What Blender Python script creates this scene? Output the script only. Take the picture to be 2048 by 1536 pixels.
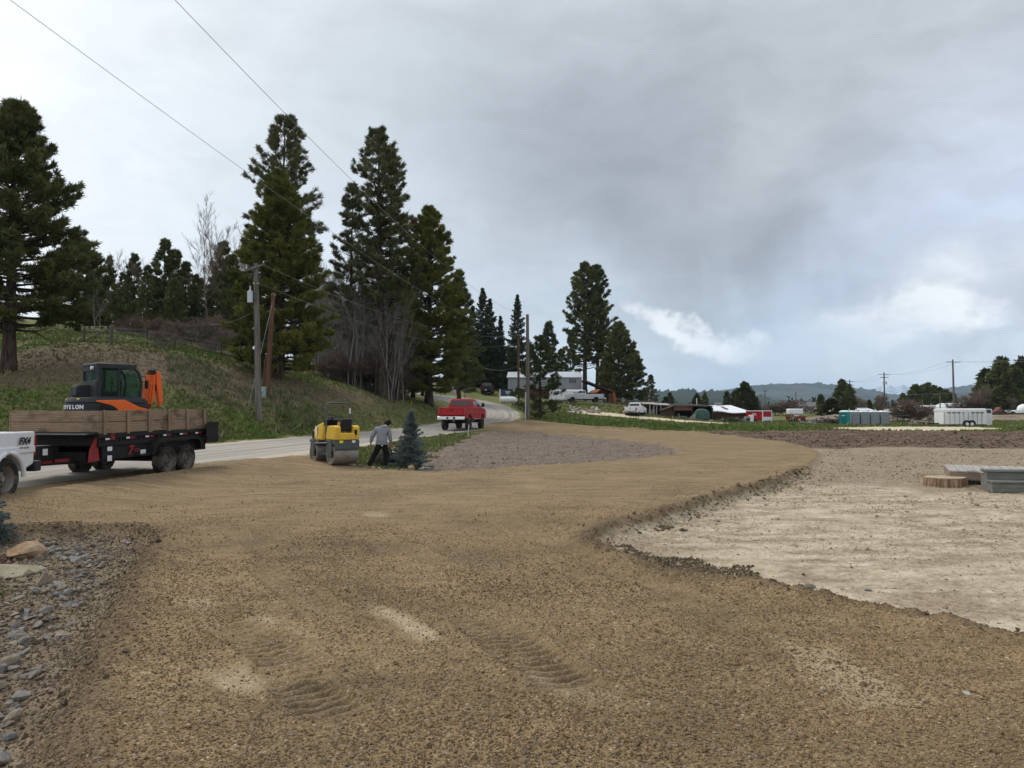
import bpy, math, random
import numpy as np
from mathutils import Vector, Matrix, Euler
R = math.radians
PI = math.pi
for _o in list(bpy.data.objects):
    bpy.data.objects.remove(_o)
SC = bpy.context.scene
COL = SC.collection
random.seed(7)
RNG = np.random.default_rng(7)

# ------------------------------------------------------------------ camera
EYE = 1.9
FPX = 1500.0
PITCH = math.atan(54.0 / FPX)
cam_d = bpy.data.cameras.new("camera")
cam = bpy.data.objects.new("camera", cam_d)
COL.objects.link(cam)
cam.location = (0, 0, EYE)
cam.rotation_euler = (R(90) + PITCH, 0, 0)
cam_d.sensor_width = 36.0
cam_d.lens = 36.0 * FPX / 2048.0
cam_d.clip_start = 0.05
cam_d.clip_end = 60000
SC.camera = cam
SC.view_settings.view_transform = 'Standard'
SC.view_settings.look = 'None'
SC.view_settings.exposure = 0.2
SC.view_settings.gamma = 1
SC.cycles.use_denoising = True
SC.cycles.max_bounces = 5
SC.cycles.diffuse_bounces = 2
SC.cycles.glossy_bounces = 2
SC.cycles.transparent_max_bounces = 8
SC.cycles.volume_bounces = 2


def ray(px, py):
    u = (px - 1024) / FPX
    v = (768 - py) / FPX
    cp, sp = math.cos(PITCH), math.sin(PITCH)
    return u, cp - v * sp, sp + v * cp


def at(px, py, d):
    """point seen at picture position px,py whose distance along +Y is d"""
    x, y, z = ray(px, py)
    return (x * d / y, d, EYE + z * d / y)


# ------------------------------------------------------------------ world: overcast spring sky
SUN_EL, SUN_AZ = 48.0, -38.0          # azimuth measured from +Y towards +X
world = bpy.data.worlds.new("World")
SC.world = world
world.use_nodes = True
wn, wl = world.node_tree.nodes, world.node_tree.links
wn.clear()


def lin(r, g, b):
    f = lambda c: (c / 12.92 if c <= .04045 else ((c + .055) / 1.055) ** 2.4)
    return (f(r / 255), f(g / 255), f(b / 255), 1)


class NT:
    """small helper to write node trees"""
    def __init__(s, tree):
        s.t = tree
        s.n = tree.nodes
        s.l = tree.links

    def new(s, kind, **kw):
        n = s.n.new(kind)
        for k, v in kw.items():
            setattr(n, k, v)
        return n

    def set(s, sock, v):
        if hasattr(v, 'bl_idname') and hasattr(v, 'outputs'):
            v = v.outputs[0]
        if isinstance(v, bpy.types.NodeSocket):
            s.l.new(v, sock)
        else:
            if sock.type == 'RGBA' and len(v) == 3:
                v = (*v, 1)
            sock.default_value = v

    def m(s, op, a, b=None, c=None, clamp=False):
        n = s.new('ShaderNodeMath', operation=op, use_clamp=clamp)
        s.set(n.inputs[0], a)
        if b is not None:
            s.set(n.inputs[1], b)
        if c is not None:
            s.set(n.inputs[2], c)
        return n.outputs[0]

    def vm(s, op, a, b=None):
        n = s.new('ShaderNodeVectorMath', operation=op)
        s.set(n.inputs[0], a)
        if b is not None:
            s.set(n.inputs[1], b)
        return n.outputs[0]

    def mix(s, f, a, b, blend='MIX'):
        n = s.new('ShaderNodeMix', data_type='RGBA', blend_type=blend)
        s.set(n.inputs[0], f)
        s.set(n.inputs[6], a)
        s.set(n.inputs[7], b)
        return n.outputs[2]

    def noise(s, vec, scale, detail=3, rough=.55, dist=0.0, out=0):
        n = s.new('ShaderNodeTexNoise')
        if vec is not None:
            s.set(n.inputs['Vector'], vec)
        n.inputs['Scale'].default_value = scale
        n.inputs['Detail'].default_value = detail
        n.inputs['Roughness'].default_value = rough
        n.inputs['Distortion'].default_value = dist
        return n.outputs[out]

    def ramp(s, f, stops, interp='LINEAR'):
        n = s.new('ShaderNodeValToRGB')
        s.set(n.inputs[0], f)
        e = n.color_ramp
        e.interpolation = interp
        while len(e.elements) < len(stops):
            e.elements.new(.5)
        for el, (p, c) in zip(e.elements, stops):
            el.position = p
            if not hasattr(c, '__len__'):
                c = (c, c, c)
            el.color = (*c[:3], 1)
        return n.outputs[0]

    def mr(s, f, a, b, c=0.0, d=1.0, smooth=True):
        n = s.new('ShaderNodeMapRange')
        n.interpolation_type = 'SMOOTHSTEP' if smooth else 'LINEAR'
        s.set(n.inputs[0], f)
        n.inputs[1].default_value = a
        n.inputs[2].default_value = b
        n.inputs[3].default_value = c
        n.inputs[4].default_value = d
        return n.outputs[0]

    def mapping(s, vec, scale=(1, 1, 1), rot=(0, 0, 0), loc=(0, 0, 0)):
        n = s.new('ShaderNodeMapping')
        s.set(n.inputs[0], vec)
        n.inputs['Location'].default_value = loc
        n.inputs['Rotation'].default_value = rot
        n.inputs['Scale'].default_value = scale
        return n.outputs[0]


W = NT(world.node_tree)
tc = W.new('ShaderNodeTexCoord')
sep = W.new('ShaderNodeSeparateXYZ')
W.set(sep.inputs[0], tc.outputs['Generated'])
dx, dy, dz = sep.outputs
az = W.m('ARCTAN2', dx, dy)
el = W.m('ARCSINE', dz)
# ragged edges: the cloud pattern is pushed about by noise in sky-direction space
wn1 = W.noise(tc.outputs['Generated'], 3.2, 3, .6, .4, out=1)
wn2 = W.noise(tc.outputs['Generated'], 11.0, 4, .62, 0, out=1)
sp1 = W.new('ShaderNodeSeparateColor'); W.set(sp1.inputs[0], wn1)
sp2 = W.new('ShaderNodeSeparateColor'); W.set(sp2.inputs[0], wn2)
az2 = W.m('ADD', az, W.m('ADD', W.m('MULTIPLY_ADD', sp1.outputs[0], .22, -.11), W.m('MULTIPLY_ADD', sp2.outputs[0], .12, -.06)))
el2 = W.m('ADD', el, W.m('ADD', W.m('MULTIPLY_ADD', sp1.outputs[1], .14, -.07), W.m('MULTIPLY_ADD', sp2.outputs[1], .08, -.04)))


def blob(px, py, sx, sy, rot=0.0, A=az2, E=el2):
    """soft patch of cloud centred on the sky direction of px,py; radii in picture pixels"""
    x, y, z = ray(px, py)
    L = math.sqrt(x * x + y * y + z * z)
    a0, e0 = math.atan2(x, y), math.asin(z / L)
    da = W.m('SUBTRACT', A, a0)
    de = W.m('SUBTRACT', E, e0)
    c, s_ = math.cos(rot), math.sin(rot)
    p = W.m('ADD', W.m('MULTIPLY', da, c), W.m('MULTIPLY', de, s_))
    q = W.m('SUBTRACT', W.m('MULTIPLY', de, c), W.m('MULTIPLY', da, s_))
    p = W.m('MULTIPLY', p, FPX / sx)
    q = W.m('MULTIPLY', q, FPX / sy)
    r2 = W.m('ADD', W.m('MULTIPLY', p, p), W.m('MULTIPLY', q, q))
    return W.m('POWER', 2.718, W.m('MULTIPLY', r2, -.7))


def blob_raw(*a):
    return blob(*a, A=az, E=el)


puff = W.noise(W.mapping(tc.outputs['Generated'], (1, 1, 1.8)), 13.0, 5, .6, .2)
sky = W.ramp(W.m('MULTIPLY_ADD', az, .8, .5), [(0, lin(232, 237, 242)), (.2, lin(226, 232, 237)), (.45, lin(206, 214, 221)), (.75, lin(180, 188, 198)), (1, lin(188, 194, 206))])
for (b, col, k) in [
    (blob(60, 60, 520, 360), lin(240, 242, 246), .94),
    (blob(230, 400, 420, 260), lin(240, 243, 248), .94),
    (blob(560, 120, 260, 260), lin(216, 224, 229), .6),
    (blob(450, 420, 140, 130), lin(214, 222, 230), .5),
    (blob(950, 200, 420, 330), lin(202, 210, 216), .9),
    (blob(860, 560, 380, 240), lin(204, 214, 223), .85),
    (blob(1500, 250, 620, 260, -.15), lin(164, 170, 177), .92),
    (blob(1330, 430, 330, 150, -.25), lin(147, 152, 159), .85),
    (blob(1620, 470, 330, 130, -.1), lin(134, 139, 146), .95),
    (blob(1750, 250, 260, 120, .5), lin(160, 165, 170), .75),
    (blob(1560, 300, 160, 60, .5), lin(188, 193, 199), .6),
    (blob(1880, 60, 330, 130), lin(180, 185, 190), .8),
    (blob(1980, 340, 190, 150, .6), lin(194, 202, 216), .9),
    (blob(1890, 470, 230, 70, .55), lin(196, 206, 224), .85),
    (blob(1200, 600, 220, 80), lin(186, 197, 210), .7),
    (blob(1480, 740, 300, 60), lin(214, 226, 237), .8),
    (blob(1620, 690, 180, 60), lin(170, 190, 214), .9),
    (blob(1760, 590, 130, 60), lin(165, 175, 191), .75),
    (blob(1345, 620, 80, 20, -.35), lin(240, 243, 246), 1.0),
    (blob(1450, 655, 110, 26, -.3), lin(232, 238, 244), .95),
    (blob(1905, 628, 95, 34), lin(244, 246, 247), 1.0),
    (blob(1800, 655, 130, 30, .1), lin(230, 236, 242), .7),
    (blob(1965, 560, 60, 34), lin(232, 237, 243), .75),
    (blob(1650, 735, 500, 32), lin(205, 218, 231), .7),
    (blob(1930, 745, 160, 30), lin(238, 241, 244), .85),
    (blob(1330, 770, 130, 22), lin(240, 244, 248), .8),
]:
    if k >= .96 or (k == .95 and col[0] > .7):          # bright breaks: ragged, fairly crisp edges
        b = W.m('MULTIPLY', W.mr(b, .12, .4), W.mr(W.m('ADD', b, W.m('MULTIPLY_ADD', puff, 1.6, -.80)), .22, 1.0))
    sky = W.mix(W.m('MULTIPLY', b, k), sky, col)
# wispy fine structure, and slanting veils of rain under the cloud base
wisp = W.noise(W.mapping(tc.outputs['Generated'], (1.2, 1.2, 3.0)), 5.0, 4, .62, .6)
sky = W.mix(1.0, sky, W.ramp(wisp, [(.28, .92), (.5, 1.0), (.72, 1.06)]), 'MULTIPLY')
veil = W.noise(W.mapping(tc.outputs['Generated'], (9, 9, 1.3), (0, .25, 0)), 2.2, 2, .5, 0)
low = W.mr(el, .30, .05)
rgt = W.mr(az, 0.02, .3)
vf = W.m('MULTIPLY', W.m('MULTIPLY', low, rgt), W.mr(veil, .42, .65))
sky = W.mix(W.m('MULTIPLY', vf, .35), sky, lin(196, 210, 226))
# diagonal streaks combed through the cloud deck
cv = W.new('ShaderNodeCombineXYZ'); W.set(cv.inputs[0], az2); W.set(cv.inputs[1], el2)
comb = W.noise(W.mapping(cv.outputs[0], (1.6, 5.5, 1), (0, 0, .62)), 2.6, 4, .58)
sky = W.mix(W.mr(az, -.25, .25, .25, 1.0), sky, W.mix(1.0, sky, W.ramp(comb, [(.3, .88), (.5, 1.0), (.7, 1.10)]), 'MULTIPLY'))
# below the horizon: dull earth
sky = W.mix(W.mr(el, -.01, -.05), sky, (.10, .085, .06, 1))
nish = W.new('ShaderNodeTexSky', sky_type='NISHITA')
nish.sun_disc = False
nish.sun_elevation = R(SUN_EL)
nish.sun_rotation = R(SUN_AZ)
bg1 = W.new('ShaderNodeBackground')
W.set(bg1.inputs[0], nish.outputs[0])
bg1.inputs[1].default_value = .08
bg2 = W.new('ShaderNodeBackground')
W.set(bg2.inputs[0], sky)
bg2.inputs[1].default_value = 1.13
mxs = W.new('ShaderNodeMixShader')
mxs.inputs[0].default_value = .93
W.l.new(bg1.outputs[0], mxs.inputs[1])
W.l.new(bg2.outputs[0], mxs.inputs[2])
wo = W.new('ShaderNodeOutputWorld')
W.l.new(mxs.outputs[0], wo.inputs[0])

world.cycles.sampling_method = 'NONE'      # an even sky: shading rays find it without a light map

sun_d = bpy.data.lights.new("sun", 'SUN')
sun_d.energy = 1.7
sun_d.angle = R(14)
sun_d.color = (1, .95, .87)
sun = bpy.data.objects.new("sun", sun_d)
COL.objects.link(sun)
sun.location = (-30, 40, 60)
_v = Vector((math.sin(R(SUN_AZ)) * math.cos(R(SUN_EL)), math.cos(R(SUN_AZ)) * math.cos(R(SUN_EL)), math.sin(R(SUN_EL))))
sun.rotation_euler = _v.to_track_quat('Z', 'Y').to_euler()


# ------------------------------------------------------------------ numpy noise
def _hash(ix, iy, seed):
    h = (ix.astype(np.int64) * 374761393 + iy.astype(np.int64) * 668265263 + seed * 982451653) & 0xffffffff
    h = ((h ^ (h >> 13)) * 1274126177) & 0xffffffff
    return ((h ^ (h >> 16)) & 0xffff) / 65535.0


def vnoise(x, y, seed=0):
    ix, iy = np.floor(x), np.floor(y)
    fx, fy = x - ix, y - iy
    fx = fx * fx * (3 - 2 * fx)
    fy = fy * fy * (3 - 2 * fy)
    a = _hash(ix, iy, seed); b = _hash(ix + 1, iy, seed)
    c = _hash(ix, iy + 1, seed); d = _hash(ix + 1, iy + 1, seed)
    return (a + (b - a) * fx) * (1 - fy) + (c + (d - c) * fx) * fy


def fbm(x, y, seed=0, oct=4, gain=.5):
    s = 0; a = 1; t = 0
    for k in range(oct):
        s = s + a * (vnoise(x, y, seed + k * 17) * 2 - 1)
        t += a; a *= gain; x = x * 2.03 + 11.7; y = y * 2.03 - 5.3
    return s / t


def sstep(x, a, b):
    t = np.clip((x - a) / (b - a), 0, 1)
    return t * t * (3 - 2 * t)
# ------------------------------------------------------------------ terrain height
ROADC = np.array([(-15.2, 8, .16), (-14.4, 14, .2), (-13.2, 20, .27), (-11.9, 26, .3), (-10.0, 35, .38), (-7.7, 45, .47), (-5.7, 53, .56),
                  (-3.9, 62, .74), (-2.5, 72, 1.13), (-2.3, 80, 1.6), (-2.9, 87, 2.1), (-4.6, 95, 2.8), (-8.2, 105, 3.6), (-15, 118, 4.55), (-24, 128, 5.3), (-40, 138, 6.2)])


def _resample(P, step=.7):
    out = []
    n = len(P)
    for i in range(n - 1):
        p0, p1, p2, p3 = P[max(i - 1, 0)], P[i], P[i + 1], P[min(i + 2, n - 1)]
        k = max(2, int(np.hypot(*(p2 - p1)[:2]) / step))
        for t in np.arange(k) / k:
            out.append(.5 * ((2 * p1) + (-p0 + p2) * t + (2 * p0 - 5 * p1 + 4 * p2 - p3) * t * t + (-p0 + 3 * p1 - 3 * p2 + p3) * t ** 3))
    out.append(P[-1])
    return np.array(out)


ROADL = _resample(ROADC)
ROADS = np.concatenate([[0], np.cumsum(np.hypot(np.diff(ROADL[:, 0]), np.diff(ROADL[:, 1])))])
RHW = np.interp(ROADL[:, 1], [8, 30, 50, 75, 95, 130], [4.4, 4.2, 3.5, 3.3, 3.2, 3.0])

_cp = []
for px, py, d in [
    # hillside on the left, column by column
    (-300, 870, 26), (-300, 760, 36), (-300, 660, 48), (-300, 630, 80),
    (0, 918, 24), (0, 822, 31), (0, 765, 38), (0, 748, 44), (0, 690, 50), (20, 672, 60), (0, 650, 90),
    (150, 905, 27), (150, 800, 35), (150, 745, 41), (160, 700, 47), (180, 672, 54), (200, 660, 75), (200, 645, 110),
    (300, 897, 30), (300, 830, 35), (300, 772, 39), (300, 720, 46), (320, 692, 54), (330, 684, 70), (330, 665, 110),
    (420, 888, 35), (420, 840, 38), (420, 775, 43), (420, 735, 49), (420, 712, 55), (430, 706, 70), (430, 690, 110),
    (518, 882, 36.5), (518, 840, 42), (535, 800, 47), (555, 757, 52), (560, 745, 60), (560, 735, 75), (560, 715, 110),
    (640, 873, 39), (640, 840, 43), (640, 795, 50), (640, 765, 57), (640, 755, 70), (640, 735, 110),
    (760, 857, 50), (760, 835, 55), (765, 797, 62), (765, 787, 70), (770, 770, 110),
    (858, 846, 66), (858, 825, 70), (858, 808, 74), (870, 800, 95),
    (700, 750, 160), (860, 765, 160), (960, 775, 150), (960, 786, 135),
    # the rise with the grey building and the parked pickup
    (1010, 806, 108), (1090, 838, 72), (1060, 841, 68), (1060, 822, 95), (1090, 800, 130), (1020, 800, 128), (1165, 800, 135), (1170, 808, 123), (1140, 812, 118), (1210, 809, 124),
    (1240, 812, 122), (1230, 800, 150), (1100, 780, 180), (1240, 798, 180),
    (1150, 824, 106), (1230, 832, 103), (1300, 822, 118), (1300, 836, 104), (1370, 842, 104), (1450, 846, 100), (1330, 828, 135), (1330, 815, 180),
    (1430, 842, 110), (1520, 844, 106), (1600, 848, 104), (1430, 832, 150), (1600, 832, 160), (1600, 829, 200), (1430, 826, 220),
    (1150, 850, 70), (1250, 856, 72), (1400, 858, 76), (1550, 858, 78), (1700, 860, 76), (1900, 860, 76), (2100, 860, 76),
    (1700, 852, 100), (1900, 853, 95), (2100, 853, 95), (2400, 855, 95), (1700, 843, 118), (1900, 843, 118), (2100, 843, 118),
    (1700, 829, 190), (1900, 829, 190), (2150, 829, 190), (2500, 829, 190), (1500, 825, 320), (2000, 825, 320), (2500, 825, 320), (1000, 790, 320), (400, 720, 320), (-200, 640, 320),
    # flat middle ground
    (1000, 866, 52), (1100, 868, 50), (1250, 882, 44), (1360, 905, 33), (1640, 910, 32), (1640, 890, 42), (2000, 890, 42), (2100, 920, 29), (2400, 920, 29),
    (940, 865, 55), (870, 880, 42), (850, 945, 23.6), (850, 925, 27), (1000, 935, 25), (1200, 925, 27.5), (700, 938, 24), (640, 935, 24), (730, 915, 27.5),
]:
    x, y, z = at(px, py, d)
    _cp.append((x / y, y, z))
for u in (-1.3, -.9, -.6, -.3, 0, .3, .6, .9, 1.3):
    for d in (2.2, 4, 7, 11):
        _cp.append((u, d, 0.0))
for u in (-.3, 0, .3, .6, .9, 1.3):
    _cp.append((u, 17, 0.02))
for u, d, z in [(-.9, 17, .3), (-1.3, 17, .6), (-1.3, 40, 4.5), (-1.3, 90, 9), (-1.3, 300, 30), (1.3, 40, 0), (1.3, 90, 0), (1.3, 300, .6)]:
    _cp.append((u, d, z))
_cp = np.array(_cp)
_CX = np.stack([_cp[:, 0] * 3.0, np.log(_cp[:, 1]) * 2.0], 1)


def _kern(r):
    return r * r * r


_RBFN = len(_cp)
_K = _kern(np.linalg.norm(_CX[:, None] - _CX[None], axis=2)) + np.eye(_RBFN) * .01
_Pm = np.concatenate([np.ones((_RBFN, 1)), _CX], 1)
_A = np.block([[_K, _Pm], [_Pm.T, np.zeros((3, 3))]])
_val = _cp[:, 2] / np.maximum(_cp[:, 1], 4) * 10       # interpolate the elevation angle: far points stay true
_RBFW = np.linalg.solve(_A, np.concatenate([_val, np.zeros(3)]))


def H0(X, Y):
    X = np.asarray(X, float); Y = np.asarray(Y, float)
    Yc = np.clip(Y, 2.2, 320)
    q = np.stack([np.clip(X / np.maximum(Y, 2.2), -1.35, 1.35) * 3.0, np.log(Yc) * 2.0], -1).reshape(-1, 2)
    out = np.empty(len(q))
    for i in range(0, len(q), 20000):
        k = _kern(np.linalg.norm(q[i:i + 20000, None] - _CX[None], axis=2))
        out[i:i + 20000] = k @ _RBFW[:_RBFN] + _RBFW[_RBFN] + q[i:i + 20000] @ _RBFW[_RBFN + 1:]
    out = out.reshape(X.shape) * np.maximum(Yc, 4) / 10
    flat = sstep(Y, 13, 10)
    out = out * (1 - flat)
    far = sstep(Y, 250, 420)
    return out * (1 - far) + 1.0 * far


def road_coords(X, Y):
    """distance along, signed distance across, height and half width of the road"""
    sh = X.shape
    p = np.stack([X.ravel(), Y.ravel()], 1)
    s = np.zeros(len(p)); lat = np.full(len(p), 1e3); z = np.zeros(len(p)); hw = np.ones(len(p))
    sel = np.where((p[:, 1] < 150) & (p[:, 0] < 12) & (p[:, 0] > -60))[0]
    A, B = ROADL[:-1, :2], ROADL[1:, :2]
    AB = B - A
    L2 = (AB ** 2).sum(1)
    for i in range(0, len(sel), 8000):
        ii = sel[i:i + 8000]
        q = p[ii]
        d = np.hypot(q[:, None, 0] - ROADL[None, :, 0], q[:, None, 1] - ROADL[None, :, 1])
        j = np.clip(d.argmin(1), 0, len(A) - 1)
        jb = np.clip(j - 1, 0, len(A) - 1)
        best = None
        for jj in (j, jb):
            t = np.clip(((q - A[jj]) * AB[jj]).sum(1) / L2[jj], 0, 1)
            c = A[jj] + AB[jj] * t[:, None]
            dd = np.hypot(*(q - c).T)
            sg = np.sign(AB[jj][:, 0] * (q - c)[:, 1] - AB[jj][:, 1] * (q - c)[:, 0])
            vals = (dd, -sg * dd, ROADS[jj] + t * np.sqrt(L2[jj]), ROADL[jj, 2] * (1 - t) + ROADL[jj + 1, 2] * t, RHW[jj])
            if best is None:
                best = vals
            else:
                m = vals[0] < best[0]
                best = tuple(np.where(m, a, b) for a, b in zip(vals, best))
        lat[ii], s[ii], z[ii], hw[ii] = best[1], best[2], best[3], best[4]
    return s.reshape(sh), lat.reshape(sh), z.reshape(sh), hw.reshape(sh)


def H1(X, Y):
    """terrain with the road bed cut in"""
    X = np.atleast_1d(np.asarray(X, float)); Y = np.atleast_1d(np.asarray(Y, float))
    h = H0(X, Y)
    s, lat, z, hw = road_coords(X, Y)
    k = sstep(np.abs(lat), hw + 3.0, hw - .2) * sstep(Y, 9, 13)
    return h * (1 - k) + z * k


def zat(x, y):
    return float(H1(x, y)[0])


def hit(px, py):
    """first point of the terrain seen at px,py"""
    x, y, z = ray(px, py)
    d = np.exp(np.linspace(math.log(3), math.log(300), 900))
    X = x / y * d
    Z = EYE + z / y * d
    h = H1(X, d)
    b = np.where(h > Z)[0]
    if len(b) == 0:
        i = len(d) - 1
        return X[i], d[i], h[i]
    i = b[0]
    a = max(i - 1, 0)
    t = (Z[a] - h[a]) / max(1e-6, (Z[a] - h[a]) - (Z[i] - h[i]))
    t = min(max(t, 0), 1)
    dd = d[a] + (d[i] - d[a]) * t
    xx = x / y * dd
    return xx, dd, zat(xx, dd)


def ground_px(poly, z=.05):
    """outline measured on the photograph, taken down to the nearly level ground at height z"""
    o = []
    for px, py in poly:
        if py < 925 and z != .25:
            o.append(hit(px, py)[:2])          # far points: follow the real terrain
            continue
        x, y, zz = ray(px, py)
        d = (z - EYE) / (zz / y)
        o.append((x / y * d, d))
    return np.array(o)


def hit_px(poly):
    return np.array([hit(px, py)[:2] for px, py in poly])


def smooth_poly(P, it=2):
    for _ in range(it):
        Q = np.roll(P, -1, 0)
        P = np.stack([P * .75 + Q * .25, P * .25 + Q * .75], 1).reshape(-1, 2)
    return P


def sdf_poly(X, Y, P):
    """signed distance, positive inside"""
    sh = X.shape
    x, y = X.ravel(), Y.ravel()
    out = np.full(len(x), -50.0)
    lo, hi = P.min(0) - 3, P.max(0) + 3
    sel = np.where((x > lo[0]) & (x < hi[0]) & (y > lo[1]) & (y < hi[1]))[0]
    xs, ys = x[sel], y[sel]
    best = np.full(len(sel), 1e9)
    ins = np.zeros(len(sel), bool)
    n = len(P)
    for i in range(n):
        ax, ay = P[i]
        bx, by = P[(i + 1) % n]
        ex, ey = bx - ax, by - ay
        t = np.clip(((xs - ax) * ex + (ys - ay) * ey) / (ex * ex + ey * ey + 1e-12), 0, 1)
        best = np.minimum(best, (xs - ax - ex * t) ** 2 + (ys - ay - ey * t) ** 2)
        if ay != by:
            c = ((ay > ys) != (by > ys)) & (xs < (bx - ax) * (ys - ay) / (by - ay) + ax)
            ins ^= c
    d = np.sqrt(best)
    out[sel] = np.where(ins, d, -d)
    return out.reshape(sh)


DRIVE = ground_px([(40, 1700), (80, 1536), (110, 1450), (150, 1350), (195, 1250), (245, 1160), (300, 1085), (270, 1066), (160, 1064), (0, 1070), (-250, 1085),
                   (-250, 1045), (0, 998), (150, 978), (330, 950), (480, 932), (600, 917), (690, 925), (712, 940), (850, 945), (930, 941), (1050, 936), (1200, 929), (1310, 919),
                   (1362, 908), (1350, 896), (1270, 884), (1150, 875), (1040, 866), (970, 861), (940, 862), (975, 845), (1040, 842), (1130, 849), (1250, 860), (1400, 871), (1560, 884), (1640, 905), (1640, 922), (1600, 950),
                   (1540, 980), (1420, 1012), (1330, 1040), (1215, 1068), (1182, 1088), (1230, 1118), (1350, 1150), (1500, 1168), (1600, 1196), (1800, 1228), (2048, 1278), (2500, 1370), (2500, 1800)])
RUB = ground_px([(1182, 1084), (1240, 1062), (1330, 1045), (1380, 1050), (1300, 1075), (1340, 1100), (1440, 1105), (1530, 1125), (1560, 1150), (1500, 1172), (1350, 1152), (1230, 1120)])
BED = ground_px([(850, 944), (930, 940), (1050, 935), (1200, 928), (1310, 918), (1360, 908), (1348, 897), (1270, 885), (1150, 876), (1040, 867), (985, 864), (930, 888), (880, 903), (845, 920)])
PAD = ground_px([(1640, 905), (1700, 893), (1850, 890), (2400, 895), (2600, 1380), (2500, 1370), (2048, 1278), (1800, 1228), (1600, 1196), (1500, 1168), (1350, 1150), (1230, 1118), (1182, 1088), (1215, 1068),
                 (1330, 1040), (1420, 1012), (1540, 980), (1600, 950), (1640, 922)])
PALE = ground_px([(1430, 1018), (1540, 985), (1700, 960), (1900, 985), (2400, 1000), (2600, 1380), (2048, 1278), (1800, 1228), (1600, 1196), (1530, 1168), (1420, 1120), (1300, 1075), (1290, 1055)])
MUD = ground_px([(1080, 858), (1250, 862), (1500, 866), (1640, 863), (1800, 865), (2048, 866), (2600, 868), (2600, 897), (2048, 897), (1850, 894), (1700, 893), (1640, 900), (1560, 883), (1400, 870), (1250, 865)], -.02)
SAND = ground_px([(1640, 857), (1700, 854), (1850, 853), (1980, 855), (2020, 859), (1930, 863), (1760, 864)], -.03)
ROCKB = ground_px([(-400, 1100), (0, 1064), (160, 1056), (280, 1058), (305, 1080), (250, 1150), (200, 1240), (160, 1340), (120, 1440), (90, 1536), (60, 1700), (-600, 1700)])
DIRTB = hit_px([(-200, 690), (120, 690), (330, 708), (420, 728), (520, 745), (640, 772), (800, 806), (760, 818), (640, 806), (500, 812), (430, 805), (330, 768), (220, 765), (60, 772), (-200, 772)])
PATH = hit_px([(1130, 822), (1170, 821), (1260, 830), (1380, 841), (1460, 846), (1455, 848), (1370, 845), (1250, 835), (1160, 828)])
LAWN = ground_px([(1050, 845), (1120, 838), (1260, 842), (1450, 853), (1630, 858), (1560, 864), (1250, 861), (1130, 850)], .3)
for _nme in ('DRIVE', 'BED', 'PALE', 'MUD', 'SAND', 'DIRTB'):
    globals()[_nme] = smooth_poly(globals()[_nme], 1)

# tyre and track marks pressed into the fresh gravel: (start px, end px, width m)
TRACKS = [((520, 1135), (650, 1235), .40), ((790, 1092), (880, 1135), .34), ((445, 1255), (590, 1340), .42), ((580, 1370), (680, 1450), .40),
          ((940, 1240), (1150, 1400), .45), ((455, 1065), (520, 1100), .36), ((1010, 1045), (1060, 1075), .36)]
LONGTR = [(ground_px([a, b], .06), w) for a, b, w in [((430, 1055), (700, 1490), .42), ((760, 1075), (1230, 1450), .42), ((640, 1060), (300, 1150), .4), ((1000, 1040), (1500, 1280), .4)]]
TRACKW = [(ground_px([a, b], .06), w) for a, b, w in TRACKS]
PATCHES = [((760, 1225), (850, 1285), .16, .75), ((440, 1345), (530, 1400), .18, .55), ((1600, 1310), (1790, 1440), .30, .45), ((520, 1240), (560, 1270), .2, .6),
           ((900, 1110), (1000, 1140), .4, -.6), ((380, 1205), (420, 1225), .2, .5), ((1080, 1380), (1150, 1410), .2, .5), ((740, 1030), (760, 1040), .3, .5)]
PATCHW = [(ground_px([a, b], .06), w, k) for a, b, w, k in PATCHES]


def seg_coords(X, Y, ab):
    a, b = ab
    e = b - a
    L = math.hypot(*e)
    e = e / L
    return (X - a[0]) * e[0] + (Y - a[1]) * e[1], -(X - a[0]) * e[1] + (Y - a[1]) * e[0], L


def zones(X, Y):
    n1 = fbm(X * 1.1, Y * 1.1, 3, 4)
    n2 = fbm(X * 6, Y * 6, 5, 3)
    wob = (n1 * .22 + n2 * .06) * np.clip(Y / 14, .4, 2.5)
    z = {}
    z['drive'] = sdf_poly(X, Y, DRIVE) + n1 * .10 + n2 * .05
    z['bed'] = sdf_poly(X, Y, BED) + wob * .5 + .5
    z['pad'] = sdf_poly(X, Y, PAD) + 1.2
    z['pale'] = sdf_poly(X, Y, PALE) + wob * 3
    z['mud'] = sdf_poly(X, Y, MUD) + wob + .5
    z['sand'] = sdf_poly(X, Y, SAND) + wob * 2
    z['rock'] = sdf_poly(X, Y, ROCKB) + wob * .3 + .3
    z['dirt'] = sdf_poly(X, Y, DIRTB) + wob * 2.5
    z['path'] = sdf_poly(X, Y, PATH) + wob * .4
    z['lawn'] = sdf_poly(X, Y, LAWN) + wob
    return z


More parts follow.
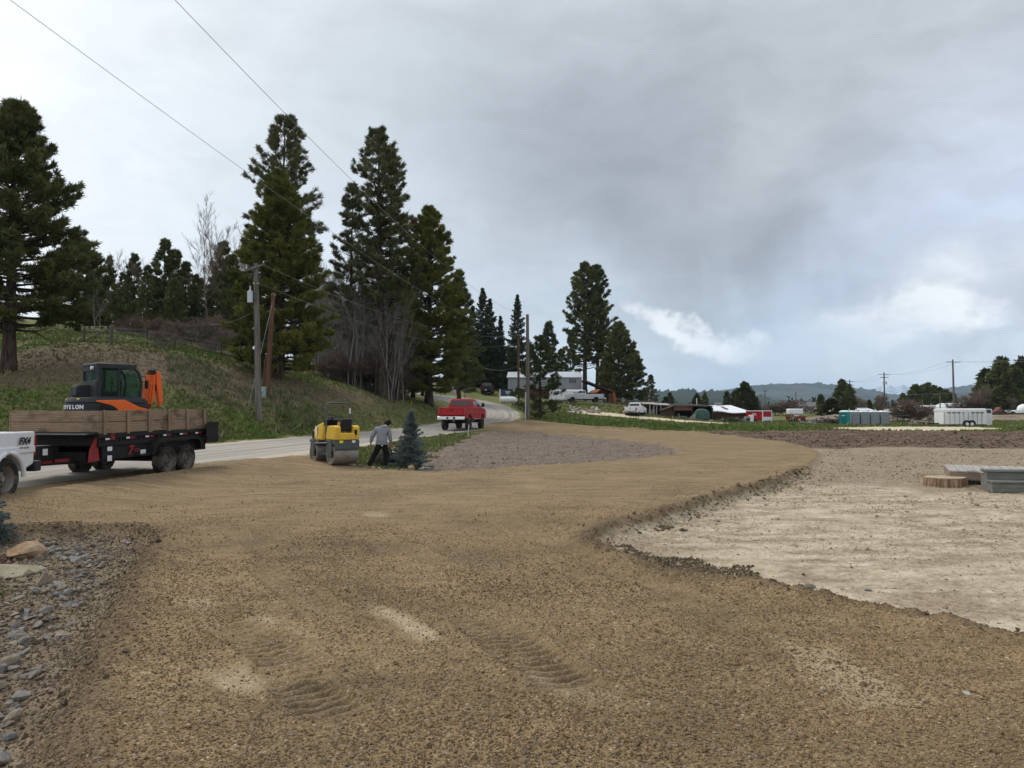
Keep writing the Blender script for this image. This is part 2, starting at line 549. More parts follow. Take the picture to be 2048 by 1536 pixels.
def relief(X, Y, h, z, lat, hw, s):
    """fine relief on top of the terrain height"""
    n = fbm(X * 2.3, Y * 2.3, 21, 4)
    f = fbm(X * 9, Y * 9, 33, 3)
    drv = sstep(z['drive'], -.16, .16)
    onroad = sstep(np.abs(lat), hw + .3, hw - .5)
    thick = np.where(X > 0, .14, .10)
    berm = np.exp(-((z['drive'] - .25) / .22) ** 2) * (Y < 22) * (np.abs(lat) > hw)
    h = h + drv * thick * (1 - onroad) + berm * (.05 + .04 * n)
    h = h + drv * (.012 * n + .012 * f)
    wav = np.sin((X * .35 + Y * 1.0) * 5.5 + n * 5) * sstep(Y, 9.5, 12)
    h = h + drv * .005 * wav * (1 - onroad)
    for ab, w in TRACKW:
        t, l, L = seg_coords(X, Y, ab)
        inside = sstep(np.abs(l), w * .55, w * .42) * sstep(t, -.1, .15) * sstep(t, L + .1, L - .2)
        lug = np.sin((t + np.abs(l) * .18) * 2 * PI / .112 + n * 2.0 + f) * .5 + .5
        h = h - inside * (.010 + .034 * lug ** 1.6 * (.4 + 1.1 * np.clip(n + .5, 0, 1)))
        h = h + np.exp(-((np.abs(l) - w * .6) / .05) ** 2) * sstep(t, 0, .2) * sstep(t, L, L - .2) * .03
    for ab, w in LONGTR:
        t, l, L = seg_coords(X, Y, ab)
        l = l + .10 * np.sin(t * .9)
        inside = sstep(np.abs(l), w * .6, w * .35) * sstep(t, -.2, .6) * sstep(t, L + .2, L - .8)
        h = h - inside * (.010 + .010 * np.sin(t * 2 * PI / .112 + n * 2) * np.clip(n + .3, 0, 1))
    bed = sstep(z['bed'], -.2, .4)
    big = fbm(X * 1.2, Y * 1.2, 41, 4)
    h = h + bed * (.06 * big + .035 * f)
    ridge = np.exp(-((z['bed'] - .5) / .6) ** 2) * (Y > 30) * (X < 2)
    h = h + ridge * (.12 + .1 * n)
    mud = sstep(z['mud'], -.3, .8)
    h = h + mud * (.11 * fbm(X * .35, Y * 1.0, 55, 4) + .05 * f + .04 * np.sin(Y * 2.2 + n * 3))
    h = h + np.exp(-((z['mud'] - .4) / .8) ** 2) * (Y > 50) * (.12 + .22 * np.maximum(0, fbm(X * .5, Y * .5, 61, 3)))
    pad = sstep(z['pad'], 0, .3)
    h = h + pad * (.025 * n + .018 * f + .02 * big)
    rock = sstep(z['rock'], -.1, .3) * (1 - drv)
    h = h + rock * (.03 * n + .03 * f - .03)
    free = (1 - drv) * (1 - bed) * (1 - mud) * (1 - pad) * (1 - onroad) * (1 - rock)
    h = h + free * sstep(Y, 14, 26) * (.10 * big + .05 * n + .22 * fbm(X * .22, Y * .22, 71, 3) * sstep(np.abs(lat), hw + 1, hw + 6) * (X < 1))
    h = h + onroad * (.012 * np.sin(lat * 4.5 + n) + .01 * n) 
    return h


def Hfull(X, Y):
    X = np.atleast_1d(np.asarray(X, float)); Y = np.atleast_1d(np.asarray(Y, float))
    s, lat, rz, hw = road_coords(X, Y)
    return relief(X, Y, H1(X, Y), zones(X, Y), lat, hw, s)


def zg(x, y):
    return float(Hfull(x, y)[0])
# ------------------------------------------------------------------ object helpers
def tag(o, label=None, cat=None, group=None, kind=None):
    if label: o['label'] = label
    if cat: o['category'] = cat
    if group: o['group'] = group
    if kind: o['kind'] = kind
    return o


def link(name, me, parent=None):
    o = bpy.data.objects.new(name, me)
    COL.objects.link(o)
    if parent is not None:
        o.parent = parent
    return o


def empty(name, loc=(0, 0, 0), rz=0.0, label=None, cat=None, group=None, scale=1.0, tilt=(0, 0)):
    o = link(name, None)
    o.empty_display_size = .3
    o.location = loc
    o.rotation_euler = (tilt[0], tilt[1], rz)
    o.scale = (scale,) * 3
    return tag(o, label, cat, group)


def copy_tree(o, parent=None):
    c = o.copy()
    COL.objects.link(c)
    if parent is not None:
        c.parent = parent
    for ch in list(o.children):
        copy_tree(ch, c)
    return c


def np_mesh(name, V, F, mats=(), midx=None, smooth=False, attrs=None):
    """V (n,3); F: (m,k) array of equal sized faces"""
    me = bpy.data.meshes.new(name)
    V = np.asarray(V, np.float32); F = np.asarray(F, np.int32)
    m, k = F.shape
    me.vertices.add(len(V)); me.vertices.foreach_set('co', V.ravel())
    me.loops.add(m * k); me.loops.foreach_set('vertex_index', F.ravel())
    me.polygons.add(m)
    me.polygons.foreach_set('loop_start', np.arange(m, dtype=np.int32) * k)
    me.polygons.foreach_set('loop_total', np.full(m, k, np.int32))
    if midx is not None:
        me.polygons.foreach_set('material_index', np.asarray(midx, np.int32))
    me.polygons.foreach_set('use_smooth', np.full(m, smooth))
    for a, (dom, arr) in (attrs or {}).items():
        arr = np.asarray(arr, np.float32)
        at_ = me.attributes.new(a, 'FLOAT' if arr.ndim == 1 else 'FLOAT_COLOR', dom)
        if arr.ndim == 1:
            at_.data.foreach_set('value', arr)
        else:
            if arr.shape[1] == 3:
                arr = np.concatenate([arr, np.ones((len(arr), 1), np.float32)], 1)
            at_.data.foreach_set('color', arr.ravel())
    for mt in mats:
        me.materials.append(mt)
    me.update()
    me.validate()
    return me


class Mat(NT):
    def __init__(s, name, rough=.8, spec=.3, metal=0.0):
        s.mat = bpy.data.materials.new(name)
        s.mat.use_nodes = True
        super().__init__(s.mat.node_tree)
        s.b = s.n['Principled BSDF']
        s.b.inputs['Roughness'].default_value = rough
        s.b.inputs['Specular IOR Level'].default_value = spec
        s.b.inputs['Metallic'].default_value = metal

    def obj(s):
        return s.new('ShaderNodeTexCoord').outputs['Object']

    def attr(s, name):
        return s.new('ShaderNodeAttribute', attribute_name=name)

    def col(s, c):
        s.set(s.b.inputs['Base Color'], c)
        return s

    def bump(s, hgt, strength=.5, dist=.02, prev=None):
        n = s.new('ShaderNodeBump')
        n.inputs['Strength'].default_value = strength
        n.inputs['Distance'].default_value = dist
        s.set(n.inputs['Height'], hgt)
        if prev is not None:
            s.l.new(prev, n.inputs['Normal'])
        s.l.new(n.outputs[0], s.b.inputs['Normal'])
        return n.outputs[0]


# ------------------------------------------------------------------ ground material (one family, shared by all the ground sheets)
def ground_material():
    M = Mat('ground_cover', .95, .12)
    P = M.obj()
    za, zb, rc = M.attr('za'), M.attr('zb'), M.attr('rc')
    zc = M.attr('zc')
    def chans(a):
        q = M.new('ShaderNodeSeparateColor'); M.set(q.inputs[0], a.outputs['Color'])
        return [q.outputs[0], q.outputs[1], q.outputs[2], a.outputs['Alpha']]
    drive, road, bed, pad = chans(za)
    mud, dirt, sand, rock = chans(zb)
    rs, rl, pale, wear = chans(rc)
    lawn, berm, zq, zw = chans(zc)
    nb = M.noise(P, .35, 4, .6)
    nm = M.noise(P, 2.2, 5, .62)
    nf = M.noise(P, 14, 4, .65)
    nff = M.noise(P, 60, 3, .7)
    # grass: olive and straw, broken up at every scale
    g = M.mix(M.mr(nb, .35, .65), (.115, .128, .038, 1), (.175, .155, .07, 1))
    g = M.mix(M.m('MULTIPLY', M.mr(nm, .45, .7), .75), g, (.095, .145, .032, 1))
    g = M.mix(M.m('MULTIPLY', M.mr(nf, .5, .75), .55), g, (.17, .14, .075, 1))
    gl = M.mix(M.mr(nm, .35, .7), (.062, .10, .022, 1), (.10, .125, .035, 1))
    gl = M.mix(M.m('MULTIPLY', M.mr(nf, .55, .8), .5), gl, (.15, .13, .06, 1))
    c = M.mix(lawn, g, gl)
    # bank with brown needles and bare dirt
    d = M.mix(M.mr(nm, .3, .7), (.095, .069, .046, 1), (.155, .115, .075, 1))
    d = M.mix(M.m('MULTIPLY', M.mr(nf, .52, .72), .6), d, (.06, .045, .028, 1))
    d = M.mix(M.m('MULTIPLY', M.mr(M.noise(P, .9, 5, .7), .52, .66), .8), d, (.085, .085, .035, 1))
    c = M.mix(dirt, c, d)
    # rock bed: soil with litter
    rk = M.mix(M.mr(nm, .35, .65), (.165, .122, .080, 1), (.25, .195, .13, 1))
    rk = M.mix(M.m('MULTIPLY', M.mr(nf, .5, .7), .6), rk, (.13, .095, .065, 1))
    c = M.mix(rock, c, rk)
    # dark loosened soil
    b = M.mix(M.mr(nm, .3, .7), (.155, .118, .09, 1), (.235, .182, .14, 1))
    b = M.mix(M.m('MULTIPLY', M.mr(nf, .5, .72), .6), b, (.11, .085, .07, 1))
    b = M.mix(M.m('MULTIPLY', M.mr(nff, .6, .8), .5), b, (.33, .28, .24, 1))
    c = M.mix(bed, c, b)
    # pale trampled pad
    vp = M.new('ShaderNodeTexVoronoi'); M.set(vp.inputs['Vector'], P); vp.inputs['Scale'].default_value = 22
    p = M.mix(M.mr(nm, .32, .68), (.19, .137, .084, 1), (.285, .215, .138, 1))
    pp = M.mix(M.mr(nm, .3, .7), (.40, .325, .215, 1), (.62, .535, .395, 1))
    pw = M.m('MULTIPLY', pale, M.mr(M.noise(M.mapping(P, (.6, 1.5, 1)), 1.3, 6, .66), .38, .58, .05, 1.0))
    p = M.mix(pw, p, pp)
    p = M.mix(M.m('MULTIPLY', M.mr(nf, .48, .74), .42), p, (.19, .145, .095, 1))
    p = M.mix(.30, p, M.ramp(vp.outputs['Color'], [(0, (.16, .13, .09)), (.5, (.42, .35, .25)), (1, (.72, .64, .50))]))
    p = M.mix(M.m('MULTIPLY', M.mr(nff, .58, .8), .5), p, (.62, .55, .43, 1))
    c = M.mix(pad, c, p)
    # churned mud
    mu = M.mix(M.mr(M.noise(M.mapping(P, (.35, 1.6, 1)), 1.3, 6, .65), .34, .66), (.07, .046, .032, 1), (.19, .135, .092, 1))
    mu = M.mix(M.m('MULTIPLY', M.mr(nf, .55, .75), .5), mu, (.25, .19, .14, 1))
    c = M.mix(mud, c, mu)
    sa = M.mix(M.mr(nm, .3, .7), (.50, .42, .28, 1), (.66, .57, .41, 1))
    sa = M.mix(M.m('MULTIPLY', M.mr(nf, .5, .72), .55), sa, (.36, .29, .18, 1))
    c = M.mix(sand, c, sa)
    # fresh gravel: a cell for every stone
    wp = M.vm('ADD', P, M.vm('SCALE', M.noise(P, 30, 2, .5, out=1), None))
    wp.node.inputs[1].links[0].from_node.inputs['Scale'].default_value = .014
    v1 = M.new('ShaderNodeTexVoronoi'); M.set(v1.inputs['Vector'], wp); v1.inputs['Scale'].default_value = 44
    v2 = M.new('ShaderNodeTexVoronoi'); M.set(v2.inputs['Vector'], wp); v2.inputs['Scale'].default_value = 95
    q1 = M.new('ShaderNodeSeparateColor'); M.set(q1.inputs[0], v1.outputs['Color'])
    st = M.ramp(q1.outputs[0], [(0, (.19, .128, .066)), (.3, (.27, .19, .105)), (.55, (.33, .24, .138)), (.8, (.39, .29, .175)), (.94, (.37, .31, .23)), (1, (.56, .47, .33))])
    st = M.mix(M.m('MULTIPLY', M.mr(q1.outputs[1], .72, .95), .6), st, (.22, .20, .165, 1))
    fine = M.mix(M.mr(nff, .3, .7), (.21, .145, .075, 1), (.33, .24, .135, 1))
    gr = M.mix(M.mr(v1.outputs['Distance'], .30, .62), st, fine)
    big = M.noise(P, .45, 5, .62)
    tint = M.ramp(big, [(.3, (.66, .67, .68)), (.5, (1, .97, .94)), (.72, (1.22, 1.17, 1.09))])
    gr = M.mix(1.0, gr, tint, 'MULTIPLY')
    gr = M.mix(1.0, gr, M.ramp(M.noise(M.mapping(P, (.5, 1.5, 1), (0, 0, .3)), 2.6, 5, .6), [(.3, .80), (.5, 1.0), (.7, 1.14)]), 'MULTIPLY')
    # rolled fines further up the drive
    gr = M.mix(M.m('MULTIPLY', zq, M.mr(M.noise(M.mapping(P, (.6, 1.8, 1)), 1.1, 5, .6), .35, .65, .25, .8)), gr, M.mix(M.mr(M.noise(M.mapping(P, (.45, 2.2, 1), (0, 0, .12)), 2.2, 6, .62), .34, .66), (.225, .158, .09, 1), (.385, .29, .178, 1)))
    gr = M.mix(M.m('MULTIPLY', wear, M.mr(nf, .25, .6, .35, 1.0)), gr, (.58, .47, .32, 1))
    gr = M.mix(M.m('MULTIPLY', zw, .6), gr, (.19, .155, .115, 1))
    gr = M.mix(1.0, gr, (.845, .84, .815, 1), 'MULTIPLY')
    gr = M.mix(M.m('MULTIPLY', berm, .72), gr, M.mix(M.mr(nf, .35, .65), (.085, .062, .038, 1), (.165, .122, .075, 1)))
    c = M.mix(drive, c, gr)
    # worn asphalt under dust, streaked along the direction of travel
    cv = M.new('ShaderNodeCombineXYZ'); M.set(cv.inputs[0], rs); M.set(cv.inputs[1], rl)
    stk = M.noise(M.mapping(cv.outputs[0], (.045, 2.6, 1)), 1.0, 5, .6)
    rd = M.mix(M.mr(stk, .36, .62), (.25, .235, .21, 1), (.41, .375, .32, 1))
    lat = M.m('ABSOLUTE', rl)
    rd = M.mix(M.m('MULTIPLY', M.mr(lat, 2.3, 3.6), .75), rd, (.50, .435, .33, 1))
    rd = M.mix(M.m('MULTIPLY', M.mr(nf, .5, .8), .35), rd, (.36, .33, .28, 1))
    c = M.mix(road, c, rd)
    M.col(c)
    # bumps
    h1 = M.m('MULTIPLY', M.m('SUBTRACT', 1.0, v1.outputs['Distance']), M.m('MULTIPLY', drive, 1.0))
    h2 = M.m('MULTIPLY', M.m('SUBTRACT', 1.0, v2.outputs['Distance']), .4)
    soil = M.m('ADD', M.m('MULTIPLY', nf, 2.2), nff)
    hh = M.mix(drive, M.mix(road, soil, M.m('MULTIPLY', nff, .35)), M.m('ADD', h1, h2))
    M.bump(hh, .6, .02)
    return M.mat


MG = ground_material()


def build_ground():
    inv = np.linspace(1 / 2.6, 1 / 25.0, 560)
    rows = list(1 / inv)
    while rows[-1] < 330:
        rows.append(rows[-1] * 1.0068)
    while rows[-1] < 8200:
        rows.append(rows[-1] * 1.12)
    rows = np.array(rows)
    u = np.concatenate([np.linspace(-1.35, -.74, 60)[:-1], np.linspace(-.74, .74, 780), np.linspace(.74, 1.35, 60)[1:]])
    U, Y = np.meshgrid(u, rows)
    X = U * Y
    nr, nc = X.shape
    s, lat, rz, hw = road_coords(X, Y)
    z = zones(X, Y)
    Hh = np.empty_like(X)
    Hh[:] = relief(X, Y, H1(X, Y), z, lat, hw, s)
    # keep the plain flat far away
    V = np.stack([X.ravel(), Y.ravel(), Hh.ravel()], 1)
    w = {k: sstep(v, -.12, .12) for k, v in z.items()}
    nz = fbm(X * 3, Y * 3, 91, 3)
    w['road'] = sstep(np.abs(lat) + nz * .35, hw + .1, hw - .5)
    w['drive'] = sstep(z['drive'] + .03 * nz, -.05, .07)
    w['drive'] = w['drive'] * (1 - sstep(hw - np.abs(lat), -.1, .2) * (X > -3) * (Y < 52) * 0)
    for k, wd in (('dirt', 1.6), ('pale', .6), ('mud', .5), ('bed', .25), ('sand', .8), ('lawn', 1.0), ('rock', .15)):
        w[k] = sstep(z[k], -wd, wd)
    # the drive overlaps the shoulder of the road
    w['road'] = w['road'] * (1 - w['drive'])
    berm = np.exp(-((z['drive'] - .12) / .20) ** 2) * sstep(Y, 26, 18) * sstep(np.abs(lat) - hw, .4, 1.2)
    wear = np.zeros_like(X); grey = np.zeros_like(X)
    for ab, wd in TRACKW:                       # tread prints toned darker and greyer than the gravel
        t, l, L = seg_coords(X, Y, ab)
        grey = np.maximum(grey, .28 * sstep(np.abs(l) + nz * .08, wd * .65, wd * .35) * sstep(t, -.1, .2) * sstep(t, L + .1, L - .2))
    for ab, wd, k in PATCHW:
        t, l, L = seg_coords(X, Y, ab)
        e = sstep(np.abs(l) + nz * .12, wd, wd * .2) * sstep(t + nz * .3, -.2, .2) * sstep(t + nz * .3, L + .2, L - .2)
        if k > 0: wear = np.maximum(wear, e * k)
        else: grey = np.maximum(grey, -e * k)
    rolled = sstep(Y + 2.5 * fbm(X * .3, Y * .3, 13, 3), 9.5, 17)
    za = np.stack([w['drive'], w['road'], w['bed'], w['pad']], -1).reshape(-1, 4)
    zb = np.stack([w['mud'], w['dirt'], np.maximum(w['sand'], w['path']), w['rock']], -1).reshape(-1, 4)
    rc = np.stack([s, lat, w['pale'], wear], -1).reshape(-1, 4)
    zc = np.stack([w['lawn'], berm, rolled, grey], -1).reshape(-1, 4)
    idx = np.arange(nr * nc).reshape(nr, nc)
    F = np.stack([idx[:-1, :-1], idx[:-1, 1:], idx[1:, 1:], idx[1:, :-1]], -1).reshape(-1, 4)
    kind = np.zeros(nr * nc, int)
    order = [('rock', 5), ('bed', 3), ('pad', 4), ('mud', 6), ('sand', 7), ('drive', 2), ('road', 1)]
    for k, i in order:
        kind[(w[k] > .5).ravel()] = i
    fk = kind[F[:, 0]]
    names = ['ground', 'road', 'gravel_drive', 'soil_bed', 'dirt_yard', 'rock_border_soil', 'mud_strip', 'sand_patch']
    for i, nme in enumerate(names):
        f = F[fk == i]
        if len(f) == 0:
            continue
        used, invx = np.unique(f, return_inverse=True)
        me = np_mesh(nme, V[used], invx.reshape(-1, 4), [MG], smooth=True,
                     attrs={'za': ('POINT', za[used]), 'zb': ('POINT', zb[used]), 'rc': ('POINT', rc[used]), 'zc': ('POINT', zc[used])})
        tag(link(nme, me), kind='structure')


build_ground()

# ------------------------------------------------------------------ loose stones lying in the gravel
ICO = None


def rock_shapes(n, sub=1, seed=0, ang=.35):
    """n irregular stone shapes of unit size (same topology)"""
    import bmesh
    bm = bmesh.new()
    bmesh.ops.create_icosphere(bm, subdivisions=sub, radius=1)
    V = np.array([v.co[:] for v in bm.verts]); F = np.array([[v.index for v in f.verts] for f in bm.faces])
    bm.free()
    rg = np.random.default_rng(seed)
    out = []
    for i in range(n):
        P = V.copy()
        for k in range(4 + sub * 2):                # chop flat facets
            d = rg.normal(size=3); d /= np.linalg.norm(d)
            lim = rg.uniform(.34, .72)
            q = P @ d
            P = P - np.outer(np.maximum(q - lim, 0), d)
        P *= 1 + rg.normal(size=(len(P), 1)) * .05
        P *= np.array([1, rg.uniform(.65, .95), rg.uniform(.45, .75)])
        out.append(P)
    return np.array(out), F


M_stone = Mat('gravel_stone', .9, .2)
_a = M_stone.attr('tint')
M_stone.col(M_stone.mix(M_stone.mr(M_stone.noise(M_stone.obj(), 90, 3), .3, .7), _a.outputs['Color'], M_stone.mix(1, _a.outputs['Color'], (.72, .72, .74, 1), 'MULTIPLY')))


def scatter_stones(name, xy, size, colors, sub=0, seed=1, sink=.25):
    n = len(xy)
    if sub == 0:
        base = np.array([(1, 0, 0), (-1, 0, 0), (0, 1, 0), (0, -1, 0), (0, 0, 1), (0, 0, -1)], float)
        F0 = np.array([(0, 2, 4), (2, 1, 4), (1, 3, 4), (3, 0, 4), (2, 0, 5), (1, 2, 5), (3, 1, 5), (0, 3, 5)])
        rg = np.random.default_rng(seed)
        S = base[None] * rg.uniform(.6, 1.15, (64, 6, 1)) + rg.normal(size=(64, 6, 3)) * .18
    else:
        S, F0 = rock_shapes(64, sub, seed)
        rg = np.random.default_rng(seed)
    k = rg.integers(0, 64, n)
    P = S[k]
    a = rg.uniform(0, 2 * PI, n); c, s_ = np.cos(a), np.sin(a)
    b = rg.normal(size=n) * .5; cb, sb = np.cos(b), np.sin(b)
    x, y, z = P[..., 0], P[..., 1], P[..., 2] * rg.uniform(.55, .85, (n, 1))
    x, z = x * cb[:, None] + z * sb[:, None], -x * sb[:, None] + z * cb[:, None]
    x, y = x * c[:, None] - y * s_[:, None], x * s_[:, None] + y * c[:, None]
    zz = Hfull(xy[:, 0], xy[:, 1])
    V = np.stack([x * size[:, None] + xy[:, :1], y * size[:, None] + xy[:, 1:2], z * size[:, None] + (zz + size * sink)[:, None]], -1)
    nv = S.shape[1]
    F = (F0[None] + (np.arange(n) * nv)[:, None, None]).reshape(-1, 3)
    tint = np.repeat(colors, nv, 0)
    me = np_mesh(name, V.reshape(-1, 3), F, [M_stone.mat], attrs={'tint': ('POINT', tint)})
    return tag(link(name, me), kind='stuff')


def scatter_xy(n, d0, d1, umin=-.76, umax=.76, power=2.0, seed=3):
    rg = np.random.default_rng(seed)
    t = rg.uniform(0, 1, n)
    d = (d0 ** power + (d1 ** power - d0 ** power) * t) ** (1 / power)
    u = rg.uniform(umin, umax, n)
    return np.stack([u * d, d], 1)


PALG = np.array([(.22, .15, .08), (.27, .19, .105), (.32, .23, .132), (.37, .275, .165), (.41, .32, .205), (.27, .225, .165), (.33, .28, .21), (.52, .44, .32), (.19, .14, .085)])
PRG = np.array([.16, .22, .22, .15, .08, .05, .04, .012, .068]); PRG = PRG / PRG.sum()
_r = np.random.default_rng(5)
# near drive: dense small stones
xy = np.concatenate([scatter_xy(380000, 3.3, 24, power=.7, seed=3)])
sd = sdf_poly(xy[:, 0], xy[:, 1], DRIVE)
xy = xy[sd > -.15]
dens = fbm(xy[:, 0] * .8, xy[:, 1] * .8, 77, 3) + _r.normal(size=len(xy)) * .5
dens = dens - sstep(xy[:, 1], 7.5, 17) * 1.25
for _ab, _wd in LONGTR:
    _t, _l, _L = seg_coords(xy[:, 0], xy[:, 1], _ab)
    dens = dens - .55 * ((np.abs(_l + .10 * np.sin(_t * .9)) < _wd * .5) & (_t > 0) & (_t < _L))
for _ab, _wd in TRACKW:
    _t, _l, _L = seg_coords(xy[:, 0], xy[:, 1], _ab)
    dens = dens - 1.2 * ((np.abs(_l) < _wd * .5) & (_t > 0) & (_t < _L))
for _ab, _wd, _k in PATCHW:
    _t, _l, _L = seg_coords(xy[:, 0], xy[:, 1], _ab)
    dens = dens - 1.0 * max(_k, 0) * ((np.abs(_l) < _wd) & (_t > 0) & (_t < _L))
xy = xy[dens > -.65]
sz = np.exp(_r.normal(size=len(xy)) * .36) * .0074 * np.clip(xy[:, 1] / 7, .95, 1.05)
cols = PALG[_r.choice(9, len(xy), p=PRG)] * np.array([.86, .825, .78]) * _r.uniform(.8, 1.15, (len(xy), 1)) * np.clip(1 + .38 * fbm(xy[:, 0] * .5, xy[:, 1] * .5, 23, 4), .6, 1.3)[:, None]
scatter_stones('drive_gravel', xy, sz, cols)
# pale pad: scattered crumbs and stones
xy = scatter_xy(60000, 6, 36, .1, .8, power=1.1, seed=8)
xy = xy[fbm(xy[:, 0] * .7, xy[:, 1] * .7, 29, 3) + _r.normal(size=len(xy)) * .25 > -.12]
sd = sdf_poly(xy[:, 0], xy[:, 1], PAD)
xy = xy[sd > .03]
sz = np.exp(_r.normal(size=len(xy)) * .6) * .0068 * np.clip(xy[:, 1] / 10, .8, 1.7)
pl = sdf_poly(xy[:, 0], xy[:, 1], PALE) > 0
cp = np.array([(.52, .44, .32), (.46, .38, .26), (.40, .32, .215), (.60, .52, .39), (.29, .225, .15)])
cols = cp[_r.choice(5, len(xy), p=[.3, .3, .18, .1, .12])] * _r.uniform(.8, 1.15, (len(xy), 1))
cols[~pl] *= .72
scatter_stones('yard_crumbs', xy, sz, cols, seed=9)
# clods on the loosened soil, the drive's outer edge and the mud
xy = scatter_xy(40000, 22, 60, -.25, .3, power=1.0, seed=11)
xy = xy[(sdf_poly(xy[:, 0], xy[:, 1], BED) > 0)]
sz = np.exp(_r.normal(size=len(xy)) * .5) * .013
cols = np.array([(.19, .15, .12)]) * _r.uniform(.6, 1.5, (len(xy), 1))
scatter_stones('soil_clods', xy, sz, cols, seed=12)
xy = scatter_xy(26000, 36, 85, .05, .8, power=1.0, seed=13)
xy = xy[(sdf_poly(xy[:, 0], xy[:, 1], MUD) > 0)]
sz = np.exp(_r.normal(size=len(xy)) * .55) * .03
cols = np.array([(.11, .075, .052)]) * _r.uniform(.6, 1.6, (len(xy), 1))
scatter_stones('mud_clods', xy, sz, cols, seed=14)
# loose dark lumps along the raw edge of the drive
xy = scatter_xy(150000, 5, 24, -.75, .8, power=1.3, seed=15)
sd = sdf_poly(xy[:, 0], xy[:, 1], DRIVE)
_, _l, _, _h = road_coords(xy[:, 0], xy[:, 1])
k = (np.abs(sd + _r.normal(size=len(sd)) * .14) < .16) & (_r.uniform(size=len(sd)) < np.where(xy[:, 1] > 10, .45, .8)) & (np.abs(_l) > _h + .3) & (sdf_poly(xy[:, 0], xy[:, 1], BED) < -.6)
xy = xy[k]
xr_ = scatter_xy(60000, 7.5, 13, .05, .40, power=1.3, seed=17)
er_ = sdf_poly(xr_[:, 0], xr_[:, 1], RUB) + fbm(xr_[:, 0] * 2.2, xr_[:, 1] * 2.2, 19, 3) * .9
xy = np.concatenate([xy, xr_[(er_ > .42) & (_r.uniform(size=len(xr_)) < .6)]])
sz = np.exp(_r.normal(size=len(xy)) * .45) * .013 * np.clip(xy[:, 1] / 9, .9, 1.8)
cols = np.array([(.135, .10, .062)]) * _r.uniform(.55, 1.7, (len(xy), 1))
scatter_stones('edge_gravel', xy, sz, cols, seed=16)


# ------------------------------------------------------------------ grass
M_grass = Mat('grass_blade', .8, .15)
_a = M_grass.attr('tint')
M_grass.col(_a.outputs['Color'])


def grass(name, xy, hgt, wid, colors, blades=4, seed=1):
    rg = np.random.default_rng(seed)
    n = len(xy)
    zz = Hfull(xy[:, 0], xy[:, 1])
    m = n * blades
    k = np.repeat(np.arange(n), blades)
    a = rg.uniform(0, 2 * PI, m)
    h = hgt[k] * rg.uniform(.55, 1.2, m)
    sp = hgt[k] * .45
    ox = rg.normal(size=m) * sp * .6; oy = rg.normal(size=m) * sp * .6
    lx = rg.normal(size=m) * h * .45; ly = rg.normal(size=m) * h * .45
    bx, by, bz = xy[k, 0] + ox, xy[k, 1] + oy, zz[k] - .03
    wx, wy = np.cos(a) * wid[k], np.sin(a) * wid[k]
    V = np.stack([np.stack([bx - wx, by - wy, bz], 1), np.stack([bx + wx, by + wy, bz], 1), np.stack([bx + lx, by + ly, bz + h], 1)], 1)
    F = np.arange(m * 3).reshape(-1, 3)
    c = colors[k] * rg.uniform(.8, 1.2, (m, 1))
    me = np_mesh(name, V.reshape(-1, 3), F, [M_grass.mat], attrs={'tint': ('POINT', np.repeat(c, 3, 0))})
    return tag(link(name, me), kind='stuff')


GC = np.array([(.14, .165, .046), (.105, .17, .035), (.19, .175, .08), (.27, .24, .135), (.165, .195, .058)])
# the bank
xy = np.concatenate([scatter_xy(90000, 27, 75, -.74, -.06, power=.6, seed=21), scatter_xy(16000, 28, 48, -.45, -.2, power=.6, seed=22)])
_s, _l, _z, _h = road_coords(xy[:, 0], xy[:, 1])
k = (_l < -_h - .3)
xy = xy[k]
dirt = sdf_poly(xy[:, 0], xy[:, 1], DIRTB) + fbm(xy[:, 0] * 1.1, xy[:, 1] * 1.1, 3, 4) * 1.5
keep = (dirt < 0) | (_r.uniform(size=len(xy)) < .34)
xy, dirt = xy[keep], dirt[keep]
pn = fbm(xy[:, 0] * .5, xy[:, 1] * .5, 31, 3) + _r.normal(size=len(xy)) * .25
ci = np.where(pn < -.15, 1, np.where(pn < .08, 0, np.where(pn < .3, 4, np.where(pn < .5, 2, 3))))
ci[(dirt > 0)] = 2
scl = np.exp(_r.normal(size=len(xy)) * .35)
grass('bank_grass', xy, .095 * scl, .03 * scl, GC[ci], 4, 23)
# taller straw-coloured tussocks low on the bank
xy = scatter_xy(5200, 30, 50, -.46, -.2, power=.6, seed=24)
_s, _l, _z, _h = road_coords(xy[:, 0], xy[:, 1])
xy = xy[(_l < -_h - .8) & (_l > -_h - 11)]
xy = xy[fbm(xy[:, 0] * .35, xy[:, 1] * .35, 37, 3) > -.12]
scl = np.exp(_r.normal(size=len(xy)) * .4)
grass('straw_tussocks', xy, .22 * scl, .02 * scl, np.where(_r.uniform(size=(len(xy), 1)) < .5, np.array([(.24, .21, .13)]), np.array([(.10, .12, .05)])), 9, 25)
# verge between the road and the loosened soil, and round the small spruce
V1 = ground_px([(690, 905), (760, 890), (850, 878), (940, 864), (960, 866), (930, 884), (880, 898), (850, 912), (835, 922), (760, 926), (712, 930)], .25)
xy = scatter_xy(60000, 22, 60, -.26, -.02, power=.8, seed=26)
_s, _l, _z, _h = road_coords(xy[:, 0], xy[:, 1])
e = sdf_poly(xy[:, 0], xy[:, 1], V1) + fbm(xy[:, 0], xy[:, 1], 9, 3) * .8
xy = xy[(e > 0) & (_l > _h + .1) & (sdf_poly(xy[:, 0], xy[:, 1], DRIVE) < -.2)]
scl = np.exp(_r.normal(size=len(xy)) * .35)
grass('verge_grass', xy, .075 * scl, .022 * scl, GC[_r.choice([0, 1, 1, 4, 2, 3], len(xy))], 4, 27)
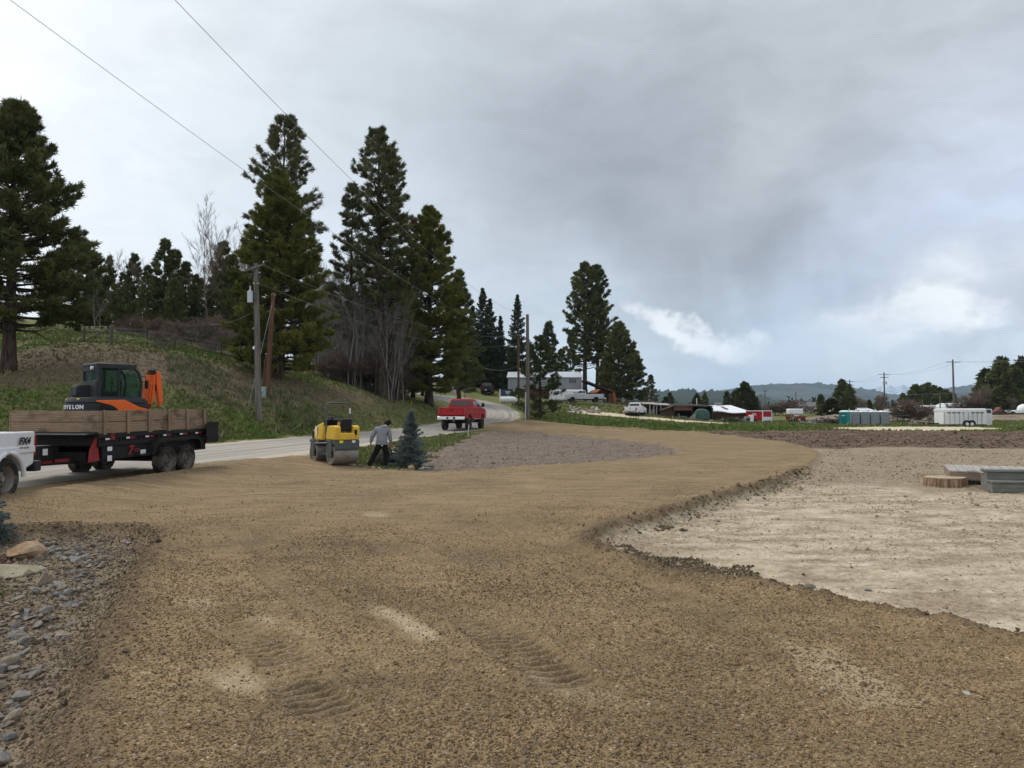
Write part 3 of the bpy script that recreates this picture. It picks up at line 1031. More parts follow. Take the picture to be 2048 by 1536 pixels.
# lawn and pasture across the road bend
xy = scatter_xy(60000, 62, 125, 0.0, .74, power=.6, seed=28)
ok = (sdf_poly(xy[:, 0], xy[:, 1], MUD) < -.3) & (sdf_poly(xy[:, 0], xy[:, 1], SAND) < 0) & (sdf_poly(xy[:, 0], xy[:, 1], PATH) < 0) & (sdf_poly(xy[:, 0], xy[:, 1], DRIVE) < 0)
_s, _l, _z, _h = road_coords(xy[:, 0], xy[:, 1])
xy = xy[ok & (np.abs(_l) > _h + .4)]
scl = np.exp(_r.normal(size=len(xy)) * .35)
lw = sdf_poly(xy[:, 0], xy[:, 1], LAWN) > 0
cg = np.where(lw[:, None], np.array([(.125, .175, .045)]), GC[_r.choice([0, 4, 2, 1], len(xy))])
grass('pasture_grass', xy, .14 * scl, .06 * scl, cg, 3, 29)
# ------------------------------------------------------------------ vegetation builders
def foliage_mat(name):
    M = Mat(name, .75, .12)
    a = M.attr('tint')
    M.col(a.outputs['Color'])
    M.b.inputs['Subsurface Weight'].default_value = 0
    return M.mat


def bark_mat(name, c1, c2, scale=6, stretch=.25):
    M = Mat(name, .9, .1)
    n = M.noise(M.mapping(M.obj(), (1, 1, stretch)), scale, 5, .65)
    M.col(M.mix(M.mr(n, .35, .65), c1, c2))
    M.bump(n, .6, .03)
    return M.mat


M_leaf = foliage_mat('needle_foliage')
M_bark = bark_mat('pine_bark', (.035, .026, .020, 1), (.10, .075, .055, 1))
M_pale = bark_mat('pale_bark', (.13, .12, .105, 1), (.32, .30, .27, 1), 4)
M_twig = bark_mat('grey_twig', (.15, .125, .105, 1), (.26, .225, .195, 1), 3)
M_red = bark_mat('red_twig', (.15, .105, .082, 1), (.23, .17, .135, 1), 3)
M_tan = bark_mat('tan_twig', (.16, .125, .09, 1), (.25, .20, .15, 1), 3)


def tube_arrays(P, r, k=5):
    """P (n,3) centreline, r (n,) radii -> verts, quad faces"""
    P = np.asarray(P, float); r = np.asarray(r, float)
    n = len(P)
    T = np.gradient(P, axis=0)
    T /= np.linalg.norm(T, axis=1, keepdims=True) + 1e-9
    ref = np.where(np.abs(T[:, 2:3]) > .85, np.array([[1., 0, 0]]), np.array([[0., 0, 1.]]))
    if n > 1:
        ref[:] = ref[0]
    A = np.cross(T, ref); A /= np.linalg.norm(A, axis=1, keepdims=True) + 1e-9
    B = np.cross(T, A)
    t = np.arange(k) * 2 * PI / k
    V = P[:, None] + (A[:, None] * np.cos(t)[None, :, None] + B[:, None] * np.sin(t)[None, :, None]) * r[:, None, None]
    i = np.arange((n - 1) * k).reshape(n - 1, k)
    j = np.roll(i, -1, 1)
    F = np.stack([i, j, j + k, i + k], -1).reshape(-1, 4)
    return V.reshape(-1, 3), F


class Acc:
    def __init__(s):
        s.V, s.F, s.n = [], [], 0

    def add(s, V, F):
        s.V.append(V); s.F.append(F + s.n); s.n += len(V)

    def tube(s, P, r, k=5):
        s.add(*tube_arrays(P, r, k))

    def mesh(s, name, mats, smooth=True):
        return np_mesh(name, np.concatenate(s.V), np.concatenate(s.F), mats, smooth=smooth)


def needles(pos, dirs, length, width, n, rg, spread=.9, up=.25, cols=None):
    """bundles of needle blades: n blades at every position"""
    m = len(pos) * n
    k = np.repeat(np.arange(len(pos)), n)
    d = dirs[k] + rg.normal(size=(m, 3)) * spread + np.array([0, 0, up])
    d /= np.linalg.norm(d, axis=1, keepdims=True) + 1e-9
    w = np.cross(d, rg.normal(size=(m, 3))); w /= np.linalg.norm(w, axis=1, keepdims=True) + 1e-9
    L = length[k] * rg.uniform(.6, 1.15, m)
    p = pos[k] + rg.normal(size=(m, 3)) * (length[k] * .18)[:, None]
    ww = w * (width[k] * rg.uniform(.7, 1.3, m))[:, None]
    a = p - ww * .4; b = p + ww * .4
    mid = p + d * (L * .55)[:, None]
    c = mid + ww; e = mid - ww
    tip = p + d * L[:, None]
    V = np.stack([a, b, c, tip, e], 1).reshape(-1, 3)
    o = np.arange(m)[:, None] * 5
    F = np.concatenate([o + np.array([[0, 1, 2]]), o + np.array([[0, 2, 4]]), o + np.array([[4, 2, 3]])], 0)
    c_ = cols[k] * rg.uniform(.75, 1.25, (m, 1))
    return V, F, np.repeat(c_, 5, 0)


def conifer_mesh(seed, H, Rm, cb=.12, nb=150, tuft=.30, tw=.035, per=16, style='pine', trunk_r=None, col=(.04, .055, .02), col2=(.075, .085, .03), gap=.15, dead=0.0, bare_low=0, dens=1.0, lean=0.0):
    rg = np.random.default_rng(seed)
    tr = trunk_r or H * .013 + .05
    wood = Acc()
    nz = 14
    zz = np.linspace(-.4, H * .97, nz)
    sx = np.cumsum(rg.normal(size=nz)) * .012 * H / 10 + lean * zz
    sy = np.cumsum(rg.normal(size=nz)) * .012 * H / 10
    sx -= np.interp(0, zz, sx); sy -= np.interp(0, zz, sy)
    rr = tr * (1 - .93 * np.clip(zz / H, 0, 1)) * (1 + .5 * np.exp(-np.maximum(zz, 0) / (tr * 2.5)))
    wood.tube(np.stack([sx, sy, zz], 1), rr, 9)
    pos, dr, ln, cl = [], [], [], []
    ga = rg.uniform(0, 6)
    # uneven outline: lobes that come and go around and along the tree
    lob_a = rg.uniform(0, 2 * PI, 7); lob_h = rg.uniform(cb, 1, 7); lob_k = rg.uniform(-.38, .30, 7)
    for i in range(nb):
        t = (i + rg.uniform(0, 1)) / nb
        t = t ** .92
        h = H * (cb + (1 - cb) * t)
        a = i * 2.39996 + ga + rg.normal() * .35
        if style == 'pine':
            prof = (1 - t) ** .72 * (.55 + .45 * min(1, t / .16)) + .05
        elif style == 'tall':
            prof = ((1 - t) ** .55) * (.35 + .65 * min(1, t / .35)) + .05
        else:
            prof = (1 - t) ** .95 + .02
        L = Rm * prof * rg.uniform(.72, 1.08)
        for la, lh, lk in zip(lob_a, lob_h, lob_k):
            L *= 1 + lk * math.exp(-(((a - la + PI) % (2 * PI) - PI) / .7) ** 2 - ((h / H - lh) / .09) ** 2)
        if rg.uniform() < gap:
            L *= rg.uniform(.35, .7)
        if style == 'spruce':
            el, curl = -.30 + .55 * t, .25
        else:
            el, curl = -.18 + .75 * t, .28
        el += rg.normal() * .10
        ns = 7
        s = np.linspace(0, 1, ns)
        bx = L * s * math.cos(el)
        bz = L * (s * math.sin(el) + curl * s * s * .8)
        wig = np.cumsum(rg.normal(size=ns)) * .03 * L
        ca, sa = math.cos(a), math.sin(a)
        x0, y0 = np.interp(h, zz, sx), np.interp(h, zz, sy)
        P = np.stack([x0 + bx * ca - wig * sa, y0 + bx * sa + wig * ca, h + bz], 1)
        br = max(.008, tr * .28 * (1 - t * .75) * min(1, L / 2))
        wood.tube(P, br * (1 - .85 * s) + .004, 3)
        isdead = rg.uniform() < dead or (bare_low and t < bare_low and rg.uniform() < .8)
        if isdead:
            for q in range(3):
                s0 = rg.uniform(.3, .9)
                p0 = np.array([np.interp(s0, s, P[:, k]) for k in range(3)])
                dd = rg.normal(size=3); dd[2] *= .4
                wood.tube(np.stack([p0, p0 + dd * L * .14, p0 + dd * L * .22]), [br * .4, br * .25, .003], 3)
            continue
        bd = np.gradient(P, axis=0); bd /= np.linalg.norm(bd, axis=1, keepdims=True)
        side = np.array([-sa, ca, 0])
        if style == 'spruce':
            nt = max(4, int(L / (tuft * .42) * dens))
            ss = np.linspace(.10, 1, nt)
            for s0 in ss:
                p0 = np.array([np.interp(s0, s, P[:, k]) for k in range(3)])
                d0 = np.array([np.interp(s0, s, bd[:, k]) for k in range(3)])
                pos.append(p0); dr.append(d0); ln.append(tuft * (1.1 - .55 * t)); cl.append(rg.uniform())
                sl = L * .36 * (1 - s0 * .75)
                for sg in (-1, 1):
                    nn = max(1, int(sl / (tuft * .55)))
                    for q in range(1, nn + 1):
                        f = q / nn
                        pos.append(p0 + (side * sg * .8 + d0 * .6) * sl * f + np.array([0, 0, -.10 * sl * f])); dr.append(side * sg * .7 + d0 * .7)
                        ln.append(tuft * (1 - .5 * t)); cl.append(rg.uniform())
        else:
            nt = int((5 + L * 4.2) * dens)
            for q in range(nt):
                s0 = rg.uniform(.22, 1.0) ** .7
                p0 = np.array([np.interp(s0, s, P[:, k]) for k in range(3)])
                d0 = np.array([np.interp(s0, s, bd[:, k]) for k in range(3)])
                sl = (L * .30 * (1.15 - s0) + .12) * rg.uniform(.3, 1)
                sg = rg.choice((-1, 1))
                tip = p0 + (side * sg * rg.uniform(.2, 1) + d0 * .7 + np.array([0, 0, rg.uniform(-.1, .5)])) * sl
                pos.append(tip); dr.append((tip - p0) / (sl + 1e-6) * .6 + d0 * .4); ln.append(tuft * rg.uniform(.75, 1.2)); cl.append(rg.uniform())
            pos.append(P[-1]); dr.append(bd[-1]); ln.append(tuft); cl.append(rg.uniform())
    # leader
    for q in range(6):
        pos.append(np.array([sx[-1] + rg.normal() * .04, sy[-1] + rg.normal() * .04, H * (.955 + .008 * q)])); dr.append(np.array([0, 0, 1.])); ln.append(tuft * (.9 if style != 'spruce' else .5)); cl.append(rg.uniform())
    pos = np.array(pos); dr = np.array(dr); ln = np.array(ln); cl = np.array(cl)[:, None]
    # light and dark clumps: young shoots are yellower than old needles
    clump = fbm(pos[:, 0] * .7 + pos[:, 2] * .3, pos[:, 1] * .7 + pos[:, 2] * .9, seed, 3)[:, None]
    k = np.clip(cl * .55 + .35 + clump * .9, 0, 1)
    cc = np.array(col) * (1 - k) + np.array(col2) * k
    V, F, C = needles(pos, dr, ln, ln * 0 + tw, per, rg, spread=(.55 if style != 'spruce' else .42), up=(.22 if style != 'spruce' else .02), cols=cc)
    crown = np_mesh('crown', V, F, [M_leaf], attrs={'tint': ('POINT', C)})
    return wood.mesh('trunk', [M_bark]), crown


def put_tree(name, meshes, x, y, label, cat='tree', group=None, s=1.0, rz=None, sz=None, z=None):
    o = empty(name, (x, y, zat(x, y) - .05 if z is None else z), random.uniform(0, 6.28) if rz is None else rz, label, cat, group)
    o.scale = (s, s, s if sz is None else sz)
    for nme, me in zip(('trunk', 'crown'), meshes):
        link(nme, me, o)
    return o


def tree_at(px, d, top, mesh_fn, name, label, group=None, cat='pine tree', **kw):
    """unique tree: trunk base in the picture column px at distance d, top seen at height top"""
    x, _, _ = at(px, 800, d)
    g = zat(x, d)
    Ht = at(px, top, d)[2] - g
    return put_tree(name, mesh_fn(Ht), x, d, label, cat, group, **kw)


YG, YG2 = (.072, .092, .022), (.215, .218, .056)      # fresh pine
DG, DG2 = (.055, .070, .026), (.155, .170, .060)      # dark pine
GG, GG2 = (.070, .082, .038), (.185, .190, .090)      # greyer pine

tree_at(16, 42.4, 216, lambda H: conifer_mesh(1, H, 4.9, .16, 240, .34, .023, 34, 'pine', .36, DG, DG2, .12, bare_low=.05, dens=1.25), 'ponderosa_pine', 'big dark pine at the left edge, its trunk standing on the bare bank')
tree_at(556, 53, 352, lambda H: conifer_mesh(2, H, 4.4, .05, 250, .34, .024, 35, 'pine', .30, YG, YG2, .10, dens=1.3), 'ponderosa_pine', 'dense full pine directly behind the transformer pole, branches down to the bank')
tree_at(560, 61, 243, lambda H: conifer_mesh(3, H, 4.4, .25, 150, .36, .023, 26, 'tall', .32, GG, GG2, .3, dead=.05, dens=1.0), 'ponderosa_pine', 'tall open pine rising behind the dense pine by the transformer pole')
tree_at(764, 67, 265, lambda H: conifer_mesh(4, H, 3.9, .34, 150, .37, .024, 27, 'tall', .42, GG, GG2, .3, dead=.08, bare_low=.05, dens=.95, lean=-.022), 'ponderosa_pine', 'tallest pine of the middle group, thick dark trunk bare below', )
tree_at(780, 68, 316, lambda H: conifer_mesh(5, H, 3.6, .30, 140, .37, .024, 27, 'tall', .34, DG, DG2, .25, dead=.08, bare_low=.06, dens=.95), 'ponderosa_pine', 'second tall pine just right of the tallest one in the middle group')
tree_at(703, 71, 372, lambda H: conifer_mesh(6, H, 3.4, .22, 140, .36, .023, 25, 'pine', .24, GG, GG2, .3, dead=.1, dens=.9), 'ponderosa_pine', 'thin greyish pine left of the tall pair, above the bare birch thicket')
tree_at(858, 75.5, 422, lambda H: conifer_mesh(7, H, 5.3, .07, 250, .37, .026, 35, 'pine', .38, YG, YG2, .10, dens=1.3), 'ponderosa_pine', 'broad dense pine leaning over the road behind the red pickup')
tree_at(826, 79, 440, lambda H: conifer_mesh(8, H, 2.3, .45, 70, .38, .036, 14, 'pine', .2, (.05, .045, .03), (.20, .10, .06), .3), 'ponderosa_pine', 'pine with a reddish dying top between the tall pair and broad pine')
tree_at(918, 96, 548, lambda H: conifer_mesh(9, H, 3.6, .10, 130, .44, .044, 16, 'pine', .26, DG, DG2, .2), 'ponderosa_pine', 'dark pine tucked behind the right side of the broad roadside pine')
tree_at(1080, 72.5, 676, lambda H: conifer_mesh(10, H, 3.0, .05, 95, .32, .020, 26, 'pine', .17, (.040, .058, .020), (.085, .105, .038), .3, dens=.7), 'ponderosa_pine', 'young bushy pine beside the bare pole at the road bend')
tree_at(152, 62, 484, lambda H: conifer_mesh(12, H, 3.6, .08, 140, .38, .036, 16, 'pine', .22, DG, DG2, .2), 'ponderosa_pine', 'pine half hidden behind the right side of the left edge pine')

# the pines beyond the bend
tree_at(1170, 150, 531, lambda H: conifer_mesh(13, H, 5.6, .20, 170, .55, .06, 16, 'tall', .5, DG, DG2, .2, bare_low=.06, dens=.9), 'ponderosa_pine', 'tall double pine behind the grey barn, left trunk of the pair')
tree_at(1194, 151, 536, lambda H: conifer_mesh(14, H, 5.0, .22, 150, .55, .06, 15, 'tall', .42, DG, DG2, .25, bare_low=.06, dens=.9), 'ponderosa_pine', 'tall double pine behind the grey barn, right trunk of the pair')
tree_at(1238, 142, 648, lambda H: conifer_mesh(15, H, 4.6, .08, 150, .52, .055, 16, 'pine', .32, DG, DG2, .2), 'ponderosa_pine', 'pointed dark pine right of the tall double pine')
tree_at(1264, 146, 702, lambda H: conifer_mesh(16, H, 3.8, .06, 100, .5, .055, 15, 'pine', .24, DG, DG2, .2), 'ponderosa_pine', 'shorter dark pine on the right flank of the pointed pine')
tree_at(1218, 147, 712, lambda H: conifer_mesh(17, H, 3.6, .06, 90, .5, .055, 15, 'pine', .24, DG, DG2, .2), 'ponderosa_pine', 'shorter dark pine behind the orange barn')
SPR = [conifer_mesh(30 + i, 20, 4.6, .05, 120, .62, .07, 9, 'spruce', .26, (.032, .046, .020), (.07, .085, .038), .15, dens=.75) for i in range(3)]
PIN = [conifer_mesh(40 + i, 12, 2.7, .06, 90, .46, .052, 13, 'pine', .2, DG, DG2, .2, dens=.9) for i in range(4)]


def mesh_tree(px, d, top, ms, H0_, name, label, group=None, wide=1.0, cat='tree'):
    x, _, _ = at(px, 800, d)
    Ht = at(px, top, d)[2] - zat(x, d)
    k = Ht / H0_
    return put_tree(name, ms, x, d, label, cat, group, s=k * wide, sz=k)


for (px, d, top, i, lab) in [
    (966, 150, 577, 0, 'taller spruce of the pair above the far parked trucks'), (979, 153, 598, 1, 'second spruce of the pair above the far parked trucks'),
    (945, 158, 612, 2, 'dark spruce left of the spruce pair beyond the road'), (1001, 148, 632, 1, 'dark spruce right of the spruce pair beyond the road'),
    (1034, 145, 590, 0, 'slender pointed spruce behind the brown pole at the road bend'), (928, 140, 660, 2, 'low dark spruce beside the broad roadside pine')]:
    mesh_tree(px, d, top, SPR[i], 20, 'spruce_tree', lab, wide=(.9 if px == 1034 else 1.0), cat='spruce tree')
for (px, d, top, i, lab, w) in [
    (1098, 168, 647, 0, 'dark pine standing behind the middle of the grey barn', 1.1), (1124, 172, 700, 1, 'low dark pine behind the right end of the barn roof', 1.3),
    (1062, 170, 690, 2, 'low dark pine behind the left end of the barn roof', 1.3), (1142, 165, 665, 3, 'slim dark pine left of the tall double pine', .8),
    (1302, 165, 751, 1, 'small lone pine right of the pointed dark pine', 1.3), (1288, 172, 775, 2, 'very small pine at the edge of the far pines', 1.2),
    (985, 172, 690, 3, 'dark pine under the spruce pair', 1.4), (1020, 165, 700, 0, 'dark pine under the slender spruce', 1.4), (905, 150, 690, 1, 'dark pine behind the flag by the road', 1.4)]:
    mesh_tree(px, d, top, PIN[i], 12, 'pine_tree', lab, wide=w, cat='pine tree')
# row of pines along the crest of the hill
for (px, d, top, i) in [(176, 78, 540, 1), (214, 88, 516, 0), (240, 92, 548, 2), (263, 90, 511, 3), (292, 86, 535, 1), (306, 90, 556, 2), (326, 88, 484, 0), (347, 95, 504, 3), (367, 96, 528, 1),
                        (388, 92, 552, 2), (280, 80, 585, 3), (345, 84, 560, 1), (442, 98, 488, 2), (462, 92, 515, 0), (200, 84, 590, 3), (-30, 80, 500, 2), (100, 85, 520, 1), (240, 84, 575, 0), (188, 92, 560, 3), (227, 96, 570, 1), (255, 94, 560, 2), (316, 94, 570, 3), (358, 100, 565, 0), (378, 100, 575, 3), (400, 104, 560, 1), (415, 100, 580, 0), (432, 104, 545, 2), (450, 100, 575, 3), (472, 104, 560, 1)]:
    mesh_tree(px, d, top, PIN[i], 12, 'pine_tree', 'dark green pine in the row along the hill crest', 'pines along the hill crest', wide=random.uniform(.8, 1.15), cat='pine tree')
for i, (px, d, top) in enumerate([(500, 112, 560), (535, 118, 600), (590, 112, 590), (630, 108, 600), (655, 116, 570), (680, 110, 610), (705, 118, 585), (728, 108, 600), (750, 114, 575), (775, 110, 600), (800, 116, 580), (820, 108, 610), (845, 112, 640)]):
    mesh_tree(px, d, top, PIN[i % 4], 12, 'pine_tree', 'dark pine in the wood behind the birch thicket', 'pines behind the birch thicket', wide=1.25, cat='pine tree')
# the dead leader and the far right-hand trees
FAR = [conifer_mesh(60 + i, 12, 3.4, .04, 70, .8, .13, 10, 'pine', .2, DG, DG2, .15, dens=.9) for i in range(3)]
FARO = [conifer_mesh(66 + i, 10, 3.4, .02, 70, .8, .13, 10, 'pine', .2, (.05, .06, .02), (.10, .105, .04), .15, dens=.9) for i in range(2)]
for (px, d, top, ms, H_, lab, w) in [
    (1394, 175, 789, FARO[0], 10, 'small yellowish pine beyond the brown shed', 1.1), (1340, 180, 786, FAR[0], 12, 'small dark pine above the bare brush by the old white truck', 1.3),
    (1331, 178, 794, FARO[1], 10, 'small olive pine above the bare brush by the old white truck', 1.4),
    (1410, 185, 786, FAR[1], 12, 'thin pine behind the brown shed roof', .9),
    (1490, 172, 768, FARO[0], 10, 'largest olive pine behind the white roofed shed', 1.35), (1470, 176, 783, FARO[1], 10, 'olive pine behind the white roofed shed, left of the largest', 1.0),
    (1454, 180, 784, FAR[2], 12, 'dark pine behind the white roofed shed chimney', 1.0), (1506, 170, 792, FARO[1], 10, 'low olive pine between white roofed shed and red trailer', 1.3),
    (1684, 178, 762, FAR[0], 12, 'tall dark conifer above the portable toilets, left of a pair', 1.15), (1698, 180, 771, FAR[1], 12, 'dark conifer above the portable toilets, right of a pair', 1.0),
    (1641, 185, 790, FAR[2], 12, 'small lopsided pine behind the cream house roof', 1.2), (1738, 200, 801, FAR[0], 12, 'small round dark pine above the portable toilets', 1.5),
    (1663, 150, 799, FARO[1], 10, 'broad olive juniper in front of the cream house', 2.3)]:
    mesh_tree(px, d, top, ms, H_, 'pine_tree', lab, wide=w, cat='pine tree')
for i, (px, d, top) in enumerate([(1806, 262, 788), (1822, 255, 782), (1831, 260, 771), (1844, 265, 773), (1856, 258, 768), (1868, 262, 773), (1880, 256, 777), (1893, 262, 781), (1905, 258, 786), (1849, 250, 790), (1872, 250, 790), (1815, 250, 796)]):
    mesh_tree(px, d, top, FAR[i % 3], 12, 'pine_tree', 'dark pine in the grove behind the white railway tank car', 'pines behind the tank car', wide=1.25, cat='pine tree')
for i, (px, d, top) in enumerate([(1951, 200, 788), (1962, 195, 766), (1975, 198, 741), (1990, 190, 752), (2006, 188, 720), (2022, 192, 738), (2034, 186, 742), (2050, 190, 722), (2070, 188, 730), (1998, 180, 775), (2030, 178, 778), (2015, 180, 765), (2090, 190, 740)]):
    mesh_tree(px, d, top, (FAR + FARO)[i % 4], 12 if i % 4 < 3 else 10, 'pine_tree', 'tall dark pine in the clump at the right edge', 'pines at the right edge', wide=1.35, cat='pine tree')


# ------------------------------------------------------------------ bare trees, birches and brush
def bare_mesh(seed, H, mat, spread=.45, trunk=.12, levels=4, nb=5, stems=1, up=.35, name='branches', minr=.006):
    rg = np.random.default_rng(seed)
    A = Acc()

    def grow(p, d, L, r, lev):
        n = 5
        P = [p]
        dd = d.copy()
        for i in range(n):
            dd = dd + rg.normal(size=3) * .10 + np.array([0, 0, up * .10])
            dd /= np.linalg.norm(dd)
            P.append(P[-1] + dd * L / n)
        P = np.array(P)
        A.tube(P, np.linspace(r, max(r * .35, minr * .6), n + 1), 6 if lev == 0 else 3)
        if lev >= levels:
            return
        k = nb + rg.integers(0, 3)
        for i in range(k):
            f = rg.uniform(.3 if lev == 0 else .15, 1.0)
            q = np.array([np.interp(f * n, np.arange(n + 1), P[:, c]) for c in range(3)])
            a = rg.normal(size=3); a -= dd * (a @ dd); a /= np.linalg.norm(a) + 1e-9
            nd = dd * (1 - spread) + a * spread * 1.2 + np.array([0, 0, up * .5]); nd /= np.linalg.norm(nd)
            grow(q, nd, L * rg.uniform(.38, .66) * (1.15 - .35 * f), max(r * .45 * (1.1 - .5 * f), minr), lev + 1)
    for s in range(stems):
        d = np.array([rg.normal() * (.05 if stems == 1 else .42), rg.normal() * (.05 if stems == 1 else .42), 1.]); d /= np.linalg.norm(d)
        grow(np.array([rg.normal() * (.0 if stems == 1 else .10), rg.normal() * (.0 if stems == 1 else .10), -.15]), d, H * (.62 if stems == 1 else .6), trunk * (1 if stems == 1 else .6), 0)
    return A.mesh(name, [mat])


def put_bare(name, me, x, y, label, cat, group=None, s=1.0, sz=None, rz=None):
    o = link(name, me)
    o.location = (x, y, zat(x, y) - .05)
    o.rotation_euler = (0, 0, random.uniform(0, 6.28) if rz is None else rz)
    o.scale = (s, s, s if sz is None else sz)
    return tag(o, label, cat, group)


def bare_at(px, d, top, me, H_, name, label, cat, group=None, wide=1.0):
    x, _, _ = at(px, 800, d)
    k = (at(px, top, d)[2] - zat(x, d)) / H_
    return put_bare(name, me, x, d, label, cat, group, k * wide, k)


COT = [bare_mesh(100 + i, 17, M_tan, .40, .20, 4, 4, 3, .6, minr=.014) for i in range(2)]
for px, d, top, i, lab in [(418, 92, 402, 0, 'big bare grey tree left of the dense pine, its twigs against the sky'), (462, 96, 408, 1, 'bare grey tree close to the left side of the dense pine'), (622, 84, 432, 1, 'bare tree showing to the right of the dense pine'), (648, 90, 470, 0, 'thin bare tree left of the greyish pine')]:
    bare_at(px, d, top + 30, COT[i], 15, 'bare_tree', lab, 'bare tree')
BIR = [bare_mesh(110 + i, 11, [M_pale, M_pale, M_twig][i % 3], .42, .095, 3, 5, 1, .5, minr=.010) for i in range(5)]
bare_at(186, 57, 535, BIR[0], 10, 'birch_tree', 'slender white birch leaning beside the old wooden corner post', 'birch tree', wide=.8)
bare_at(201, 60, 590, BIR[3], 10, 'birch_tree', 'short pale birch just right of the leaning white birch', 'birch tree', wide=.8)
_rr = np.random.default_rng(77)
for i in range(78):
    px = 628 + 185 * _rr.uniform() ** .9
    d = _rr.uniform(66, 92)
    bare_at(px, d, _rr.uniform(500, 650), BIR[int(_rr.integers(0, 5))], 10, 'birch_tree', 'thin bare grey trunk in the birch thicket behind the middle pines', 'birch thicket trunks', 'birch tree', wide=_rr.uniform(.6, .9))
BSH = [bare_mesh(130 + i, 4.2, [M_red, M_twig, M_red][i % 3], .5, .05, 4, 4, 6, .35, minr=.009) for i in range(4)]
for i in range(26):
    px = 225 + 250 * (i + _rr.uniform()) / 26
    d = _rr.uniform(58, 78)
    bare_at(px, d, _rr.uniform(618, 665), BSH[i % 4], 3.6, 'bare_shrub', 'reddish brown leafless shrub in the thicket on the hill', 'leafless shrubs on the hill', 'shrub', wide=_rr.uniform(1.0, 1.5))
for i in range(34):
    px = 640 + 170 * (i + _rr.uniform()) / 34
    d = _rr.uniform(66, 85)
    bare_at(px, d, _rr.uniform(690, 735), BSH[i % 4], 3.6, 'bare_shrub', 'leafless shrub at the foot of the birch thicket', 'leafless shrubs under the birches', 'shrub', wide=_rr.uniform(1.2, 1.8))
bare_at(328, 51, 655, BSH[1], 3.6, 'bare_shrub', 'spreading bare shrub on the grass by the wire fence', 'shrub', wide=1.5)
FSH = [bare_mesh(140 + i, 4.2, [M_twig, M_tan, M_red][i], .5, .07, 3, 6, 9, .35, minr=.022) for i in range(3)]
for i in range(13):
    px = 1252 + 92 * (i + _rr.uniform()) / 13
    bare_at(px, _rr.uniform(124, 140), _rr.uniform(798, 808), FSH[i % 2], 3.6, 'bare_shrub', 'grey leafless shrub in the brush behind the old white truck', 'grey brush behind the old truck', 'shrub', wide=1.6)
for px, d, top, i, w, lab in [(1572, 165, 799, 2, 2.2, 'round bare brown tree behind the red trailer'), (1553, 168, 806, 0, 1.8, 'low bare shrub just behind the red trailer'),
                              (1823, 116, 797, 2, 1.7, 'large bare spreading shrub between portable toilets and horse trailer'), (1836, 117, 812, 0, 1.4, 'bare shrub leaning towards the horse trailer'), (1808, 118, 815, 0, 1.2, 'low bare shrub on the left of the large spreading shrub'),
                              (1710, 190, 790, 1, .9, 'pale bare tree right of the dark conifer pair'), (1723, 192, 798, 1, .9, 'small pale bare tree above the portable toilets'), (1764, 195, 787, 1, .8, 'thin tan bare tree behind the pole with transformers'),
                              (1952, 185, 790, 2, 1.8, 'reddish bare tree above the horse trailer'), (1968, 187, 775, 1, 1.1, 'pale bare tree against the right pine clump'), (1981, 186, 770, 1, .7, 'slim pale bare tree against the right pine clump'), (2022, 178, 790, 1, .8, 'pale bare tree near the right edge')]:
    bare_at(px, d, top, FSH[i], 3.6, 'bare_tree' if top < 805 else 'bare_shrub', lab, 'bare tree' if top < 805 else 'shrub', wide=w)

# blue spruces
BLU = conifer_mesh(200, 1.75, .62, .05, 105, .095, .0055, 24, 'spruce', .03, (.095, .135, .125), (.21, .25, .235), .12, dens=.42)
_x, _y, _z = hit(822, 935)
put_tree('blue_spruce', BLU, _x, _y, 'small blue spruce with a bare leader, planted beside the stooping man', 'spruce tree', s=1.06, rz=.4, sz=1.1)
_bl = bpy.data.objects['blue_spruce']
_a = Acc(); _a.tube([(0, 0, 1.6), (.005, 0, 1.85), (0, 0, 2.06)], [.024, .02, .015], 6)
link('leader', _a.mesh('leader', [M_tan]), _bl)
_x, _y = at(-34, 1050, 10.9)[:2]
put_tree('blue_spruce', BLU, _x, _y, 'blue spruce cut off by the left edge, by the orange boulder', 'spruce tree', s=.75, rz=2.4, sz=.62)
# ------------------------------------------------------------------ part builder
import bmesh


def simple_mat(name, c, rough=.5, spec=.4, metal=0.0, dirt=None, dscale=6, damt=.5, coat=0.0, bump=0.0):
    M = Mat(name, rough, spec, metal)
    if dirt is not None:
        n = M.noise(M.obj(), dscale, 5, .65)
        M.col(M.mix(M.m('MULTIPLY', M.mr(n, .42, .72), damt), (*c, 1), (*dirt, 1)))
        M.set(M.b.inputs['Roughness'], M.mr(n, .3, .7, rough, min(1, rough + .25)))
        if bump:
            M.bump(n, bump, .01)
    else:
        M.col((*c, 1))
    M.b.inputs['Coat Weight'].default_value = coat
    M.b.inputs['Coat Roughness'].default_value = .08
    return M.mat


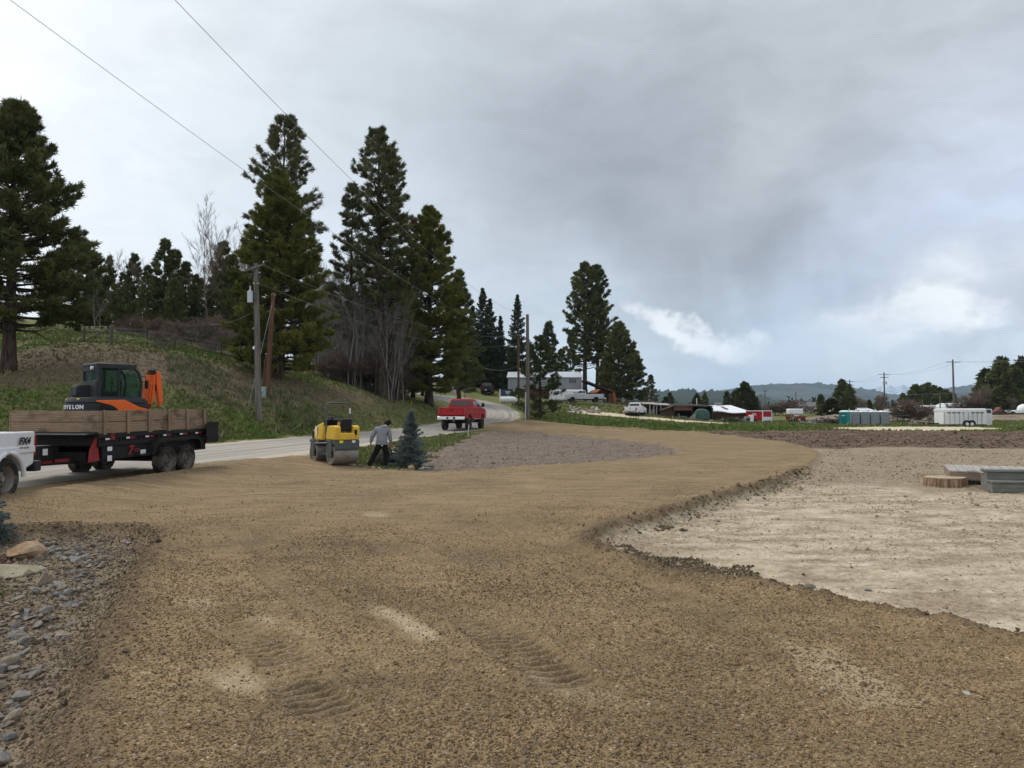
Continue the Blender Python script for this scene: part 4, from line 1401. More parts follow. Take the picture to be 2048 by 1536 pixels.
DUST = (.30, .25, .18)
MT = dict(
    black=simple_mat('black_steel', (.010, .010, .011), .5, .25, 0, DUST, 3, .06),
    dark=simple_mat('charcoal_paint', (.026, .029, .033), .5, .28, 0, DUST, 3, .06),
    rubber=simple_mat('dusty_rubber', (.028, .026, .024), .85, .2, 0, (.20, .17, .13), 4, .95),
    rim=simple_mat('dusty_rim', (.16, .145, .125), .6, .4, .3, (.07, .055, .045), 9, .7),
    blackrim=simple_mat('black_rim', (.02, .02, .02), .5, .4, .2, DUST, 6, .3),
    steel=simple_mat('worn_steel', (.30, .275, .24), .5, .4, .6, (.20, .15, .10), 5, .6),
    chrome=simple_mat('chrome', (.62, .62, .62), .18, .5, 1.0),
    white=simple_mat('white_paint', (.76, .77, .77), .32, .45, 0, (.5, .46, .40), 2, .22, .3),
    silver=simple_mat('silver_paint', (.46, .47, .49), .35, .45, .2, (.40, .38, .34), 2, .2, .3),
    red=simple_mat('red_paint', (.38, .006, .012), .42, .3, 0, (.24, .02, .02), 2, .3, .1),
    redm=simple_mat('red_metal', (.26, .015, .015), .5, .4, 0, DUST, 5, .15),
    yellow=simple_mat('yellow_paint', (.74, .46, .035), .42, .45, 0, (.50, .34, .08), 4, .4),
    orange=simple_mat('orange_paint', (.86, .15, .012), .40, .45, 0, (.6, .14, .03), 5, .2),
    glass=simple_mat('tinted_glass', (.018, .024, .024), .06, .6),
    lens_red=simple_mat('red_lens', (.30, .01, .012), .2, .5),
    lens_w=simple_mat('clear_lens', (.7, .72, .74), .15, .5),
    lens_y=simple_mat('amber_lens', (.75, .42, .03), .25, .5),
    plate=simple_mat('sticker_white', (.75, .76, .75), .5, .3),
    seat=simple_mat('black_vinyl', (.014, .014, .015), .55, .3),
    grey=simple_mat('grey_steel', (.075, .088, .085), .5, .4, 0, (.16, .135, .10), 5, .4),
    tealglass=simple_mat('green_tint_glass', (.02, .04, .035), .05, .6),
)
# the excavator's cab glass is see-through with a green tint
_g = Mat('cab_glass', .03, .5)
_tr = _g.new('ShaderNodeBsdfTransparent'); _tr.inputs[0].default_value = (.66, .83, .76, 1)
_mx = _g.new('ShaderNodeMixShader'); _mx.inputs[0].default_value = .14
_g.col((.02, .03, .028, 1))
_g.l.new(_tr.outputs[0], _mx.inputs[1]); _g.l.new(_g.b.outputs[0], _mx.inputs[2])
_g.l.new(_mx.outputs[0], _g.n['Material Output'].inputs[0])
MT['cabglass'] = _g.mat


class MB:
    """collects shapes for one mesh part"""
    def __init__(s):
        s.bm = bmesh.new()

    def _xf(s, vs, rot, loc):
        M = Matrix.Translation(loc) @ (rot.to_4x4() if rot is not None else Matrix())
        bmesh.ops.transform(s.bm, matrix=M, verts=vs)

    def box(s, c, d, rot=None, taper=None):
        r = bmesh.ops.create_cube(s.bm, size=1)
        vs = r['verts']
        for v in vs:
            v.co = Vector((v.co.x * d[0], v.co.y * d[1], v.co.z * d[2]))
            if taper and v.co.z > 0:
                v.co.x *= taper[0]; v.co.y *= taper[1]
        s._xf(vs, Euler(rot).to_matrix() if rot else None, c)
        return s

    def cyl(s, a, b, r, k=16, r2=None, caps=True):
        a, b = Vector(a), Vector(b)
        q = (b - a)
        L = q.length
        g = bmesh.ops.create_cone(s.bm, cap_ends=caps, segments=k, radius1=r, radius2=r if r2 is None else r2, depth=L)
        s._xf(g['verts'], q.to_track_quat('Z', 'Y').to_matrix(), (a + b) / 2)
        return s

    def sph(s, c, r, sc=(1, 1, 1), k=12):
        g = bmesh.ops.create_uvsphere(s.bm, u_segments=k, v_segments=max(6, k // 2), radius=r)
        for v in g['verts']:
            v.co = Vector((v.co.x * sc[0], v.co.y * sc[1], v.co.z * sc[2]))
        s._xf(g['verts'], None, c)
        return s

    def tube(s, P, r, k=8, closed=False):
        if not hasattr(r, '__len__'):
            r = [r] * len(P)
        V, F = tube_arrays(P, r, k)
        bv = [s.bm.verts.new(v) for v in V]
        for f in F:
            s.bm.faces.new([bv[i] for i in f])
        if not closed:
            s.bm.faces.new(bv[:k][::-1]); s.bm.faces.new(bv[-k:])
        return s

    def prism(s, poly, y0, y1, axis='y', top=None):
        """poly in the plane across `axis`, extruded from y0 to y1; top: a different outline at y1"""
        def mk(p, y):
            return {'y': (p[0], y, p[1]), 'x': (y, p[0], p[1]), 'z': (p[0], p[1], y)}[axis]
        A = [s.bm.verts.new(mk(p, y0)) for p in poly]
        B = [s.bm.verts.new(mk(p, y1)) for p in (top or poly)]
        n = len(poly)
        fa = s.bm.faces.new(A); fb = s.bm.faces.new(B[::-1])
        for i in range(n):
            s.bm.faces.new((A[i], B[i], B[(i + 1) % n], A[(i + 1) % n]))
        return s

    def loft(s, rings, caps=True):
        L = [[s.bm.verts.new(p) for p in r] for r in rings]
        n = len(L[0])
        for a, b in zip(L[:-1], L[1:]):
            for i in range(n):
                s.bm.faces.new((a[i], a[(i + 1) % n], b[(i + 1) % n], b[i]))
        if caps:
            s.bm.faces.new(L[0][::-1]); s.bm.faces.new(L[-1])
        return s

    def lathe(s, prof, k=28, axis='y', c=(0, 0, 0)):
        """prof: (radius, along) pairs, closed loop"""
        rings = []
        for r, a in prof:
            ring = []
            for i in range(k):
                t = 2 * PI * i / k
                p = {'y': (r * math.cos(t), a, r * math.sin(t)), 'x': (a, r * math.cos(t), r * math.sin(t)), 'z': (r * math.cos(t), r * math.sin(t), a)}[axis]
                ring.append(s.bm.verts.new(Vector(p) + Vector(c)))
            rings.append(ring)
        for a, b in zip(rings, rings[1:] + rings[:1]):
            for i in range(k):
                s.bm.faces.new((a[i], a[(i + 1) % k], b[(i + 1) % k], b[i]))
        return s

    def poly(s, pts, thick=.004, n=None):
        """flat plate from 3D points with a thickness"""
        P = [Vector(p) for p in pts]
        nn = n or (P[1] - P[0]).cross(P[2] - P[0]).normalized()
        nn = Vector(nn)
        A = [s.bm.verts.new(p) for p in P]; B = [s.bm.verts.new(p + nn * thick) for p in P]
        s.bm.faces.new(A[::-1]); s.bm.faces.new(B)
        m = len(P)
        for i in range(m):
            s.bm.faces.new((A[i], A[(i + 1) % m], B[(i + 1) % m], B[i]))
        return s

    def build(s, name, mat, parent=None, bevel=0.0, smooth=True, loc=None, rz=None, seg=2, mats=None):
        bmesh.ops.recalc_face_normals(s.bm, faces=s.bm.faces)
        me = bpy.data.meshes.new(name)
        s.bm.to_mesh(me); s.bm.free()
        for m_ in (mats or [mat]):
            me.materials.append(m_)
        o = link(name, me, parent)
        if bevel:
            b = o.modifiers.new('bevel', 'BEVEL')
            b.width = bevel; b.segments = seg; b.limit_method = 'ANGLE'; b.angle_limit = R(35)
        if smooth:
            me.polygons.foreach_set('use_smooth', np.ones(len(me.polygons), bool))
            try:
                me.set_sharp_from_angle(angle=R(40))
            except Exception:
                pass
        if loc is not None:
            o.location = loc
        if rz is not None:
            o.rotation_euler = (0, 0, rz)
        return o


def lettering(name, text, size, mat, parent, loc, rot, shear=0.0, extrude=.002, sx=1.0, bold=0.0):
    cu = bpy.data.curves.new('txt', 'FONT')
    cu.body = text; cu.size = size; cu.shear = shear; cu.extrude = extrude; cu.offset = bold
    cu.align_x = 'CENTER'; cu.align_y = 'CENTER'
    o = bpy.data.objects.new('txt', cu); COL.objects.link(o)
    bpy.context.view_layer.update()
    dg = bpy.context.evaluated_depsgraph_get()
    me = bpy.data.meshes.new_from_object(o.evaluated_get(dg))
    bpy.data.objects.remove(o)
    me.materials.clear(); me.materials.append(mat)
    q = link(name, me, parent)
    q.location = loc; q.rotation_euler = rot; q.scale = (sx, 1, 1)
    return q


def wheel(parent, x, y, r, w, side, rim='rim', rr=.56, k=32, axle_z=None):
    """side: +1 the outer face looks towards +y"""
    t = MB().lathe([(r * .93, -w / 2), (r * .99, -w * .40), (r, -w * .2), (r, w * .2), (r * .99, w * .40), (r * .93, w / 2), (r * .78, w * .56), (r * .62, w * .46), (r * .60, 0), (r * .62, -w * .46), (r * .78, -w * .56)], k)
    for i in range(24):
        a = 2 * PI * i / 24
        t.box((math.cos(a) * r * 1.0, 0, math.sin(a) * r * 1.0), (r * .016, w * .84, r * .11), rot=(0, -a, 0))
    ty = t.build('tyre', MT['rubber'], None)
    s = side
    m = MB().lathe([(r * .62, s * w * .45), (r * .58, s * w * .34), (r * .50, s * w * .16), (r * .46, s * w * .02), (r * .30, s * w * .10), (r * .16, s * w * .16), (r * .14, s * w * .28), (.005, s * w * .30), (.005, -s * w * .3), (r * .58, -s * w * .3)], k)
    for i in range(8):
        a = 2 * PI * i / 8
        m.cyl((math.cos(a) * r * .23, s * w * .1, math.sin(a) * r * .23), (math.cos(a) * r * .23, s * w * .19, math.sin(a) * r * .23), r * .035, 6)
    rm = m.build('rim', MT[rim], None)
    b = MB()
    for i in range(8):
        a = 2 * PI * (i + .5) / 8
        b.cyl((math.cos(a) * r * .40, s * w * .02, math.sin(a) * r * .40), (math.cos(a) * r * .40, s * w * .075, math.sin(a) * r * .40), r * .055, 8)
    root = link('wheel', ty.data, parent)
    bpy.data.objects.remove(ty)
    root.location = (x, y, r - .012 if axle_z is None else axle_z)
    rm.parent = root
    h = b.build('rim_holes', MT['black'], root)
    return root


# ------------------------------------------------------------------ pickup truck
def pickup(label, paint, loc, rz, cab='crew', L=6.1, lift=.0, rim='rim', tr=.40, bump='chrome', group=None, canopy=None, s=1.0, plate=True, flares=False, ov=1.28):
    t = empty('pickup_truck', loc, rz, label, 'pickup truck', group, s)
    P = MT[paint]
    w = 1.0
    z0 = .52 + lift            # sill
    zb = 1.30 + lift           # beltline / bed rail
    xf, xr = L * .5, -L * .5
    axf, axr = xf - .98, xr + ov
    ar = tr * 1.22
    az_ = tr + lift * .35

    def arch(ax):
        pts = []
        for i in range(13):
            a = PI - PI * i / 12
            pts.append((ax + ar * math.cos(a), max(z0, az_ + ar * math.sin(a) * 1.02)))
        return pts
    prof = [(xr + .03, z0 + .14)] + arch(axr) + arch(axf) + [(xf - .12, z0), (xf, z0 + .15), (xf, zb - .22), (xf - .12, zb - .08), (xf - 1.35, zb + .03), (xr, zb + .02), (xr, zb - .12)]
    b = MB()
    for sg in (-1, 1):
        b.prism(prof, sg * (w - .02), sg * (w - .22), top=[(x, z if z < zb - .2 else z + .0) for x, z in prof])
        # shoulder swell over the wheels
        b.prism([(xr + .02, zb - .42), (xr + .02, zb - .26), (xf - .25, zb - .28), (xf - .15, zb - .44)], sg * (w + .012), sg * (w - .05))
    b.box((xf - .72, 0, zb - .12), (1.30, 1.70, .26), rot=(0, .05, 0))
    b.box((xf - .07, 0, z0 + .42), (.14, 1.70, .60))
    b.box((.1, 0, z0 + .06), (L - 1.9, 1.6, .12))
    body = b.build('body', P, t, .035, seg=2)
    # dark wheel wells and chassis
    c = MB()
    for sg in (-1, 1):
        c.box((0, sg * .42, z0 - .06), (L - .5, .10, .14))
        for ax in (axf, axr):
            c.prism([(ax + ar * .97 * math.cos(PI * i / 10), az_ + ar * .97 * math.sin(PI * i / 10)) for i in range(11)], sg * (w - .24), sg * .45)
    c.cyl((axr, -.8, az_), (axr, .8, az_), .07); c.sph((axr, 0, az_), .17)
    c.cyl((axf, -.8, az_), (axf, .8, az_), .06)
    c.box((xr + .25, 0, z0 - .05), (.3, .9, .10))
    c.cyl((xr + .02, 0, z0 - .12), (xr - .16, 0, z0 - .12), .05)
    c.build('chassis', MT['black'], t)
    # bed
    cl = {'crew': 2.25, 'extended': 1.85, 'regular': 1.35}[cab]
    cf = xf - 1.40
    cr = cf - cl
    i = MB()
    i.box(((cr + xr) / 2, 0, zb - .50), (cr - xr - .1, 1.62, .03))
    i.box((cr - .06, 0, zb - .28), (.06, 1.62, .46))
    i.build('bed_liner', MT['dark'], t)
    # tailgate
    g = MB().box((xr - .005, 0, zb - .26), (.07, 1.58, .54)).box((xr - .035, 0, zb - .02), (.05, 1.56, .05))
    g = g.build('tailgate', P, t, .02)
    MB().box((xr - .05, 0, zb - .16), (.02, .24, .07)).build('handle', MT['black'], g)
    # cab: windscreen raked, sides leaning in
    zt = zb + .62
    lo = [(cr + .02, .955), (cf + .10, .955)]
    k = MB()
    ring0 = [(cr, -.95, zb - .02), (cf + .12, -.95, zb - .02), (cf + .12, .95, zb - .02), (cr, .95, zb - .02)]
    ring1 = [(cr + .03, -.93, zb + .12), (cf - .08, -.93, zb + .12), (cf - .08, .93, zb + .12), (cr + .03, .93, zb + .12)]
    ring2 = [(cr + .16, -.77, zt - .05), (cf - .72, -.77, zt - .05), (cf - .72, .77, zt - .05), (cr + .16, .77, zt - .05)]
    ring3 = [(cr + .26, -.66, zt + .03), (cf - .86, -.66, zt + .03), (cf - .86, .66, zt + .03), (cr + .26, .66, zt + .03)]
    k.loft([ring0, ring1, ring2, ring3]).build('cab', P, t, .05, seg=3)
    # glass, set just proud of the cab skin

    def lerp3(a, b_, f):
        return tuple(p + (q - p) * f for p, q in zip(a, b_))
    a0, a1, a2, a3 = ring1
    b0, b1, b2, b3 = ring2
    off = .006

    def pane(p, q, r_, s_, nrm):
        return MB().poly([Vector(v) + Vector(nrm) * off for v in (p, q, r_, s_)], .006, nrm)
    for sg, A0, A1, B0, B1 in ((-1, a0, a1, b0, b1), (1, a3, a2, b3, b2)):
        spans = {'crew': [(.08, .46), (.52, .93)], 'extended': [(.10, .36), (.42, .93)], 'regular': [(.10, .92)]}[cab]
        for f0, f1 in spans:
            q = [lerp3(lerp3(A0, A1, f0), lerp3(B0, B1, f0), .10), lerp3(lerp3(A0, A1, f1), lerp3(B0, B1, f1), .10), lerp3(lerp3(A0, A1, min(f1, .95)), lerp3(B0, B1, min(f1, .95)), .88), lerp3(lerp3(A0, A1, f0), lerp3(B0, B1, f0), .88)]
            pane(*q, (0, sg * .97, .24)).build('window', MT['glass'], t, .0)
    q = [lerp3(lerp3(a3, a0, f), lerp3(b3, b0, f), h) for f, h in ((.08, .10), (.92, .10), (.90, .86), (.10, .86))]
    pane(*q, (-.97, 0, .22)).build('rear_window', MT['glass'], t)
    q = [lerp3(lerp3(a1, a2, f), lerp3(b1, b2, f), h) for f, h in ((.06, .06), (.94, .06), (.92, .92), (.08, .92))]
    pane(*q, (.65, 0, .75)).build('windscreen', MT['glass'], t)
    # lights, bumpers, mirrors
    for sg in (-1, 1):
        MB().box((xr - .012, sg * .895, zb - .27), (.07, .17, .44)).build('tail_light', MT['lens_red'], t, .02)
        MB().box((xf - .02, sg * .74, z0 + .52), (.12, .36, .22)).build('headlight', MT['lens_w'], t, .03)
        m = MB().box((cf - .12, sg * 1.13, zb + .22), (.10, .20, .30)).cyl((cf - .10, sg * .92, zb + .10), (cf - .10, sg * 1.10, zb + .15), .025, 8)
        m.build('mirror', MT['black'], t, .03)
        MB().box((cr + cl * .28, sg * 1.002, zb - .16), (.16, .02, .035)).box((cr + cl * .70, sg * 1.002, zb - .16), (.16, .02, .035)).build('door_handle', P if paint != 'red' else MT['black'], t, .005)
        MB().box((cr + cl / 2, sg * .98, z0 - .02), (cl + .1, .12, .05)).build('running_board', MT['chrome'] if paint == 'red' else MT['black'], t, .01)
    bm_ = MB().box((xr - .16, 0, z0 + .08), (.22, 1.94, .22)).box((xr - .05, 0, z0 + .05), (.2, 1.2, .12))
    bm_.build('rear_bumper', MT[bump], t, .03)
    MB().box((xr - .272, 0, z0 + .085), (.006, .62, .14)).build('bumper_step', MT['black'], t)
    if plate:
        MB().box((xr - .279, 0, z0 + .09), (.006, .31, .15)).build('licence_plate', MT['plate'], t)
    MB().box((xf + .08, 0, z0 + .12), (.20, 1.96, .24)).build('front_bumper', MT[bump], t, .04)
    MB().box((xf + .005, 0, z0 + .52), (.05, 1.05, .34)).build('grille', MT['black'], t, .02)
    for ax in (axf, axr):
        for sg in (-1, 1):
            wheel(t, ax, sg * (w - .16), tr, .30 if flares is False else .33, sg, rim)
    if flares:
        for ax in (axf, axr):
            for sg in (-1, 1):
                a_ = [(ax + ar * 1.03 * math.cos(PI * i / 12), sg * (w + .02), az_ + ar * 1.05 * math.sin(PI * i / 12)) for i in range(13)]
                MB().tube(a_, .05, 8).build('wheel_flare', P, t)
    return t, dict(zb=zb, xr=xr, w=w, z0=z0)


def on_ground(px, d):
    x = at(px, 800, d)[0]
    return (x, d, zat(x, d))


# red pickup driving away on the road
x, y, z = at(926, 858, 54)[0], 54, 0
z = zat(x, y)
pickup('lifted red pickup with a chrome bumper driving away up the road', 'red', (x, y, z), R(79), 'crew', 6.0, .24, 'blackrim', .45)
# white pickup cut off by the left edge, hitched to the trailer
tw, dm = pickup('white pickup cut off by the left edge, hitched to the dump trailer', 'white', (-10.70, 12.3, .19), R(272.5), 'crew', 6.4, -.03, 'steel', .40, 'dark', flares=True, ov=.93)
lettering('decal_lettering', 'FX4', .19, MT['black'], tw, (dm['xr'] + .42, dm['w'] + .016, dm['zb'] - .17), (R(90), 0, R(180)), .3, .002, 1.15, .008)
lettering('decal_subline', 'OFF ROAD', .055, MT['redm'], tw, (dm['xr'] + .42, dm['w'] + .016, dm['zb'] - .30), (R(90), 0, R(180)), .2, .002, 1.2)
# far trucks
x, y, z = on_ground(1169, 123)
pickup('white extended cab pickup parked on the rise below the grey barn', 'silver', (x, y, z + .2), R(182), 'extended', 6.1, .12, 'blackrim', .42)
x, y, z = on_ground(975, 134)
pickup('dark pickup seen from behind, parked beyond the road bend', 'dark', (x, y, z + .05), R(86), 'crew', 5.6, .05, 'blackrim', .38, 'dark')
x, y, z = on_ground(984, 149)
pickup('small white pickup facing right, behind the dark parked pickup', 'white', (x, y, z + .3), R(-25), 'regular', 5.0, .1, 'blackrim', .38)

# ------------------------------------------------------------------ dump trailer
M = Mat('weathered_planks', .85, .15)
_p = M.obj()
_w = M.new('ShaderNodeTexWave', wave_type='BANDS', bands_direction='Z'); M.set(_w.inputs[0], M.mapping(_p, (.15, .15, 1))); _w.inputs['Scale'].default_value = 7; _w.inputs['Distortion'].default_value = 6; _w.inputs['Detail'].default_value = 4; _w.inputs['Detail Scale'].default_value = 2
_c = M.mix(_w.outputs[0], (.235, .165, .108, 1), (.34, .25, .165, 1))
_c = M.mix(M.m('MULTIPLY', M.mr(M.noise(M.mapping(_p, (1, 1, 2.2)), 1.1, 4, .6), .5, .66), .75), _c, (.085, .058, .04, 1))
_c = M.mix(M.m('MULTIPLY', M.mr(M.noise(M.mapping(_p, (14, 14, 1.2)), 1.0, 3, .6), .62, .75), .5), _c, (.10, .07, .05, 1))
M.col(_c)
M.bump(_w.outputs[0], .3, .006)
MT['plank'] = M.mat
M = Mat('timber_battens', .85, .15)
M.col(M.mix(M.mr(M.noise(M.mapping(M.obj(), (8, 8, 1)), 2, 4), .35, .65), (.235, .16, .10, 1), (.33, .24, .155, 1)))
MT['batten'] = M.mat

TA = R(260)
TD, TL, TWD = 17.3, 4.35, 2.36
_fx = at(197, 822, TD)[0]
_u = Vector((math.cos(TA), math.sin(TA), 0)); _v = Vector((math.sin(TA), -math.cos(TA), 0))   # forward, and away from the camera side
# local frame: +x forward, +y = left of travel = the side towards the camera; origin below the rear axle group
_c0 = Vector((_fx, TD, 0)) - _u * (TL / 2) + _v * (TWD / 2)
_TILT = .012
tr_ = empty('dump_trailer', (_c0.x, _c0.y, .255), TA, 'black tandem axle dump trailer with wooden side boards carrying the mini excavator', 'trailer', tilt=(0, _TILT))
hl, hw = TL / 2, TWD / 2
zf, zw0, zw1 = .62, 1.12, 1.66
b = MB()
for sg in (-1, 1):
    b.box((0, sg * (hw - .03), (zf + .24 + zw0) / 2), (TL, .05, zw0 - zf - .24))          # box sides
    b.box((0, sg * (hw + .012), zw0 - .04), (TL + .04, .07, .09))                          # top rail
    b.box((0, sg * (hw + .004), zf + .27), (TL, .06, .10))
    for i in range(7):
        b.box((-hl + .06 + i * (TL - .12) / 6, sg * (hw - .012), (zf + .3 + zw0) / 2), (.07, .055, zw0 - zf - .32))
b.box((0, 0, zf + .26), (TL, TWD - .06, .05))
b.box((hl - .03, 0, (zf + .24 + zw0) / 2), (.05, TWD - .06, zw0 - zf - .24))
b.box((hl + .20, 0, zw0 + .03), (.44, TWD + .04, .035), rot=(0, .10, 0))                     # tarp shroud ledge
b.build('steel_box', MT['black'], tr_, .008)
b = MB()
for sg in (-1, 1):
    b.box((-.05, sg * (hw - .34), zf - .0), (TL - .1, .10, .20))
    b.box((-.05, sg * (hw - .02), zf + .06), (TL - .2, .06, .30))
b.box((hl + .02, 0, zf + .0), (.12, TWD - .5, .20))
for sg in (-1, 1):                                                                        # tongue
    a, e = Vector((hl - .1, sg * .62, zf - .06)), Vector((hl + 1.55, sg * .06, zf - .10))
    b.box(((a + e) / 2), ((e - a).length, .075, .17), rot=(0, 0, math.atan2(e.y - a.y, e.x - a.x)))
b.box((hl + .62, 0, zf + .12), (.55, .95, .34))                                            # pump box
b.cyl((hl + 1.4, 0, zf - .1), (hl + 1.75, 0, zf - .06), .06)
b.cyl((hl + 1.2, .16, zf - .4), (hl + 1.2, .16, zf + .45), .04)
for ax in (-1.04, -.20):
    b.cyl((ax, -hw, .38), (ax, hw, .38), .05, 10)
    b.box((ax, .45, .48), (.8, .06, .06)); b.box((ax, -.45, .48), (.8, .06, .06))
b.cyl((1.0, -.25, zf), (-.6, -.25, zf + .1), .07); b.cyl((1.0, .25, zf), (-.6, .25, zf + .1), .07)
b.build('frame', MT['black'], tr_, .006)
for sg in (-1, 1):
    f = [(-1.62, .60), (-1.58, .84), (-1.40, .92), (.16, .92), (.34, .84), (.50, .56)]
    m = MB()
    for (x0, z0_), (x1, z1_) in zip(f[:-1], f[1:]):
        a = math.atan2(z1_ - z0_, x1 - x0)
        m.box(((x0 + x1) / 2, sg * (hw + .05), (z0_ + z1_) / 2), (math.hypot(x1 - x0, z1_ - z0_) + .02, .34, .02), rot=(0, -a, 0))
        m.box(((x0 + x1) / 2, sg * (hw + .215), (z0_ + z1_) / 2 - .02), (math.hypot(x1 - x0, z1_ - z0_), .012, .06), rot=(0, -a, 0))
    m.box((.70, sg * (hw + .02), .56), (.42, .30, .03))
    m.build('fender', MT['black'], tr_)
    for ax in (-1.04, -.20):
        wheel(tr_, ax, sg * (hw + .05), .375, .235, sg, 'rim')
    MB().prism([(hl - .10, zf - .1), (hl + .22, zf - .12), (hl + .18, zf + .15), (hl + .06, zw0 - .12), (hl - .02, zw0 - .02)], sg * (hw - .02), sg * (hw - .07)).build('gusset', MT['redm'], tr_, .004)
# wooden boards with battens
for sg in (-1, 1):
    hgt = (zw1 - zw0) / 2
    for q in range(2):
        MB().box((0, sg * (hw - .02), zw0 + .02 + hgt * (q + .5)), (TL - .02, .040, hgt - .012)).build('side_board', MT['plank'], tr_, .005)
    for i in range(6):
        xx = hl - .20 - i * (TL - .34) / 5
        MB().box((xx, sg * (hw + .03), (zw0 + zw1) / 2 + .01), (.085, .035, zw1 - zw0 + .03)).build('batten', MT['batten'], tr_, .005)
for q in range(2):
    MB().box((hl - .035, 0, zw0 + .02 + hgt * (q + .5)), (.040, TWD - .09, hgt - .012)).build('front_board', MT['plank'], tr_, .005)
MB().box((-hl + .03, 0, zw0 + .10), (.04, TWD - .1, .30)).build('rear_board', MT['plank'], tr_, .005)
# swung-open rear gate leaf
m = MB().box((-hl - .02, hw + .16, (zf + zw0) / 2 + .12), (.60, .05, zw0 - zf + .02))
for q in (0, 1):
    m.box((-hl - .02, hw + .195, zf + .24 + q * .42), (.58, .03, .06))
m.build('gate', MT['black'], tr_, .006)
for sg in (1, -1):
    for i in range(6):
        xx = hl - .36 - i * (TL - .8) / 5
        MB().box((xx + .085, sg * (hw + .038), zf + .40), (.13, .004, .055)).build('white_reflector', MT['plate'], tr_)
        MB().box((xx - .075, sg * (hw + .038), zf + .40), (.19, .004, .055)).build('red_reflector', MT['lens_red'], tr_)
lettering('side_lettering', '7', .30, MT['redm'], tr_, (1.10, hw + .036, zf + .08), (R(90), 0, R(180)), .2, .003, 1.2, .012)
lettering('maker_lettering', 'C', .13, MT['redm'], tr_, (hl - .44, hw + .052, zw0 - .035), (R(90), 0, R(180)), 0, .003, 1.3, .01)
MB().box((.86, hw + .034, zf + .10), (.20, .003, .022)).box((.84, hw + .034, zf + .05), (.20, .003, .022)).build('small_script', MT['redm'], tr_)
m = MB()
for xx, zz, ww, hh in [(hl - .36, zf + .16, .16, .10), (hl - .36, zf - .06, .15, .13), (.62, zf + .02, .20, .10), (hl + .75, zf + .15, .14, .14)]:
    m.box((xx, hw + .034 if xx < hl else .482, zz), (ww, .004, hh))
m.build('sticker', MT['plate'], tr_)
m = MB()
for f0, f1 in ((.15, .34), (.38, .60), (.72, .95)):
    a, e = Vector((hl - .1, .668, zf - .06)), Vector((hl + 1.55, .108, zf - .10))
    p, q = a.lerp(e, f0), a.lerp(e, f1)
    m.box((p + q) / 2, ((q - p).length, .006, .07), rot=(0, 0, math.atan2(e.y - a.y, e.x - a.x)))
m.build('tongue_lettering', MT['redm'], tr_)

# ------------------------------------------------------------------ mini excavator on the trailer
_ec = _c0 + _u * .48
ex = empty('mini_excavator', (_ec.x, _ec.y, .255 + zf + .285), R(50), 'orange and charcoal mini excavator riding on the dump trailer', 'excavator', scale=.88)
m = MB()
for sg in (-1, 1):
    rings = [(.95 * math.cos(t) * (1 if abs(math.cos(t)) > .01 else 1), .27 + .25 * math.sin(t)) for t in np.linspace(0, 2 * PI, 24, endpoint=False)]
    pf = [(x * .75 + np.sign(x) * .22, z) for x, z in rings]
    m.prism(pf, sg * .62, sg * .92)
    for i in range(26):
        f = i / 26
        m.box((-.95 + 1.9 * f, sg * .77, .525), (.035, .31, .03))
m.build('track', MT['rubber'], ex, .02)
MB().box((0, 0, .34), (1.1, 1.2, .26)).cyl((0, 0, .45), (0, 0, .62), .42, 24).build('undercarriage', MT['black'], ex, .02)
# house: charcoal counterweight curving round the tail, orange flank panels


def plan(k, hw_=.94, rear=1.02, front=.86):
    o = []
    for i in range(13):
        t = PI / 2 + PI * i / 12
        o.append((-.20 + (rear - .20) * k * math.cos(t), hw_ * k * math.sin(t)))
    return o + [(front * k, -hw_ * .92 * k), (front * k, hw_ * .92 * k)]


z1, z2 = .60, 1.22
MB().prism(plan(1.0), z1, z1 + .46, 'z').build('counterweight', MT['dark'], ex, .04, seg=3)
m = MB().loft([[(x, y, z1 + .465) for x, y in plan(1.0)], [(x, y, z2 - .10) for x, y in plan(.985)], [(x * .96, y, z2) for x, y in plan(.93)]])
m.build('engine_hood', MT['dark'], ex, .02)
for sg in (-1, 1):
    pl_ = [(-.62, z1 + .50), (-.58, z2 - .08), (.15, z2 - .06), (.55, z2 - .26), (.93, z2 - .36), (.93, z1 + .05), (.05, z1 + .05), (-.05, z1 + .30), (-.20, z1 + .40)]
    MB().prism(pl_, sg * .935, sg * .965).build('side_panel', MT['orange'], ex, .012)
    MB().prism([(-.18, z1 + .08), (-.12, z1 + .32), (-.50, z1 + .40), (-.60, z1 + .10)], sg * .93, sg * .955).build('vent', MT['black'], ex)
MB().box((-.84, .38, z2 - .06), (.10, .16, .07)).box((-.84, -.38, z2 - .06), (.10, .16, .07)).build('amber_light', MT['lens_y'], ex, .01)
# lettering round the tail: each letter follows the curve
for i, ch in enumerate('DEVELON'):
    t = 3.38 + (i - 3) * .145
    rx, ry = .825, .945
    px_, py_ = -.20 + rx * math.cos(t), ry * math.sin(t)
    nx, ny = math.cos(t) / rx, math.sin(t) / ry
    a = math.atan2(ny, nx)
    lettering('lettering', ch, .15, MT['plate'], ex, (px_ + .006 * math.cos(a), py_ + .006 * math.sin(a), z1 + .345), (R(90), 0, a + R(90)), 0, .003, 1.05, .008)
# cab
cx0, cx1, cy0, cy1, cz0, cz1 = -.46, .62, -.60, .42, z2 - .04, 2.16
cyc = (cy0 + cy1) / 2


def post(a, e, r=.05):
    a, e = Vector(a), Vector(e)
    MBc.tube([a, (a + e) / 2, e], r, 6)


